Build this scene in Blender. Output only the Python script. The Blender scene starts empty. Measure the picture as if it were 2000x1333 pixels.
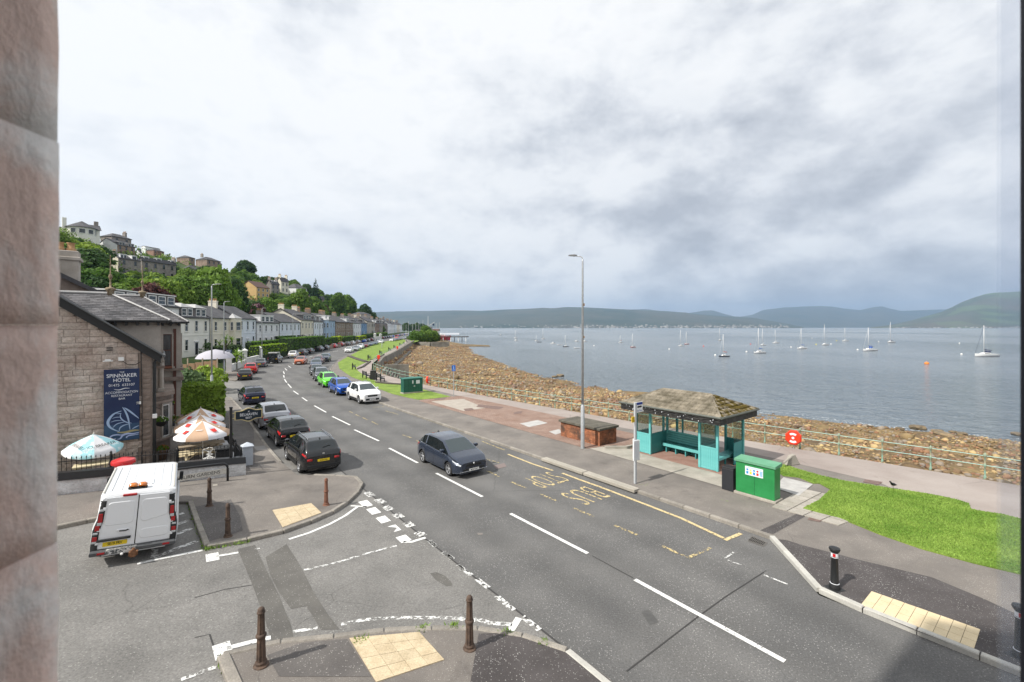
import bpy, bmesh, math, random
import numpy as np
from mathutils import Vector, Matrix, noise
from mathutils.geometry import delaunay_2d_cdt
random.seed(7)
rng = np.random.default_rng(7)
R = math.radians
SC = bpy.context.scene
COL = SC.collection
# ---- camera, world, sun
CAMZ = 6.7
FPX = 872.0          # focal length in pixels of a 2000 px wide picture
HZ = 639.5           # horizon row
cam_d = bpy.data.cameras.new('camera')
cam = bpy.data.objects.new('camera', cam_d)
COL.objects.link(cam)
cam.location = (0, 0, CAMZ)
cam.rotation_euler = (R(90), 0, 0)
cam_d.sensor_width = 36
cam_d.lens = FPX / 2000 * 36
cam_d.shift_y = (HZ - 666.5) / 2000
cam_d.clip_start = 0.05
cam_d.clip_end = 60000
cam_d.dof.use_dof = True
cam_d.dof.focus_distance = 30
cam_d.dof.aperture_fstop = 4.5
SC.camera = cam
SUN_FROM = Vector((-0.83, -0.56, 0)).normalized()
SUN_EL = R(46)
sd = bpy.data.lights.new('sun', 'SUN')
sd.energy = 4.3
sd.angle = R(0.9)
sd.color = (1.0, 0.955, 0.88)
sun = bpy.data.objects.new('sun', sd)
COL.objects.link(sun)
to_sun = Vector((SUN_FROM.x * math.cos(SUN_EL), SUN_FROM.y * math.cos(SUN_EL), math.sin(SUN_EL)))
sun.rotation_euler = (-to_sun).to_track_quat('-Z', 'Y').to_euler()
sun.location = (0, 0, 60)
W = bpy.data.worlds.new('World')
SC.world = W
W.use_nodes = True
nt = W.node_tree
nt.nodes.clear()
def N(t, typ, **kw):
 n = t.nodes.new(typ)
 for k, v in kw.items():
  if k == 'inp':
   for kk, vv in v.items():
    n.inputs[kk].default_value = vv
  else:
   setattr(n, k, v)
 return n
def ramp(t, pts, src=None):
 n = t.nodes.new('ShaderNodeValToRGB')
 e = n.color_ramp.elements
 while len(e) > 1:
  e.remove(e[-1])
 e[0].position = pts[0][0]; e[0].color = (*pts[0][1], 1)
 for p, c in pts[1:]:
  x = e.new(p); x.color = (*c, 1)
 if src is not None:
  t.links.new(src, n.inputs['Fac'])
 return n
def g3(v): return (v, v, v)
def math_n(t, op, a, b=None):
 n = t.nodes.new('ShaderNodeMath'); n.operation = op
 for i, v in enumerate((a, b)):
  if v is None: continue
  if isinstance(v, (int, float)): n.inputs[i].default_value = v
  else: t.links.new(v, n.inputs[i])
 return n.outputs[0]
def mixc(t, fac, a, b, mode='MIX'):
 n = t.nodes.new('ShaderNodeMix'); n.data_type = 'RGBA'; n.blend_type = mode
 for s, v in ((0, fac), (6, a), (7, b)):
  if isinstance(v, (int, float)): n.inputs[s].default_value = v
  elif isinstance(v, tuple): n.inputs[s].default_value = (*v[:3], 1)
  else: t.links.new(v, n.inputs[s])
 return n.outputs[2]
SKYOFF = (1.3, 2.2, 5.1)
tc = N(nt, 'ShaderNodeTexCoord')
sep = N(nt, 'ShaderNodeSeparateXYZ'); nt.links.new(tc.outputs['Generated'], sep.inputs[0])
off = N(nt, 'ShaderNodeMapping', inp={'Location': SKYOFF, 'Scale': (1, 1, 1.75)})
nt.links.new(tc.outputs['Generated'], off.inputs[0])
n1 = N(nt, 'ShaderNodeTexNoise', inp={'Scale': 2.1, 'Detail': 4, 'Roughness': 0.5, 'Distortion': 0.1})
n2 = N(nt, 'ShaderNodeTexNoise', inp={'Scale': 7.0, 'Detail': 14, 'Roughness': 0.57, 'Distortion': 0.08})
nt.links.new(off.outputs[0], n1.inputs[0]); nt.links.new(off.outputs[0], n2.inputs[0])
cl = math_n(nt, 'ADD', math_n(nt, 'MULTIPLY', n1.outputs[0], 0.46), math_n(nt, 'MULTIPLY', n2.outputs[0], 0.54))
aw = math_n(nt, 'ADD', math_n(nt, 'MULTIPLY', sep.outputs[0], 0.10), math_n(nt, 'MULTIPLY', sep.outputs[2], -0.12))
cl = math_n(nt, 'SUBTRACT', cl, aw)
CLOUD = ramp(nt, [(0.34, (0.44, 0.465, 0.515)), (0.42, (0.58, 0.605, 0.65)), (0.475, (0.70, 0.72, 0.755)),
    (0.53, (0.805, 0.82, 0.84)), (0.61, (0.885, 0.89, 0.895))], cl)
sky = N(nt, 'ShaderNodeTexSky', sky_type='NISHITA', sun_disc=False, sun_elevation=SUN_EL,
  sun_rotation=math.atan2(SUN_FROM.x, SUN_FROM.y), air_density=1.0, dust_density=1.5)
cs = N(nt, 'ShaderNodeVectorMath', operation='SCALE'); cs.inputs[3].default_value = 9.6
nt.links.new(CLOUD.outputs[0], cs.inputs[0])
cov = ramp(nt, [(0.0, g3(1)), (0.60, g3(1)), (0.72, g3(0.9))], n2.outputs[0])
out = mixc(nt, cov.outputs[0], sky.outputs[0], cs.outputs[0])
bg = N(nt, 'ShaderNodeBackground', inp={'Strength': 0.10})
nt.links.new(out, bg.inputs[0])
wo = N(nt, 'ShaderNodeOutputWorld'); nt.links.new(bg.outputs[0], wo.inputs[0])
SC.view_settings.view_transform = 'Standard'
SC.view_settings.look = 'None'
SC.view_settings.exposure = 0.26
SC.view_settings.gamma = 1.0
SC.view_settings.use_curve_mapping = False
SC.render.engine = 'CYCLES'
SC.cycles.volume_bounces = 0
SC.cycles.max_bounces = 6
SC.cycles.transparent_max_bounces = 12
# ---- frames of reference
DV = Vector((-0.62, 0.7846)); NV = Vector((0.7846, 0.62))   # along the sea-front road, and towards the sea
def st(s, t, z=None):
 x = DV.x * s + NV.x * t; y = DV.y * s + NV.y * t
 return (x, y) if z is None else (x, y, z)
def sm(a, b, v):
 v = min(1, max(0, (v - a) / (b - a))); return v * v * (3 - 2 * v)
def gz(x, y):
 t = NV.x * x + NV.y * y; s = DV.x * x + DV.y * y
 z = 0.08 * min(40, max(0, 5.5 - t)) * (1 - sm(22.5, 28, s))
 q = (x + 56.4) * -0.988 + (y - 76) * -0.151
 if y > 20:
  z += 1.7 * sm(-7, -3, q)
  if q > 12:
   z += min(0.45 * (q - 12), 44) + 1.2 * noise.noise(Vector((x * 0.03, y * 0.03, 0))) * min(1, (q - 12) / 15)
 return z
def G(px, py, zo=0.0):
 """world point on the ground that the photograph shows at (px, py)"""
 z = 0.0
 for _ in range(14):
  D = (CAMZ - z - zo) * FPX / max(py - HZ, 1.0)
  x = (px - 1000) / FPX * D
  z = 0.5 * z + 0.5 * gz(x, D)
 return (x, D)
def GP(*pts): return [G(a, b) for a, b in pts]
# ---- mesh helpers
class MB:
 def __init__(s): s.v = []; s.f = []; s.m = None
 def add(s, vs, fs):
  o = len(s.v)
  if s.m is not None: vs = [tuple(s.m @ Vector(v)) for v in vs]
  s.v += [tuple(v) for v in vs]; s.f += [tuple(i + o for i in f) for f in fs]; return s
 def box(s, x0, x1, y0, y1, z0, z1):
  return s.add([(x0,y0,z0),(x1,y0,z0),(x1,y1,z0),(x0,y1,z0),(x0,y0,z1),(x1,y0,z1),(x1,y1,z1),(x0,y1,z1)],
     [(3,2,1,0),(4,5,6,7),(0,1,5,4),(1,2,6,5),(2,3,7,6),(3,0,4,7)])
 def cbox(s, x0, x1, y0, y1, z0, z1, b=0.02):
  b = min(b, (x1-x0)*.45, (y1-y0)*.45, (z1-z0)*.45)
  vs = [];
  for z, i in ((z0, b), (z0+b, 0), (z1-b, 0), (z1, b)):
   vs += [(x0+i+(b if i==0 else 0)*0, y0+i, z), (x1-i, y0+i, z), (x1-i, y1-i, z), (x0+i, y1-i, z)]
  fs = [(3,2,1,0), (12,13,14,15)]
  for k in range(3):
   for j in range(4):
    a = k*4+j; c = k*4+(j+1)%4
    fs.append((a, c, c+4, a+4))
  return s.add(vs, fs)
 def quad(s, *p): return s.add(p, [tuple(range(len(p)))])
 def prism(s, poly, z0, z1, cap=True):
  n = len(poly)
  a = sum(poly[i][0]*poly[(i+1)%n][1]-poly[(i+1)%n][0]*poly[i][1] for i in range(n))
  if a < 0: poly = poly[::-1]
  vs = [(x, y, z0) for x, y in poly] + [(x, y, z1) for x, y in poly]
  fs = [(i, (i+1)%n, n+(i+1)%n, n+i) for i in range(n)]
  if cap: fs += [tuple(range(n, 2*n)), tuple(range(n-1, -1, -1))]
  return s.add(vs, fs)
 def lathe(s, prof, n=16, c=(0,0,0), axis='z', caps=True):
  vs = []; fs = []
  for r, z in prof:
   for k in range(n):
    a = 2*math.pi*k/n
    p = (r*math.cos(a), r*math.sin(a), z)
    if axis == 'y': p = (p[0], p[2], p[1])
    if axis == 'x': p = (p[2], p[0], p[1])
    vs.append((p[0]+c[0], p[1]+c[1], p[2]+c[2]))
  for i in range(len(prof)-1):
   for k in range(n):
    a = i*n+k; b = i*n+(k+1)%n
    fs.append((a, b, b+n, a+n))
  if caps: fs.append(tuple(range(n-1, -1, -1))); fs.append(tuple(range((len(prof)-1)*n, len(prof)*n)))
  return s.add(vs, fs)
 def tube(s, pts, r, n=8, r2=None):
  pts = [Vector(p) for p in pts]; m = len(pts); vs = []; fs = []
  for i, p in enumerate(pts):
   d = (pts[min(i+1, m-1)] - pts[max(i-1, 0)]).normalized()
   u = d.cross(Vector((0, 0, 1)))
   if u.length < 0.1: u = d.cross(Vector((0, 1, 0)))
   u.normalize(); w = d.cross(u)
   rr = r if r2 is None else r + (r2-r)*i/(m-1)
   for k in range(n):
    a = 2*math.pi*k/n
    vs.append(p + u*rr*math.cos(a) + w*rr*math.sin(a))
  for i in range(m-1):
   for k in range(n):
    a = i*n+k; b = i*n+(k+1)%n
    fs.append((a, b, b+n, a+n))
  fs.append(tuple(range(n-1, -1, -1))); fs.append(tuple(range((m-1)*n, m*n)))
  return s.add(vs, fs)
 def mesh(s, name, mat=None, smooth=False):
  me = bpy.data.meshes.new(name); me.from_pydata(s.v, [], s.f)
  if mat: me.materials.append(mat)
  if smooth:
   for p in me.polygons: p.use_smooth = True
  me.update(); return me
 def build(s, name, mat, parent=None, smooth=False, kind=None, label=None):
  return link(name, s.mesh(name, mat, smooth), parent, kind=kind, label=label)
def link(name, me, parent=None, loc=None, rot=None, scale=None, kind=None, label=None):
 o = bpy.data.objects.new(name, me); COL.objects.link(o)
 if parent: o.parent = parent
 if loc is not None: o.location = loc
 if rot is not None: o.rotation_euler = rot
 if scale is not None: o.scale = scale
 if kind: o['kind'] = kind
 if label: o['label'] = label
 return o
def tag(o, label, cat, group=None):
 o['label'] = label; o['category'] = cat
 if group: o['group'] = group
 return o
def thing(name, label, cat, loc=(0,0,0), rz=0, group=None):
 o = bpy.data.objects.new(name, None); COL.objects.link(o)
 o.location = loc; o.rotation_euler = (0, 0, rz); o.empty_display_size = 0.3
 return tag(o, label, cat, group)
def copy_tree(o, parent=None):
 c = o.copy(); COL.objects.link(c); c.parent = parent
 if parent is not None: c.matrix_parent_inverse = o.matrix_parent_inverse.copy()
 for ch in [k for k in KIDS.get(o.name, o.children)]: copy_tree(ch, c)
 return c
KIDS = {}
def smooth_angle(o, ang=35):
 me = o.data
 for p in me.polygons: p.use_smooth = True
 try: me.set_sharp_from_angle(angle=R(ang))
 except Exception: pass
 return o
def np_mesh(name, V, F, mat, smooth=False):
 me = bpy.data.meshes.new(name)
 V = np.asarray(V, dtype=np.float32); F = np.asarray(F, dtype=np.int32)
 k = F.shape[1]
 me.vertices.add(len(V)); me.vertices.foreach_set('co', V.ravel())
 me.loops.add(F.size); me.loops.foreach_set('vertex_index', F.ravel())
 me.polygons.add(len(F)); me.polygons.foreach_set('loop_start', np.arange(0, F.size, k, dtype=np.int32))
 if smooth: me.polygons.foreach_set('use_smooth', np.ones(len(F), dtype=bool))
 me.update(calc_edges=True); me.materials.append(mat)
 return me
def inside(p, poly):
 x, y = p; c = False; n = len(poly); j = n-1
 for i in range(n):
  xi, yi = poly[i]; xj, yj = poly[j]
  if (yi > y) != (yj > y) and x < (xj-xi)*(y-yi)/(yj-yi)+xi: c = not c
  j = i
 return c
def area(poly):
 return sum(poly[i-1][0]*poly[i][1]-poly[i][0]*poly[i-1][1] for i in range(len(poly)))/2
def sheet(name, poly, zo, mat, step=1.5, parent=None, kind=None, skirt=0.0, label=None):
 """a ground-following sheet; skirt gives it side faces down (a raised slab)"""
 pts = []
 n = len(poly)
 for i in range(n):
  a = Vector(poly[i]); b = Vector(poly[(i+1)%n])
  m = max(1, int((b-a).length/step/ (1 if (a.length < 80) else 3)))
  for k in range(m): pts.append(a.lerp(b, k/m))
 nb = len(pts)
 edges = [(i, (i+1)%nb) for i in range(nb)]
 xs = [p.x for p in pts]; ys = [p.y for p in pts]
 x0, x1, y0, y1 = min(xs), max(xs), min(ys), max(ys)
 gs = step
 far = (x1-x0)*(y1-y0)/gs/gs > 6000
 bl = [tuple(p) for p in pts]
 if (x1-x0) > gs and (y1-y0) > gs:
  yy = y0+gs/2
  while yy < y1:
   g_ = gs*(1 if not far or yy < 42 else 3 if yy < 110 else 9)
   xx = x0+g_/2
   while xx < x1:
    if inside((xx, yy), bl): pts.append(Vector((xx, yy)))
    xx += g_
   yy += g_
 vs, es, fs, ov, oe, of = delaunay_2d_cdt(pts, edges, [], 1, 1e-5)
 V = [(v.x, v.y, gz(v.x, v.y)+zo) for v in vs]
 F = []
 for f in fs:
  a = [vs[i] for i in f]
  c = sum(((v.x, v.y) and v for v in a), Vector((0, 0)))/len(a)
  if not inside((c.x, c.y), bl): continue
  ar = (a[1]-a[0]).cross(a[2]-a[0])
  F.append(tuple(f) if ar > 0 else tuple(f[::-1]))
 if skirt:
  o = len(V);
  rg = bl if area(poly) > 0 else bl[::-1]
  V += [(x, y, gz(x, y)+zo) for x, y in rg] + [(x, y, gz(x, y)+zo-skirt) for x, y in rg]
  for i in range(nb):
   j = (i+1)%nb
   F.append((o+i, o+nb+i, o+nb+j, o+j))
 me = bpy.data.meshes.new(name); me.from_pydata(V, [], F); me.materials.append(mat); me.update()
 return link(name, me, parent, kind=kind, label=label)
def strip(name, line, w, zo, mat, parent=None, kind=None, h=0.0, label=None, closed=False):
 """a ribbon of width w along a ground line, optionally raised to a block of height h"""
 P = []
 for i in range(len(line)-1):
  a = Vector(line[i]); b = Vector(line[i+1]); m = max(1, int((b-a).length/1.5))
  for k in range(m): P.append(a.lerp(b, k/m))
 P.append(Vector(line[-1]))
 V = []; F = []
 for i, p in enumerate(P):
  d = (P[min(i+1, len(P)-1)]-P[max(i-1, 0)]).normalized(); nn = Vector((-d.y, d.x))*w/2
  for q in (p+nn, p-nn):
   z = gz(q.x, q.y)+zo
   V.append((q.x, q.y, z+h)); V.append((q.x, q.y, z))
 for i in range(len(P)-1):
  a = i*4; b = a+4
  F.append((a, a+2, b+2, b))
  if h: F += [(a+1, a, b, b+1), (a+2, a+3, b+3, b+2)]
 if h: F += [(0, 1, 3, 2), (len(V)-4, len(V)-2, len(V)-1, len(V)-3)]
 me = bpy.data.meshes.new(name); me.from_pydata(V, [], F); me.materials.append(mat); me.update()
 return link(name, me, parent, kind=kind, label=label)
def text_mesh(name, body, size, mat, extrude=0.0, spacing=1.0, bold=0.0, align='CENTER', sx=1.0):
 cu = bpy.data.curves.new(name, 'FONT'); cu.body = body; cu.size = size
 cu.align_x = align; cu.align_y = 'CENTER'; cu.extrude = extrude; cu.space_character = spacing; cu.offset = bold
 o = bpy.data.objects.new(name, cu); COL.objects.link(o)
 dg = bpy.context.evaluated_depsgraph_get()
 me = bpy.data.meshes.new_from_object(o.evaluated_get(dg))
 bpy.data.objects.remove(o); bpy.data.curves.remove(cu)
 if sx != 1.0:
  for v in me.vertices: v.co.x *= sx
 me.materials.clear(); me.materials.append(mat); me.name = name
 return me
# ---- materials
def MAT(name, col, rough=0.8, col2=None, scale=4.0, var=0.5, fine=0.0, fscale=80, bump=0.0, bscale=20, metal=0.0,
  spec=0.4, coat=0.0, mapscale=(1,1,1), island=0.0, detail=6, dist=0.0, thr=(0.35, 0.65), world=False, orand=0.0):
 m = bpy.data.materials.new(name); m.use_nodes = True; t = m.node_tree
 b = t.nodes['Principled BSDF']
 b.inputs['Roughness'].default_value = rough; b.inputs['Metallic'].default_value = metal
 b.inputs['Specular IOR Level'].default_value = spec; b.inputs['Coat Weight'].default_value = coat
 b.inputs['Coat Roughness'].default_value = 0.05
 tcn = N(t, 'ShaderNodeTexCoord'); mp = N(t, 'ShaderNodeMapping', inp={'Scale': mapscale})
 if world:
  gg = N(t, 'ShaderNodeNewGeometry'); t.links.new(gg.outputs['Position'], mp.inputs[0])
 else: t.links.new(tcn.outputs['Object'], mp.inputs[0])
 c = None
 if col2 is not None:
  n = N(t, 'ShaderNodeTexNoise', inp={'Scale': scale, 'Detail': detail, 'Roughness': 0.6, 'Distortion': dist})
  t.links.new(mp.outputs[0], n.inputs[0])
  c = ramp(t, [(thr[0], col), (thr[1], col2)], n.outputs[0]).outputs[0]
 if fine:
  n = N(t, 'ShaderNodeTexNoise', inp={'Scale': fscale, 'Detail': 3, 'Roughness': 0.7})
  t.links.new(mp.outputs[0], n.inputs[0])
  r = ramp(t, [(0.3, g3(1-fine)), (0.7, g3(1+fine))], n.outputs[0])
  c = mixc(t, 1.0, c if c is not None else col, r.outputs[0], 'MULTIPLY')
 if island or orand:
  if island:
   gg = N(t, 'ShaderNodeNewGeometry'); src = gg.outputs['Random Per Island']; amt = island
  else:
   gg = N(t, 'ShaderNodeObjectInfo'); src = gg.outputs['Random']; amt = orand
  r = ramp(t, [(0, g3(1-amt)), (1, g3(1+amt))], src)
  c = mixc(t, 1.0, c if c is not None else col, r.outputs[0], 'MULTIPLY')
 if c is None: b.inputs['Base Color'].default_value = (*col, 1)
 else: t.links.new(c, b.inputs['Base Color'])
 if bump:
  n = N(t, 'ShaderNodeTexNoise', inp={'Scale': bscale, 'Detail': 5, 'Roughness': 0.65})
  t.links.new(mp.outputs[0], n.inputs[0])
  bp = N(t, 'ShaderNodeBump', inp={'Strength': bump, 'Distance': 0.02 if bscale > 10 else 0.1})
  t.links.new(n.outputs[0], bp.inputs['Height']); t.links.new(bp.outputs[0], b.inputs['Normal'])
 m['nodes_base'] = 1
 return m
def base_socket(m):
 b = m.node_tree.nodes['Principled BSDF']
 l = b.inputs['Base Color'].links
 return l[0].from_socket if l else tuple(b.inputs['Base Color'].default_value)[:3]
def speckle(m, col, thr=0.72, scale=55, amt=0.8, patch=None):
 """light chips scattered in tarmac"""
 t = m.node_tree; b = t.nodes['Principled BSDF']; tcn = N(t, 'ShaderNodeTexCoord')
 v = N(t, 'ShaderNodeTexVoronoi', inp={'Scale': scale}); t.links.new(tcn.outputs['Object'], v.inputs[0])
 s = N(t, 'ShaderNodeSeparateColor'); t.links.new(v.outputs['Color'], s.inputs[0])
 a = ramp(t, [(thr, g3(0)), (thr+0.02, g3(amt))], s.outputs[0])
 d = ramp(t, [(0.25, g3(1)), (0.4, g3(0))], v.outputs['Distance'])
 f = math_n(t, 'MULTIPLY', a.outputs[0], d.outputs[0])
 if patch:
  n = N(t, 'ShaderNodeTexNoise', inp={'Scale': patch, 'Detail': 3}); t.links.new(tcn.outputs['Object'], n.inputs[0])
  r = ramp(t, [(0.4, g3(0.25)), (0.6, g3(1))], n.outputs[0]); f = math_n(t, 'MULTIPLY', f, r.outputs[0])
 t.links.new(mixc(t, f, base_socket(m), col), b.inputs['Base Color'])
 return m
def wear(m, thr=0.5, scale=9, soft=0.06, lo=0.0):
 """worn paint: lets the tarmac below show through"""
 t = m.node_tree; b = t.nodes['Principled BSDF']; o = t.nodes['Material Output']
 tcn = N(t, 'ShaderNodeTexCoord')
 n = N(t, 'ShaderNodeTexNoise', inp={'Scale': scale, 'Detail': 6, 'Roughness': 0.75}); t.links.new(tcn.outputs['Object'], n.inputs[0])
 r = ramp(t, [(thr-soft, g3(lo)), (thr+soft, g3(1))], n.outputs[0])
 tr = N(t, 'ShaderNodeBsdfTransparent'); mx = N(t, 'ShaderNodeMixShader')
 t.links.new(r.outputs[0], mx.inputs[0]); t.links.new(tr.outputs[0], mx.inputs[1]); t.links.new(b.outputs[0], mx.inputs[2])
 t.links.new(mx.outputs[0], o.inputs[0])
 return m
def courses(m, bw, bh, mortar, dark=0.6, axis=None, bump=0.4, var=0.25, rot=(R(90),0,0), off=0.5):
 """block courses for surfaces too fine to build"""
 t = m.node_tree; b = t.nodes['Principled BSDF']; tcn = N(t, 'ShaderNodeTexCoord')
 mp = N(t, 'ShaderNodeMapping', inp={'Rotation': rot}); t.links.new(tcn.outputs['Object'], mp.inputs[0])
 br = N(t, 'ShaderNodeTexBrick', inp={'Scale': 1.0, 'Brick Width': bw, 'Row Height': bh, 'Mortar Size': mortar, 'Bias': 0.0})
 br.offset = off
 br.inputs['Color1'].default_value = (1-var, 1-var, 1-var, 1); br.inputs['Color2'].default_value = (1+var*.6,)*3+(1,)
 br.inputs['Mortar'].default_value = (dark,)*3+(1,)
 t.links.new(mp.outputs[0], br.inputs[0])
 t.links.new(mixc(t, 1.0, base_socket(m), br.outputs[0], 'MULTIPLY'), b.inputs['Base Color'])
 bp = N(t, 'ShaderNodeBump', inp={'Strength': bump, 'Distance': 0.02}); bp.invert = True
 t.links.new(br.outputs['Fac'], bp.inputs['Height'])
 old = b.inputs['Normal'].links
 if old: t.links.new(old[0].from_socket, bp.inputs['Normal'])
 t.links.new(bp.outputs[0], b.inputs['Normal'])
 return m
# ---- common materials
ASPH = speckle(MAT('tarmac', (0.098,0.097,0.096), .9, (0.140,0.137,0.133), .35, fine=.30, fscale=26, bump=.5, bscale=60, detail=8), (0.5,0.49,0.47), .80, 30, .6, patch=.3)
ASPH_OLD = speckle(MAT('old tarmac', (0.146,0.142,0.135), .92, (0.215,0.208,0.197), .5, fine=.30, fscale=24, bump=.5, bscale=60, detail=9), (0.5,0.49,0.46), .84, 26, .55, patch=.4)
ASPH_DK = speckle(MAT('dark tarmac strip', (0.100,0.095,0.088), .9, (0.135,0.129,0.118), 1.2, fine=.2, fscale=60, bump=.4, bscale=90), (0.5,0.49,0.46), .88, 34, .5)
PAVE = speckle(MAT('footway tarmac', (0.150,0.136,0.124), .92, (0.210,0.189,0.169), .6, fine=.22, fscale=50, bump=.5, bscale=80, detail=8), (0.6,0.58,0.54), .84, 40, .55, patch=.6)
PAVE_DK = speckle(MAT('new footway tarmac', (0.058,0.051,0.050), .85, (0.085,0.076,0.075), 1.0, fine=.25, fscale=60, bump=.5, bscale=90), (0.62,0.61,0.58), .78, 34, .65, patch=1.2)
PROM = MAT('promenade surface', (0.270,0.228,0.205), .92, (0.345,0.301,0.274), .3, fine=.12, fscale=40, bump=.3, bscale=60, detail=8)
CONC = MAT('concrete', (0.30,0.28,0.24), .9, (0.40,0.37,0.32), 1.5, fine=.15, fscale=30, bump=.4, bscale=40)
KERBM = MAT('kerb stone', (0.20,0.185,0.165), .9, (0.30,0.275,0.24), 2.0, fine=.2, fscale=30, bump=.4, bscale=40, orand=.15)
KERBN = MAT('new concrete kerb', (0.40,0.39,0.36), .85, (0.50,0.49,0.45), 2.0, fine=.12, fscale=30, orand=.1)
WHITE_P = wear(MAT('white road paint', (0.72,0.72,0.70), .6), .40, 14, .03)
WHITE_W = wear(MAT('worn white road paint', (0.70,0.70,0.68), .6), .50, 9, .03)
YEL_P = wear(MAT('yellow road paint', (0.60,0.48,0.26), .7), .42, 12, .04)
YEL_W = wear(MAT('worn yellow road paint', (0.56,0.45,0.23), .7), .52, 11, .02)
GRASS = MAT('grass turf', (0.105,0.175,0.020), .9, (0.215,0.30,0.048), .8, fine=.35, fscale=18, bump=.8, bscale=25, detail=9)
TACT = MAT('buff tactile paving', (0.46,0.37,0.24), .85, (0.57,0.47,0.32), 5, fine=.18, fscale=30, orand=.06)
IRON = MAT('cast iron cover', (0.13,0.08,0.065), .7, (0.20,0.14,0.12), 8, bump=.5, bscale=40)
DARK = MAT('dark gap', (0.012,0.012,0.012), .9)
BLACK = MAT('black gloss paint', (0.012,0.013,0.015), .35, spec=.5)
STEEL = MAT('galvanised steel', (0.42,0.44,0.46), .45, (0.52,0.54,0.56), 6, metal=.5)
WHITE = MAT('white paint', (0.78,0.78,0.77), .6)
def cracks(m, sc=.35, w=.012, amt=.55, mask=.35):
 t = m.node_tree; b = t.nodes['Principled BSDF']; tcn = N(t, 'ShaderNodeTexCoord'); n = N(t, 'ShaderNodeTexNoise', inp={'Scale': 1.5, 'Detail': 5}); t.links.new(tcn.outputs['Object'], n.inputs[0])
 c = mixc(t, .22, tcn.outputs['Object'], n.outputs['Color']); v = N(t, 'ShaderNodeTexVoronoi', feature='DISTANCE_TO_EDGE', inp={'Scale': sc}); t.links.new(c, v.inputs[0])
 r = ramp(t, [(0, g3(amt)), (w, g3(0))], v.outputs['Distance']); k = N(t, 'ShaderNodeTexNoise', inp={'Scale': mask, 'Detail': 3}); t.links.new(tcn.outputs['Object'], k.inputs[0])
 q = ramp(t, [(.46, g3(0)), (.56, g3(1))], k.outputs[0]); t.links.new(mixc(t, math_n(t, 'MULTIPLY', r.outputs[0], q.outputs[0]), base_socket(m), (.045,.043,.04)), b.inputs['Base Color'])
def stains(m, sc=.9, col=(.07,.067,.063), thr=.63, amt=.45):
 t = m.node_tree; b = t.nodes['Principled BSDF']; tcn = N(t, 'ShaderNodeTexCoord'); n = N(t, 'ShaderNodeTexNoise', inp={'Scale': sc, 'Detail': 7, 'Roughness': .7}); t.links.new(tcn.outputs['Object'], n.inputs[0])
 r = ramp(t, [(thr, g3(0)), (thr+.1, g3(amt))], n.outputs[0]); t.links.new(mixc(t, r.outputs[0], base_socket(m), col), b.inputs['Base Color'])
cracks(ASPH_OLD, .45, .006, .4); cracks(ASPH_OLD, 1.3, .008, .3, .5); stains(ASPH_OLD); stains(ASPH, .6, (.075,.073,.07), .62, .35); cracks(ASPH, .12, .0015, .35, .08); cracks(PAVE, .5, .005, .4); stains(PAVE, .8, (.08,.07,.065), .58, .4); stains(PROM, .7, (.15,.12,.10), .6, .35); cracks(PROM, .3, .005, .4)
def lanes(m):
 t = m.node_tree; b = t.nodes['Principled BSDF']; tcn = N(t, 'ShaderNodeTexCoord'); sp_ = N(t, 'ShaderNodeSeparateXYZ'); mp = N(t, 'ShaderNodeMapping', inp={'Rotation': (0, 0, -math.atan2(DV.y, DV.x))}); t.links.new(tcn.outputs['Object'], mp.inputs[0]); t.links.new(mp.outputs[0], sp_.inputs[0])
 n = N(t, 'ShaderNodeTexNoise', inp={'Scale': .15, 'Detail': 3}); t.links.new(tcn.outputs['Object'], n.inputs[0]); y = math_n(t, 'ADD', sp_.outputs[1], n.outputs[0])
 w = math_n(t, 'SINE', math_n(t, 'MULTIPLY', y, 3.4)); r = ramp(t, [(0, g3(.93)), (1, g3(1.09))], math_n(t, 'ADD', math_n(t, 'MULTIPLY', w, .5), .5)); t.links.new(mixc(t, 1.0, base_socket(m), r.outputs[0], 'MULTIPLY'), b.inputs['Base Color'])
lanes(ASPH)
def blister(m, sc=15):
 t = m.node_tree; b = t.nodes['Principled BSDF']; tcn = N(t, 'ShaderNodeTexCoord')
 v = N(t, 'ShaderNodeTexVoronoi', inp={'Scale': sc, 'Randomness': 0.0}); t.links.new(tcn.outputs['Object'], v.inputs[0])
 r = ramp(t, [(0.25, g3(1)), (0.4, g3(0))], v.outputs['Distance'])
 bp = N(t, 'ShaderNodeBump', inp={'Strength': .6, 'Distance': .006}); t.links.new(r.outputs[0], bp.inputs['Height'])
 t.links.new(bp.outputs[0], b.inputs['Normal'])
blister(TACT)
# ---- lines of the place
FENCE = [(78,-38),(44,-4),(30,10.5),(21.2,19.2),(15.9,24.4),(7.6,32.6),(-2,42.8),(-9.4,51.2),(-14.3,57.6),(-18.3,63.5),(-21.7,70),(-24.8,80),(-27.4,92),(-31.7,120),(-38.5,160),(-49.7,229),(-62,300),(-80,400),(-110,560)]
WATER = [(120,-20),(90,5),(63,27),(45,39.4),(37,45),(24,58),(14,76),(6.3,91),(0,113),(-8.4,147),(-15,176),(-19,205),(-24,240),(-46,312),(-50,350),(-66,420),(-98,570)]
def along(line, u):
 L = [0]
 for i in range(1, len(line)): L.append(L[-1]+math.dist(line[i-1], line[i]))
 d = u*L[-1]
 for i in range(1, len(line)):
  if d <= L[i] or i == len(line)-1:
   f = (d-L[i-1])/(L[i]-L[i-1]); a, b = line[i-1], line[i]
   return (a[0]+(b[0]-a[0])*f, a[1]+(b[1]-a[1])*f)
def x_at(line, y):
 for i in range(1, len(line)):
  if line[i-1][1] <= y <= line[i][1]:
   f = (y-line[i-1][1])/(line[i][1]-line[i-1][1]); return line[i-1][0]+(line[i][0]-line[i-1][0])*f
 return line[0][0] if y < line[0][1] else line[-1][0]
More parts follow.
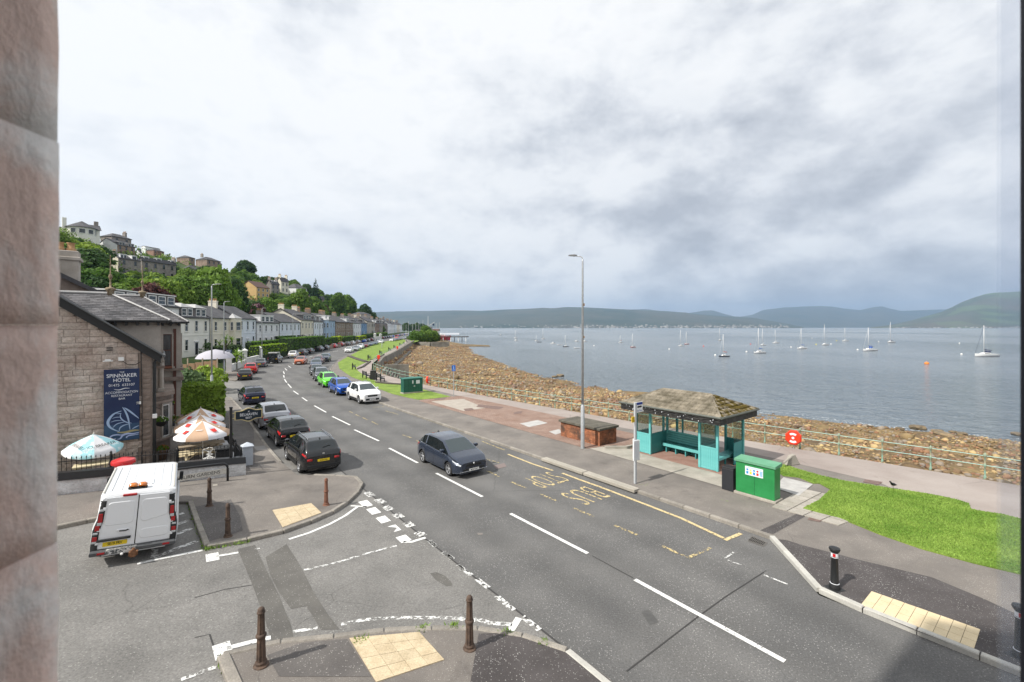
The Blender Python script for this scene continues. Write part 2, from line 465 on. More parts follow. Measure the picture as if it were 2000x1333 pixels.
EARTH = MAT('hillside grass and earth', (0.030,0.060,0.014), .95, (0.075,0.115,0.025), .12, fine=.4, fscale=2.0, bump=.6, bscale=3)
ys = [-38+i*3.0 for i in range(0, 70)] + [172+i*7 for i in range(0, 55)]
ncol = 120; V = []; F = []
for y in ys:
 xr = x_at(FENCE, y)+0.3; xl = -330
 for k in range(ncol):
  u = (k/(ncol-1))**1.6; x = xr+(xl-xr)*u
  V.append((x, y, gz(x, y)-0.25))
for i in range(len(ys)-1):
 for k in range(ncol-1):
  a = i*ncol+k; F.append((a, a+ncol, a+ncol+1, a+1))
link('ground', np_mesh('ground', V, F, EARTH, True), kind='structure')
CENTRE = [st(-40,9.85), st(6,9.85), (-9,27.8),(-12.3,32),(-15.6,36.4),(-18.7,40.7),(-22,45.5),(-24.9,50.1),(-27.8,54.9),(-30.6,59.9),(-33,64.6),(-35.4,70),(-37.2,74.4),(-39.2,80.6),(-42,90.6),(-45.6,101.6),(-47.9,115.7),(-49.3,125.6),(-55,160),(-63,229),(-76.6,334),(-98,480),(-118,600)]
LKERB = [st(-40,4.75), st(-12,4.75), st(25,4.75),(-13.8,25.1),(-22.1,36.4),(-26.6,42.6),(-31.5,50.5),(-34.5,55.9),(-39,64),(-43,73.5),(-46,83),(-48.7,95),(-51,108),(-54.5,125),(-60.5,160),(-71.5,233),(-86,334),(-108,480),(-128,600)]
RKERB = [st(-40,12.95), st(4,12.95), st(6.0,15.15), st(30,15.15),(-12.3,40.1),(-15.6,45.5),(-20,53),(-24.5,61.5),(-28.5,70),(-31.6,79),(-35.5,91),(-39,105),(-42,120),(-48.5,155),(-56.5,229),(-69,334),(-90,480),(-110,600)]
road_poly = [st(-40,6.55), st(22.5,6.55), st(22.5,4.75)] + LKERB[2:] + RKERB[::-1]
ROAD = sheet('road', road_poly, 0.0, ASPH, 1.6, kind='structure')
side_poly = [st(-14,6.62), st(25,6.62), st(25,4.5), st(25,-2), st(23,-30), st(-14,-30)]
SIDE = sheet('side_street', side_poly, 0.005, ASPH_OLD, 1.2, kind='structure')
sheet('side_street', [(-25.2,40.6),(-28.4,48),(-33.2,54.6),(-48,64),(-52,58),(-36,44)], 0.006, ASPH_OLD, 1.6, kind='structure')
# ---- footways
cornerF = GP((372,985),(405,1072),(450,1066),(490,1057),(560,1040),(610,1021),(650,1003),(680,983),(700,963),(707,950),(704,940),(692,935),(620,932),(580,932))
hotel_foot = cornerF + [st(24.4,4.62), (-13.92,25.1), (-22.2,36.4), (-26.4,41.9), (-29,41.2), (-33,38), (-27,30), (-20,19), st(22.3,2.9), st(22.3,-3.5), st(22.3,-9)] + GP((20,1053),(122,1031),(300,997),(345,986))
FW1 = sheet('pavement', hotel_foot, 0.10, PAVE, 1.0, kind='structure', skirt=.14)
near_foot = GP((436,1289),(456,1284),(536,1264),(622,1257),(684,1249),(743,1241),(822,1238),(888,1233),(940,1237),(982,1244),(1024,1251),(1069,1265),(1108,1280),(1147,1304),(1189,1335),(1240,1390)) + [st(-3,4.6), st(-38,4.6), st(-38,-6), st(4,-6)] + GP((455,1336),)
FW2 = sheet('pavement', near_foot, 0.10, PAVE, 0.8, kind='structure', skirt=.14)
fr = FENCE
right_foot = [st(-39,13.05), st(3.9,13.05), st(5.95,15.25), st(30,15.25)] + [(x+.1, y+.05) for x, y in RKERB[4:-1]] + [(x-.3, y-.3) for x, y in fr[::-1][1:]]
FW3 = sheet('pavement', right_foot, 0.10, PAVE, 2.2, kind='structure', skirt=.14)
left_foot = [(x-.1, y) for x, y in LKERB[7:]] + [(x-3.2-.0*y, y+.8) for x, y in LKERB[7:][::-1]]
FW4 = sheet('pavement', left_foot, 0.10, PAVE, 2.2, kind='structure', skirt=.14)
prom = [(x-.35, y-.3) for x, y in fr[1:12]]
prom_in = [(-31.5,84),(-28.0,74.5),(-26.0,69),(-23.2,63),(-19.5,58.8),(-15.6,54.4), (-9.9,48.9), (-5.2,43.0), (3.4,33.2), (9.0,27.5), (13.0,22.7), (15.6,19.0), st(3,22.0), st(-14,21.8), st(-45,22)]
sheet('promenade_path', prom+prom_in, 0.108, PROM, 1.8, kind='structure')
sheet('promenade_path', [(x-.3, y) for x, y in fr[10:15]]+[(-53,229),(-42,160),(-36,120),(-32.6,98),(-29.5,84),(-28.2,79)][0:], 0.107, PROM, 2.5, kind='structure')
BLOCKP = courses(MAT('red block paving', (0.26,0.165,0.125), .9, (0.33,0.235,0.19), .8, fine=.12, fscale=20), .22, .11, .012, .55, rot=(0,0,R(38)), bump=.5, var=.12)
sheet('block_paving', [st(16.5,18.2), st(36.5,18.2), st(37.8,20.0), (-4.9,42.8), (3.2,33.5), st(20,23.1), st(13,23.0), st(13,20.2), st(16,20.0)], 0.112, BLOCKP, 1.6, kind='structure')
sheet('concrete_apron', [st(13.6,18.3), st(16.4,18.3), st(16.2,19.2), st(14.9,20), st(14.9,23), st(9.3,23), st(9.3,19.9), st(8.9,18.2)], 0.116, CONC, 1.2, kind='structure')
REDC = MAT('red tinted concrete floor', (0.27,0.15,0.115), .9, (0.33,0.21,0.17), 2, fine=.2, fscale=25)
sheet('shelter_floor', [st(9.8,19.7), st(14.7,19.7), st(14.7,22.9), st(9.8,22.9)], 0.12, REDC, 1.2, kind='structure')
PALEC = MAT('fresh concrete patch', (0.36,0.35,0.34), .85, (0.46,0.45,0.43), 3)
for i, q in enumerate([((1015,831),(1050,824),(1070,830),(1033,838)), ((1072,847),(1092,842),(1098,849),(1085,853)), ((842,787),(905,782),(948,800),(905,806))]):
 sheet('concrete_patch', GP(*q), 0.118, PALEC if i < 2 else MAT('old concrete patch', (0.33,0.29,0.25), .9, (0.40,0.36,0.31), 2), 1.2, parent=None, kind='structure')
for q in [((850,780),(872,779),(868,783),(848,784)), ((905,802),(922,800),(926,804),(909,806)), ((935,793),(985,798),(975,803),(930,798)), ((1005,808),(1020,806),(1018,811),(1003,812))]:
 sheet('block_patch', GP(*q), 0.120, IRON, 1.2, kind='structure')
z6 = lambda x, y: (1400+x/3.333, 1000+y/3.333)
z7 = lambda x, y: (380+x/3.392, 940+y/3.392)
z8 = lambda x, y: (800+x/2.857, 880+y/2.857)
z4 = lambda x, y: (100+x/4.4425, 850+y/4.4425)
def ZP(f, *p): return [G(*f(a, b)) for a, b in p]
build_poly = ZP(z6, (385,200),(450,205),(560,240),(900,330),(1400,452),(1750,600),(2300,860),(2300,1230),(2000,1048),(1670,950),(1300,805),(935,652),(690,530))
sheet('new_tarmac', build_poly, 0.106, PAVE_DK, 1.2, kind='structure')
sheet('new_tarmac', ZP(z6, (265,150),(560,15),(610,30),(370,165)), 0.107, PAVE_DK, 1.2, kind='structure')
sheet('new_tarmac', ZP(z8, (385,1050),(520,1045),(640,1072),(760,1108),(868,1145),(985,1212),(1100,1294),(1180,1380),(330,1380)), 0.106, PAVE_DK, 1.2, kind='structure')
PAVE_GY = speckle(MAT('patched tarmac', (0.098,0.090,0.086), .9, (0.132,0.122,0.115), 1.5, fine=.22, fscale=55, bump=.4, bscale=80), (0.6,0.58,0.54), .86, 34, .5)
sheet('new_tarmac', ZP(z7, (0,190),(240,140),(300,250),(320,350),(95,425),(30,300)), 0.106, PAVE_GY, 1.0, kind='structure')
sheet('new_tarmac', [st(23,4.3), st(24.3,3.6), (-20.9,36.0), (-23.8,34.6), (-18,26.8), st(24.8,3.0), st(23.3,3.2)], 0.106, PAVE_GY, 1.0, kind='structure')
sheet('new_tarmac', ZP(z7, (480,1190),(700,1110),(1010,1080),(1170,1333),(560,1333)), 0.106, PAVE_GY, 1.0, kind='structure')
for q in [((285,452),(400,425),(470,580),(560,760),(640,960),(665,1085),(520,1100),(470,930),(380,680),(330,560)),
  ((470,505),(610,420),(700,560),(790,740),(880,880),(960,985),(840,990),(740,830),(640,850),(560,740),(500,620))]:
 sheet('tarmac_patch', ZP(z7, *q), 0.010, ASPH_DK, 1.0, kind='structure')
sheet('tarmac_patch', ZP(z7, (1560,615),(1600,605),(1660,630),(1700,670),(1710,695),(1670,700),(1600,660)), 0.010, ASPH_DK, .6, kind='structure')
sheet('tarmac_patch', ZP(z8, (1290,900),(1340,890),(1390,960),(1340,975)), 0.005, MAT('oil stain', (0.07,0.068,0.066), .6, (0.11,0.108,0.104), 3), .6, kind='structure')
TAR = wear(MAT('tar joint', (0.045,0.043,0.042), .7), .38, 6, .05)
for q in [[z8(1210,1235), z8(1400,1090), z8(1615,925), z8(1760,820), z8(1990,672)], [z8(1020,590), z8(1130,650), z8(1250,715)],
  [z7(0,775), z7(200,720), z7(385,690)], [z7(0,1040), z7(100,1018), z7(170,1225)]]:
 strip('tar_joint', [G(*p) for p in q], .03, .009, TAR, ROAD)
strip('tar_joint', [st(5.9,6.64), st(14,6.60), st(21.5,6.66)], .05, .012, TAR, ROAD)
strip('tar_joint', [G(545,782), G(640,776), G(700,772)], .05, .008, TAR, ROAD)
# ---- kerbs, stone by stone
def kerb_mesh(l, w=.14, h=.13):
 m = MB(); m.cbox(0, l-.012, -w/2, w/2, -.12, h, .018); return m
KM = {}
def kerb(line, owner, mat=KERBM, l=.92, top=.125, w=.15, name='kerb_stone', lim=200):
 L = [0]
 for i in range(1, len(line)): L.append(L[-1]+math.dist(line[i-1], line[i]))
 n = max(1, int(L[-1]/l)); cnt = 0
 key = (mat.name, w)
 if key not in KM: KM[key] = kerb_mesh(1.0, w, 0.0).mesh('kerb_stone', mat)
 for k in range(min(n, lim)):
  a = along(line, k/n); b = along(line, (k+1)/n)
  za = gz(*a)+top; zb = gz(*b)+top
  d = math.dist(a, b)
  o = link(name, KM[key], owner, loc=(a[0], a[1], za+random.uniform(-.004,.004)),
    rot=(0, -math.atan2(zb-za, d), math.atan2(b[1]-a[1], b[0]-a[0])), scale=(d*.995, 1, 1.25))
 return n
kf = GP((405,1072),(450,1066),(490,1057),(560,1040),(610,1021),(650,1003),(680,983),(700,963),(707,950),(704,940),(692,935),(650,933),(612,932))
kerb(kf, FW1); kerb(GP((372,985),(388,1030),(405,1072)), FW1)
kerb([st(24.0,4.62), (-13.86,25.1), (-22.15,36.4), (-26.4,41.9)], FW1)
kerb(GP((345,985),(300,997),(122,1031),(60,1045)), FW1)
kerb([near_foot[i] for i in range(0, 13)], FW2); kerb([near_foot[i] for i in (12,13,14,15)], FW2, KERBN)
kerb(GP((436,1289),(456,1336),(470,1370)), FW2, w=.2)
kerb([st(-14,13.02), st(-6,13.02), st(3.95,13.02), st(5.98,15.2)], FW3, KERBN, w=.16)
kerb([st(6.0,15.2), st(11,15.2)], FW3)
kerb([st(11,15.1), st(16.6,15.1)], FW3, CONC, l=1.9, top=.19, w=.32)
kerb([st(16.6,15.2), st(30,15.2)]+RKERB[4:10], FW3)
kerb(LKERB[7:12], FW4)
kerb([(-26.4,41.9),(-29.5,41.5),(-34,43)], FW1); kerb([(-34.5,55.9),(-36,56.6),(-44,61)], FW4)
# ---- tactile paving, flag by flag
def flags(quad, nu, nv, mat, zo, name, owner, gap=.0035, th=.02):
 q = [Vector(p) for p in quad]
 def bl(u, v): return (q[0].lerp(q[1], u)).lerp(q[3].lerp(q[2], u), v)
 for i in range(nu):
  for j in range(nv):
   gu, gv = gap/max(.1, (q[1]-q[0]).length), gap/max(.1, (q[2]-q[1]).length)
   c = [bl(i/nu+gu, j/nv+gv), bl((i+1)/nu-gu, j/nv+gv), bl((i+1)/nu-gu, (j+1)/nv-gv), bl(i/nu+gu, (j+1)/nv-gv)]
   m = MB(); z = random.uniform(-.002, .002)+zo
   top = [(p.x, p.y, gz(p.x, p.y)+z) for p in c]; bot = [(p.x, p.y, gz(p.x, p.y)+zo-th) for p in c]
   m.add(top+bot, [(0,1,2,3),(0,4,5,1),(1,5,6,2),(2,6,7,3),(3,7,4,0)])
   a = (c[1]-c[0]).cross(c[2]-c[0])
   if a < 0: m.f = [f[::-1] for f in m.f]
   m.build(name, mat, owner)
flags(GP((682,1257),(819,1245),(868,1300),(735,1345)), 4, 4, TACT, .118, 'tactile_flag', FW2)
flags(GP((532,1003),(608,989),(628,1008),(552,1037)), 4, 3, TACT, .118, 'tactile_flag', FW1)
flags(GP((1681,1191),(1702,1164),(1915,1240),(1903,1278)), 3, 9, MAT('clean buff tactile paving', (0.60,0.49,0.31), .85, (0.65,0.54,0.36), 5, fine=.1, orand=.04), .118, 'tactile_flag', FW3, gap=.004)
FLAG = MAT('weathered flagstone', (0.30,0.28,0.24), .9, (0.38,0.35,0.31), 3, fine=.15, fscale=25, orand=.12)
flags([st(6.95,17.6), st(6.95,20.6), st(4.3,20.9), st(4.9,17.7)], 6, 4, FLAG, .125, 'flagstone', FW3, gap=.02, th=.05)
flags(GP((1530,938),(1588,952),(1560,975),(1512,958)), 1, 1, PALEC, .13, 'concrete_slab', FW3)
# ---- grass
def grass(name, poly, zo=.13, step=1.2, skirt=.1):
 return sheet(name, poly, zo, GRASS, step, kind='structure', skirt=skirt)
gr1 = GP((1568,1000),(1600,983),(1622,962),(1600,950),(1588,950),(1560,938),(1530,935),(1515,925),(1530,912),(1560,922),(1605,935),(1650,945),(1700,953),(1745,961),(1790,967),(1830,974),(1870,983),(1892,990),(1896,1001),(1920,1006),(1960,1012),(1998,1022),(2200,1065),(2200,1190),(2050,1145),(1996,1131),(1900,1108),(1800,1080),(1720,1052),(1640,1019),(1600,1009))
grass('lawn', gr1)
gr2 = GP((660,710),(663,722),(687,738.5),(718,750),(735,760),(765,771.5),(795,779),(817,783.5),(850,781),(880,777.5),(829,764),(790,755),(784,753.5),(736,748),(722,741),(708,733),(699,726),(695,720),(705,714),(723,705.5),(740,698),(750,692),(771,680),(786,673),(793,667),(789,663.5),(770,664.5),(744,669.5),(705,684.5),(682.5,696.5),(669,704))
grass('lawn', gr2, step=2.5, skirt=.06)
grass('lawn', GP((800,664),(812,662),(822,664),(815,668),(806,670)), step=4)
BLADE = MAT('grass blades', (0.115,0.225,0.025), .8, (0.25,0.37,0.070), .6, island=.22, world=True)
def blades(poly, n, h=.036, w=.02, name='grass_blades'):
 xs = [p[0] for p in poly]; ys_ = [p[1] for p in poly]; P = []
 while len(P) < n:
  x = random.uniform(min(xs), max(xs)); y = random.uniform(min(ys_), max(ys_))
  if random.random() < min(1, (16/ max(8, y))**2) and inside((x, y), poly): P.append((x, y, gz(x, y)+.12))
 P = np.array(P); a = rng.uniform(0, 6.283, n); hh = h*rng.uniform(.5, 1.5, n); ww = w*rng.uniform(.6, 1.4, n)
 dx = np.cos(a)*ww; dy = np.sin(a)*ww; lx = rng.normal(0, .35, n)*hh; ly = rng.normal(0, .35, n)*hh
 V = np.empty((n, 3, 3)); V[:, 0] = P+np.stack([dx, dy, 0*a], 1); V[:, 1] = P-np.stack([dx, dy, 0*a], 1); V[:, 2] = P+np.stack([lx, ly, hh], 1)
 F = np.arange(n*3).reshape(n, 3)
 o = link(name, np_mesh(name, V.reshape(-1, 3), F, BLADE)); o['kind'] = 'stuff'; o['label'] = 'short green grass covering the lawn beside the promenade'; return o
g1c = [p for p in gr1 if p[0] < 24]
blades(gr1, 90000)
def weeds(pts, n, spread, name='weeds', lab='green weeds growing at the foot of the kerbs'):
 V = []; F = []
 for x, y, z in pts:
  for _ in range(n):
   a = random.uniform(0, 6.28); r = random.random()*spread; cx_, cy_ = x+r*math.cos(a), y+r*math.sin(a)
   hh = random.uniform(.03, .12); b = random.uniform(0, 6.28); w_ = .02
   o = len(V); V += [(cx_+w_*math.cos(b), cy_+w_*math.sin(b), z), (cx_-w_*math.cos(b), cy_-w_*math.sin(b), z), (cx_+random.gauss(0,.04), cy_+random.gauss(0,.04), z+hh)]
   F.append((o, o+1, o+2))
 o = link(name, np_mesh(name, V, F, BLADE)); o['kind'] = 'stuff'; o['label'] = lab
wp = []
for a, b, n in [((372,985),(405,1074),16), ((405,1074),(480,1060),8), ((436,1290),(456,1333),5), ((820,1238),(830,1236),3), ((880,1234),(890,1234),3), ((985,1244),(995,1246),3), ((1062,1265),(1066,1263),2), ((1190,882),(1262,868),18), ((1225,930),(1226,930),1), ((1250,952),(1262,952),3), ((700,1262),(712,1258),2), ((1415,983),(1422,985),2), ((1550,985),(1560,990),3)]:
 for k in range(n):
  f = k/max(1, n-1); p = G(a[0]+(b[0]-a[0])*f, a[1]+(b[1]-a[1])*f); wp.append((*p, gz(*p)+.02 if b[0] < 700 or a[0] > 1100 else gz(*p)+.08))
weeds(wp, 22, .13)
# ---- painted markings
def mark(a, b, w=.11, mat=WHITE_P, name='painted_line', zo=.012):
 return strip(name, [a, b] if not isinstance(a, list) else a, w, zo, mat, ROAD)
for a, b in [((1240,1133),(1533,1293)), ((997,1004),(1148,1082)), ((852,925),(942,971)), ((760,876),(816,905)), ((692,840),(740,862)), ((649,814),(684,831)), ((614,793),(637,806))]:
 mark(G(*a), G(*b), .13)
mark(st(-6.5,9.85), st(-2.2,9.85), .13)
for a, b in [((590,777),(600,784)),((573,764),(583,771)),((562,750),(569,758)),((555.5,741),(560,748)),((554,733.5),(555,738)),((553.5,726),(555.5,731)),((556.5,720),(560.5,724)),((563,715),(568,718.5)),((572,710.5),(577,713)),((603,698.5),(611,696)),((619,694.5),(627,692.5)),((636,691),(644,689)),((651,687.5),(660,685.5)),((668,684),(676,682)),((690,679),(697,677.6))]:
 mark(G(*a), G(*b), .12)
for c in [(1158,88),(1230,135),(1280,180),(1350,232),(1420,290),(1495,352)]:
 mark(G(*z7(c[0]-19, c[1]-13)), G(*z7(c[0]+19, c[1]+14)), .30, WHITE_W, 'give_way_dash', .014)
for c in [(1133,152),(1187,200),(1250,257),(1318,317),(1385,385)]:
 mark(G(*z7(c[0]-20, c[1]-18)), G(*z7(c[0]+20, c[1]+18)), .34, WHITE_P, 'give_way_dash', .014)
def ml(f, pts, w=.1, mat=WHITE_W, zo=.014, name='painted_line'): strip(name, [G(*f(a, b)) for a, b in pts], w, zo, mat, ROAD)
ml(z7, [(625,388),(760,345),(900,285),(1000,230),(1080,172)], .11, WHITE_P); ml(z7, [(1035,166),(1140,172)], .09, WHITE_P)
ml(z7, [(1385,405),(1440,405),(1530,377)], .12, WHITE_P); ml(z7, [(725,592),(830,570),(950,540),(1130,485),(1340,430)], .09, WHITE_W)
for q in [((1560,400),(1600,435)),((1650,475),(1710,522)),((1745,560),(1775,590))]: ml(z7, q, .14)
for q in [((110,505),(145,540)),((185,570),(240,608)),((270,645),(345,700)),((375,720),(440,770)),((485,815),(580,895)),((630,930),(725,1005))]: ml(z8, q, .15)
ml(z8, [(250,940),(380,946),(450,966),(572,976)], .13, WHITE_W); ml(z8, [(610,938),(560,1016)], .16, WHITE_P)
ml(z7, [(970,955),(1100,926),(1250,912),(1400,908),(1700,910),(1860,930)], .12, WHITE_W)
ml(z7, [(115,482),(122,532)], .3, WHITE_P); ml(z7, [(140,502),(290,476)], .11, WHITE_P)
ml(z7, [(175,1080),(200,1175)], .3, WHITE_P); ml(z7, [(212,1112),(340,1078),(505,1040)], .13, WHITE_P)
ml(z7, [(650,1003),(815,975)], .11); ml(z7, [(-90,1320),(5,1285),(160,1228)], .1, WHITE_W); ml(z7, [(395,455),(432,448)], .08)
ml(z4, [(745,1122),(905,1085),(1315,1003)], .12, WHITE_P)
for q in [((895,1070),(1080,990),(1265,925)), ((1080,868),(1215,813)), ((1095,778),(1190,745)), ((1105,692),(1150,680)), ((893,1065),(905,940))]: ml(z4, q, .16)
YEL_L = wear(MAT('worn yellow lettering', (0.60,0.48,0.25), .7), .46, 10, .03)
ml(lambda a, b: (a, b), [(992,888),(1040,907),(1080,920)], .12, YEL_P)
ml(lambda a, b: (a, b), [(1098,925),(1130,937),(1180,955),(1250,982),(1330,1013),(1413,1052)], .13, YEL_P)
ml(lambda a, b: (a, b), [(1416,1056),(1447,1043)], .13, YEL_P)
for q in [((998,942),(1027,954)),((951,920),(976,932)),((1055,966),(1087,979)),((1120,993),(1160,1010)),((1200,1027),(1245,1046)),((1293,1067),(1318,1079),(1345,1090),(1388,1071)),
  ((787,850),(803,856)),((813,861),(824,866)),((925,890),(975,905)),((940,862),(985,880)),((900,833),(930,845)),((845,812),(880,825)),((728,796),(750,795)),((752,803),(778,810)),((682,804),(690,808)),((694,810),(703,814)),((708,816),(718,821)),((726,824),(738,830))]:
 ml(lambda a, b: (a, b), q, .11, YEL_W)
for word, (s0, t0), wd in [('BUS', (12.15, 13.3), 1.45), ('STOP', (14.45, 13.3), 1.6)]:
 me = text_mesh('bus_stop_lettering', word, 1.0, YEL_L, bold=-.012, spacing=1.05)
 xs = [v.co.x for v in me.vertices]; ys_ = [v.co.y for v in me.vertices]
 kx = wd/(max(xs)-min(xs)); ky = 1.45/(max(ys_)-min(ys_)); cx0 = (max(xs)+min(xs))/2; cy0 = (max(ys_)+min(ys_))/2
 for v in me.vertices:
  a = (v.co.x-cx0)*kx; b = (v.co.y-cy0)*ky
  p = st(s0-b, t0-a); v.co = (p[0], p[1], gz(*p)+.013)
 me.flip_normals() if me.polygons and me.polygons[0].normal.z < 0 else None
 link('bus_stop_lettering', me, ROAD)
for q in [((1760,605),(1810,570)), ((1775,615),(1850,642))]: ml(z8, q, .06)
ml(z6, [(305,413),(460,475)], .06)
def cover(pts, mat=IRON, zo=.012, name='manhole_cover', owner=None):
 q = GP(*pts); m = MB()
 P = [(x, y, gz(x, y)+zo) for x, y in q]; m.add(P, [(0,1,2,3)])
 if (Vector(q[1])-Vector(q[0])).cross(Vector(q[2])-Vector(q[0])) < 0: m.f = [(3,2,1,0)]
 o = m.build(name, mat, owner); return o
gq = [Vector(G(*z6(a, b))) for a, b in [(232,166),(322,205),(302,222),(205,190)]]
m = MB()
for i in range(9):
 u0, u1 = i/9, (i+.55)/9
 for j in range(2):
  v0, v1 = j*.52, j*.52+.42
  pp = [gq[0].lerp(gq[1], u).lerp(gq[3].lerp(gq[2], u), v) for u, v in ((u0,v0),(u1,v0),(u1,v1),(u0,v1))]
  m.add([(p.x, p.y, gz(*p)+.016) for p in pp], [(3,2,1,0)])
cover([z6(228,158), z6(332,204), z6(305,228), z6(200,192)], MAT('gully iron', (0.12,0.11,0.10), .6), .012, 'gully_frame', ROAD)
m.build('gully_slots', DARK, ROAD)
cover([z6(605,55), z6(695,70), z6(670,88), z6(590,72)], IRON, .112, 'manhole_cover', FW3)
cover([(1690,941.5),(1724,947),(1716,953),(1685,947)], IRON, .116, 'manhole_cover', FW3)
cover([(963,910),(985,905),(990,912),(970,917)], MAT('worn cover', (0.20,0.16,0.15), .8), .010, 'manhole_cover', ROAD)
cover([(495,877),(520,874),(527,882),(502,885)], MAT('grey cover', (0.24,0.23,0.22), .8), .112, 'manhole_cover', FW1)
cover([z4(1400,455), z4(1440,450), z4(1445,462), z4(1405,468)], CONC, .112, 'manhole_cover', FW1)
cover([z8(378,462), z8(408,462), z8(408,472), z8(382,474)], MAT('worn cover b', (0.19,0.175,0.16), .8), .010, 'manhole_cover', ROAD)
# ---- beach
BEACH = MAT('beach stones and weed', (0.085,0.055,0.032), .95, (0.24,0.17,0.075), .22, fine=.5, fscale=1.6, bump=1.0, bscale=3, detail=9, thr=(.3,.7))
nu, nv = 260, 46; V = []; F = []
def beach_pt(u, v):
 a = along(FENCE, u); b = along(WATER, u)
 x = a[0]+(b[0]-a[0])*v; y = a[1]+(b[1]-a[1])*v
 wz = -3.5
 if v < .0: z = -.0
 z = -.15 - 1.35*sm(0, .07, v) - 2.0*min(1, v)**.8 - (max(0, v-1))*6
 z += .28*noise.noise(Vector((x*.16, y*.16, 3)))*sm(.02, .2, v) + .16*noise.noise(Vector((x*.7, y*.7, 5)))*sm(.02, .1, v)
 return x, y, z
for i in range(nu):
 for j in range(nv):
  V.append(beach_pt(i/(nu-1), j/(nv-1)*1.25))
for i in range(nu-1):
 for j in range(nv-1):
  a = i*nv+j; F.append((a, a+1, a+nv+1, a+nv))
link('beach', np_mesh('beach', V, F, BEACH, True), kind='structure')
ROCK = MAT('beach rock', (0.15,0.095,0.058), .9, (0.42,0.31,0.15), .16, world=True, island=.5, detail=6, bump=.5, bscale=8, thr=(.36,.64))
_t = ROCK.node_tree; _g = N(_t, 'ShaderNodeNewGeometry'); _w = N(_t, 'ShaderNodeTexWhiteNoise', noise_dimensions='1D'); _t.links.new(_g.outputs['Random Per Island'], _w.inputs['W']); _s = N(_t, 'ShaderNodeSeparateColor'); _t.links.new(_w.outputs['Color'], _s.inputs[0])
_r = ramp(_t, [(.62, g3(0)), (.64, g3(.75))], _s.outputs[0]); _c = mixc(_t, _r.outputs[0], base_socket(ROCK), (.25,.22,.19))
_r = ramp(_t, [(.74, g3(0)), (.76, g3(.7))], _s.outputs[1]); _c = mixc(_t, _r.outputs[0], _c, (.25,.115,.065)); _t.links.new(_c, _t.nodes['Principled BSDF'].inputs['Base Color'])
bm = bmesh.new(); bmesh.ops.create_icosphere(bm, subdivisions=1, radius=1); IC = np.array([v.co[:] for v in bm.verts]); IF = np.array([[v.index for v in f.verts] for f in bm.faces]); bm.free()
def rocks(n, umin, umax, size, name, vmax=1.03, seed=3, flat=.72):
 r = np.random.default_rng(seed); VV = []; FF = []; k = 0; tries = 0
 while k < n and tries < n*4:
  tries += 1
  u = umin+(umax-umin)*r.random(); v = r.random()*vmax
  if v < .015: continue
  x, y, z = beach_pt(u, v)
  sz = size*math.exp(r.normal(0, .5))
  if r.random() > min(1, 22/max(10, y))*1.0+.12: continue
  if v > .9: sz *= .8
  V0 = IC*(1+r.normal(0, .16, (12 if len(IC)==12 else len(IC), 1)))*np.array([sz, sz*r.uniform(.6, 1), sz*flat*r.uniform(.5, 1.1)])
  a = r.random()*6.28; c, s_ = math.cos(a), math.sin(a); tl = r.normal(0, .25)
  V0 = V0@np.array([[1,0,0],[0,math.cos(tl),math.sin(tl)],[0,-math.sin(tl),math.cos(tl)]])
  V0 = V0@np.array([[c,s_,0],[-s_,c,0],[0,0,1]])
  V0 += np.array([x, y, z+sz*.12]); VV.append(V0); FF.append(IF+len(IC)*k); k += 1
 o = link(name, np_mesh(name, np.concatenate(VV), np.concatenate(FF), ROCK)); o['kind'] = 'stuff'
 return o
# ---- rocks on the shore
rocks(30000, .09, .22, .085, 'beach_rocks', seed=3)['label'] = 'brown and ochre loose rocks covering the beach below the railing'
rocks(24000, .18, .52, .125, 'beach_rocks', seed=4)['label'] = 'tan rocks and ledges on the wider beach by the concrete sea wall'
rocks(5500, .08, .42, .20, 'beach_rocks', vmax=.075, seed=9)['label'] = 'rough stones packed along the foot of the railing'
def boulder_mesh(seed):
 bm = bmesh.new(); bmesh.ops.create_icosphere(bm, subdivisions=3, radius=1)
 for v in bm.verts:
  p = v.co.copy(); q = Vector([round(c*2.2+seed)/2.2 for c in p])
  v.co *= 1+.28*noise.noise(p*1.3+Vector((seed*7, 0, 0)))+.12*noise.noise(p*4+Vector((0, seed*3, 0)))
  v.co.z = max(-.5, min(.55, v.co.z))
 me = bpy.data.meshes.new('boulder'); bm.to_mesh(me); bm.free(); me.materials.append(ROCKB); return me
ROCKB = MAT('boulder stone', (0.10,0.085,0.06), .85, (0.26,0.19,0.11), 1.4, fine=.2, fscale=14, bump=.8, bscale=6, orand=.2)
BM_ = [boulder_mesh(i) for i in range(4)]
for i, (px, py, s) in enumerate([(1794,838,.75),(1757,840,.45),(1831,845,.55),(1843,852,.8),(1880,850,.5),(1862,846,.35),(1898,856,.4),(1950,864,.45),(1987,850,.5),(1655,833,.4),(1612,829,.35),(1700,835,.3),(1095,735,1.0),(1083,737,.6)]):
 D = (CAMZ+3.45)*FPX/(py-HZ); o = link('boulder', BM_[i%4], loc=((px-1000)/FPX*D, D, -3.35), rot=(0, 0, i*1.7), scale=(s, s*.75, s*.5))
 tag(o, ('dark boulder at the edge of the water on the right part of the shore' if px > 1500 else 'dark rock alone in the water left of the lamp post'), 'boulder', 'boulders at the water line')
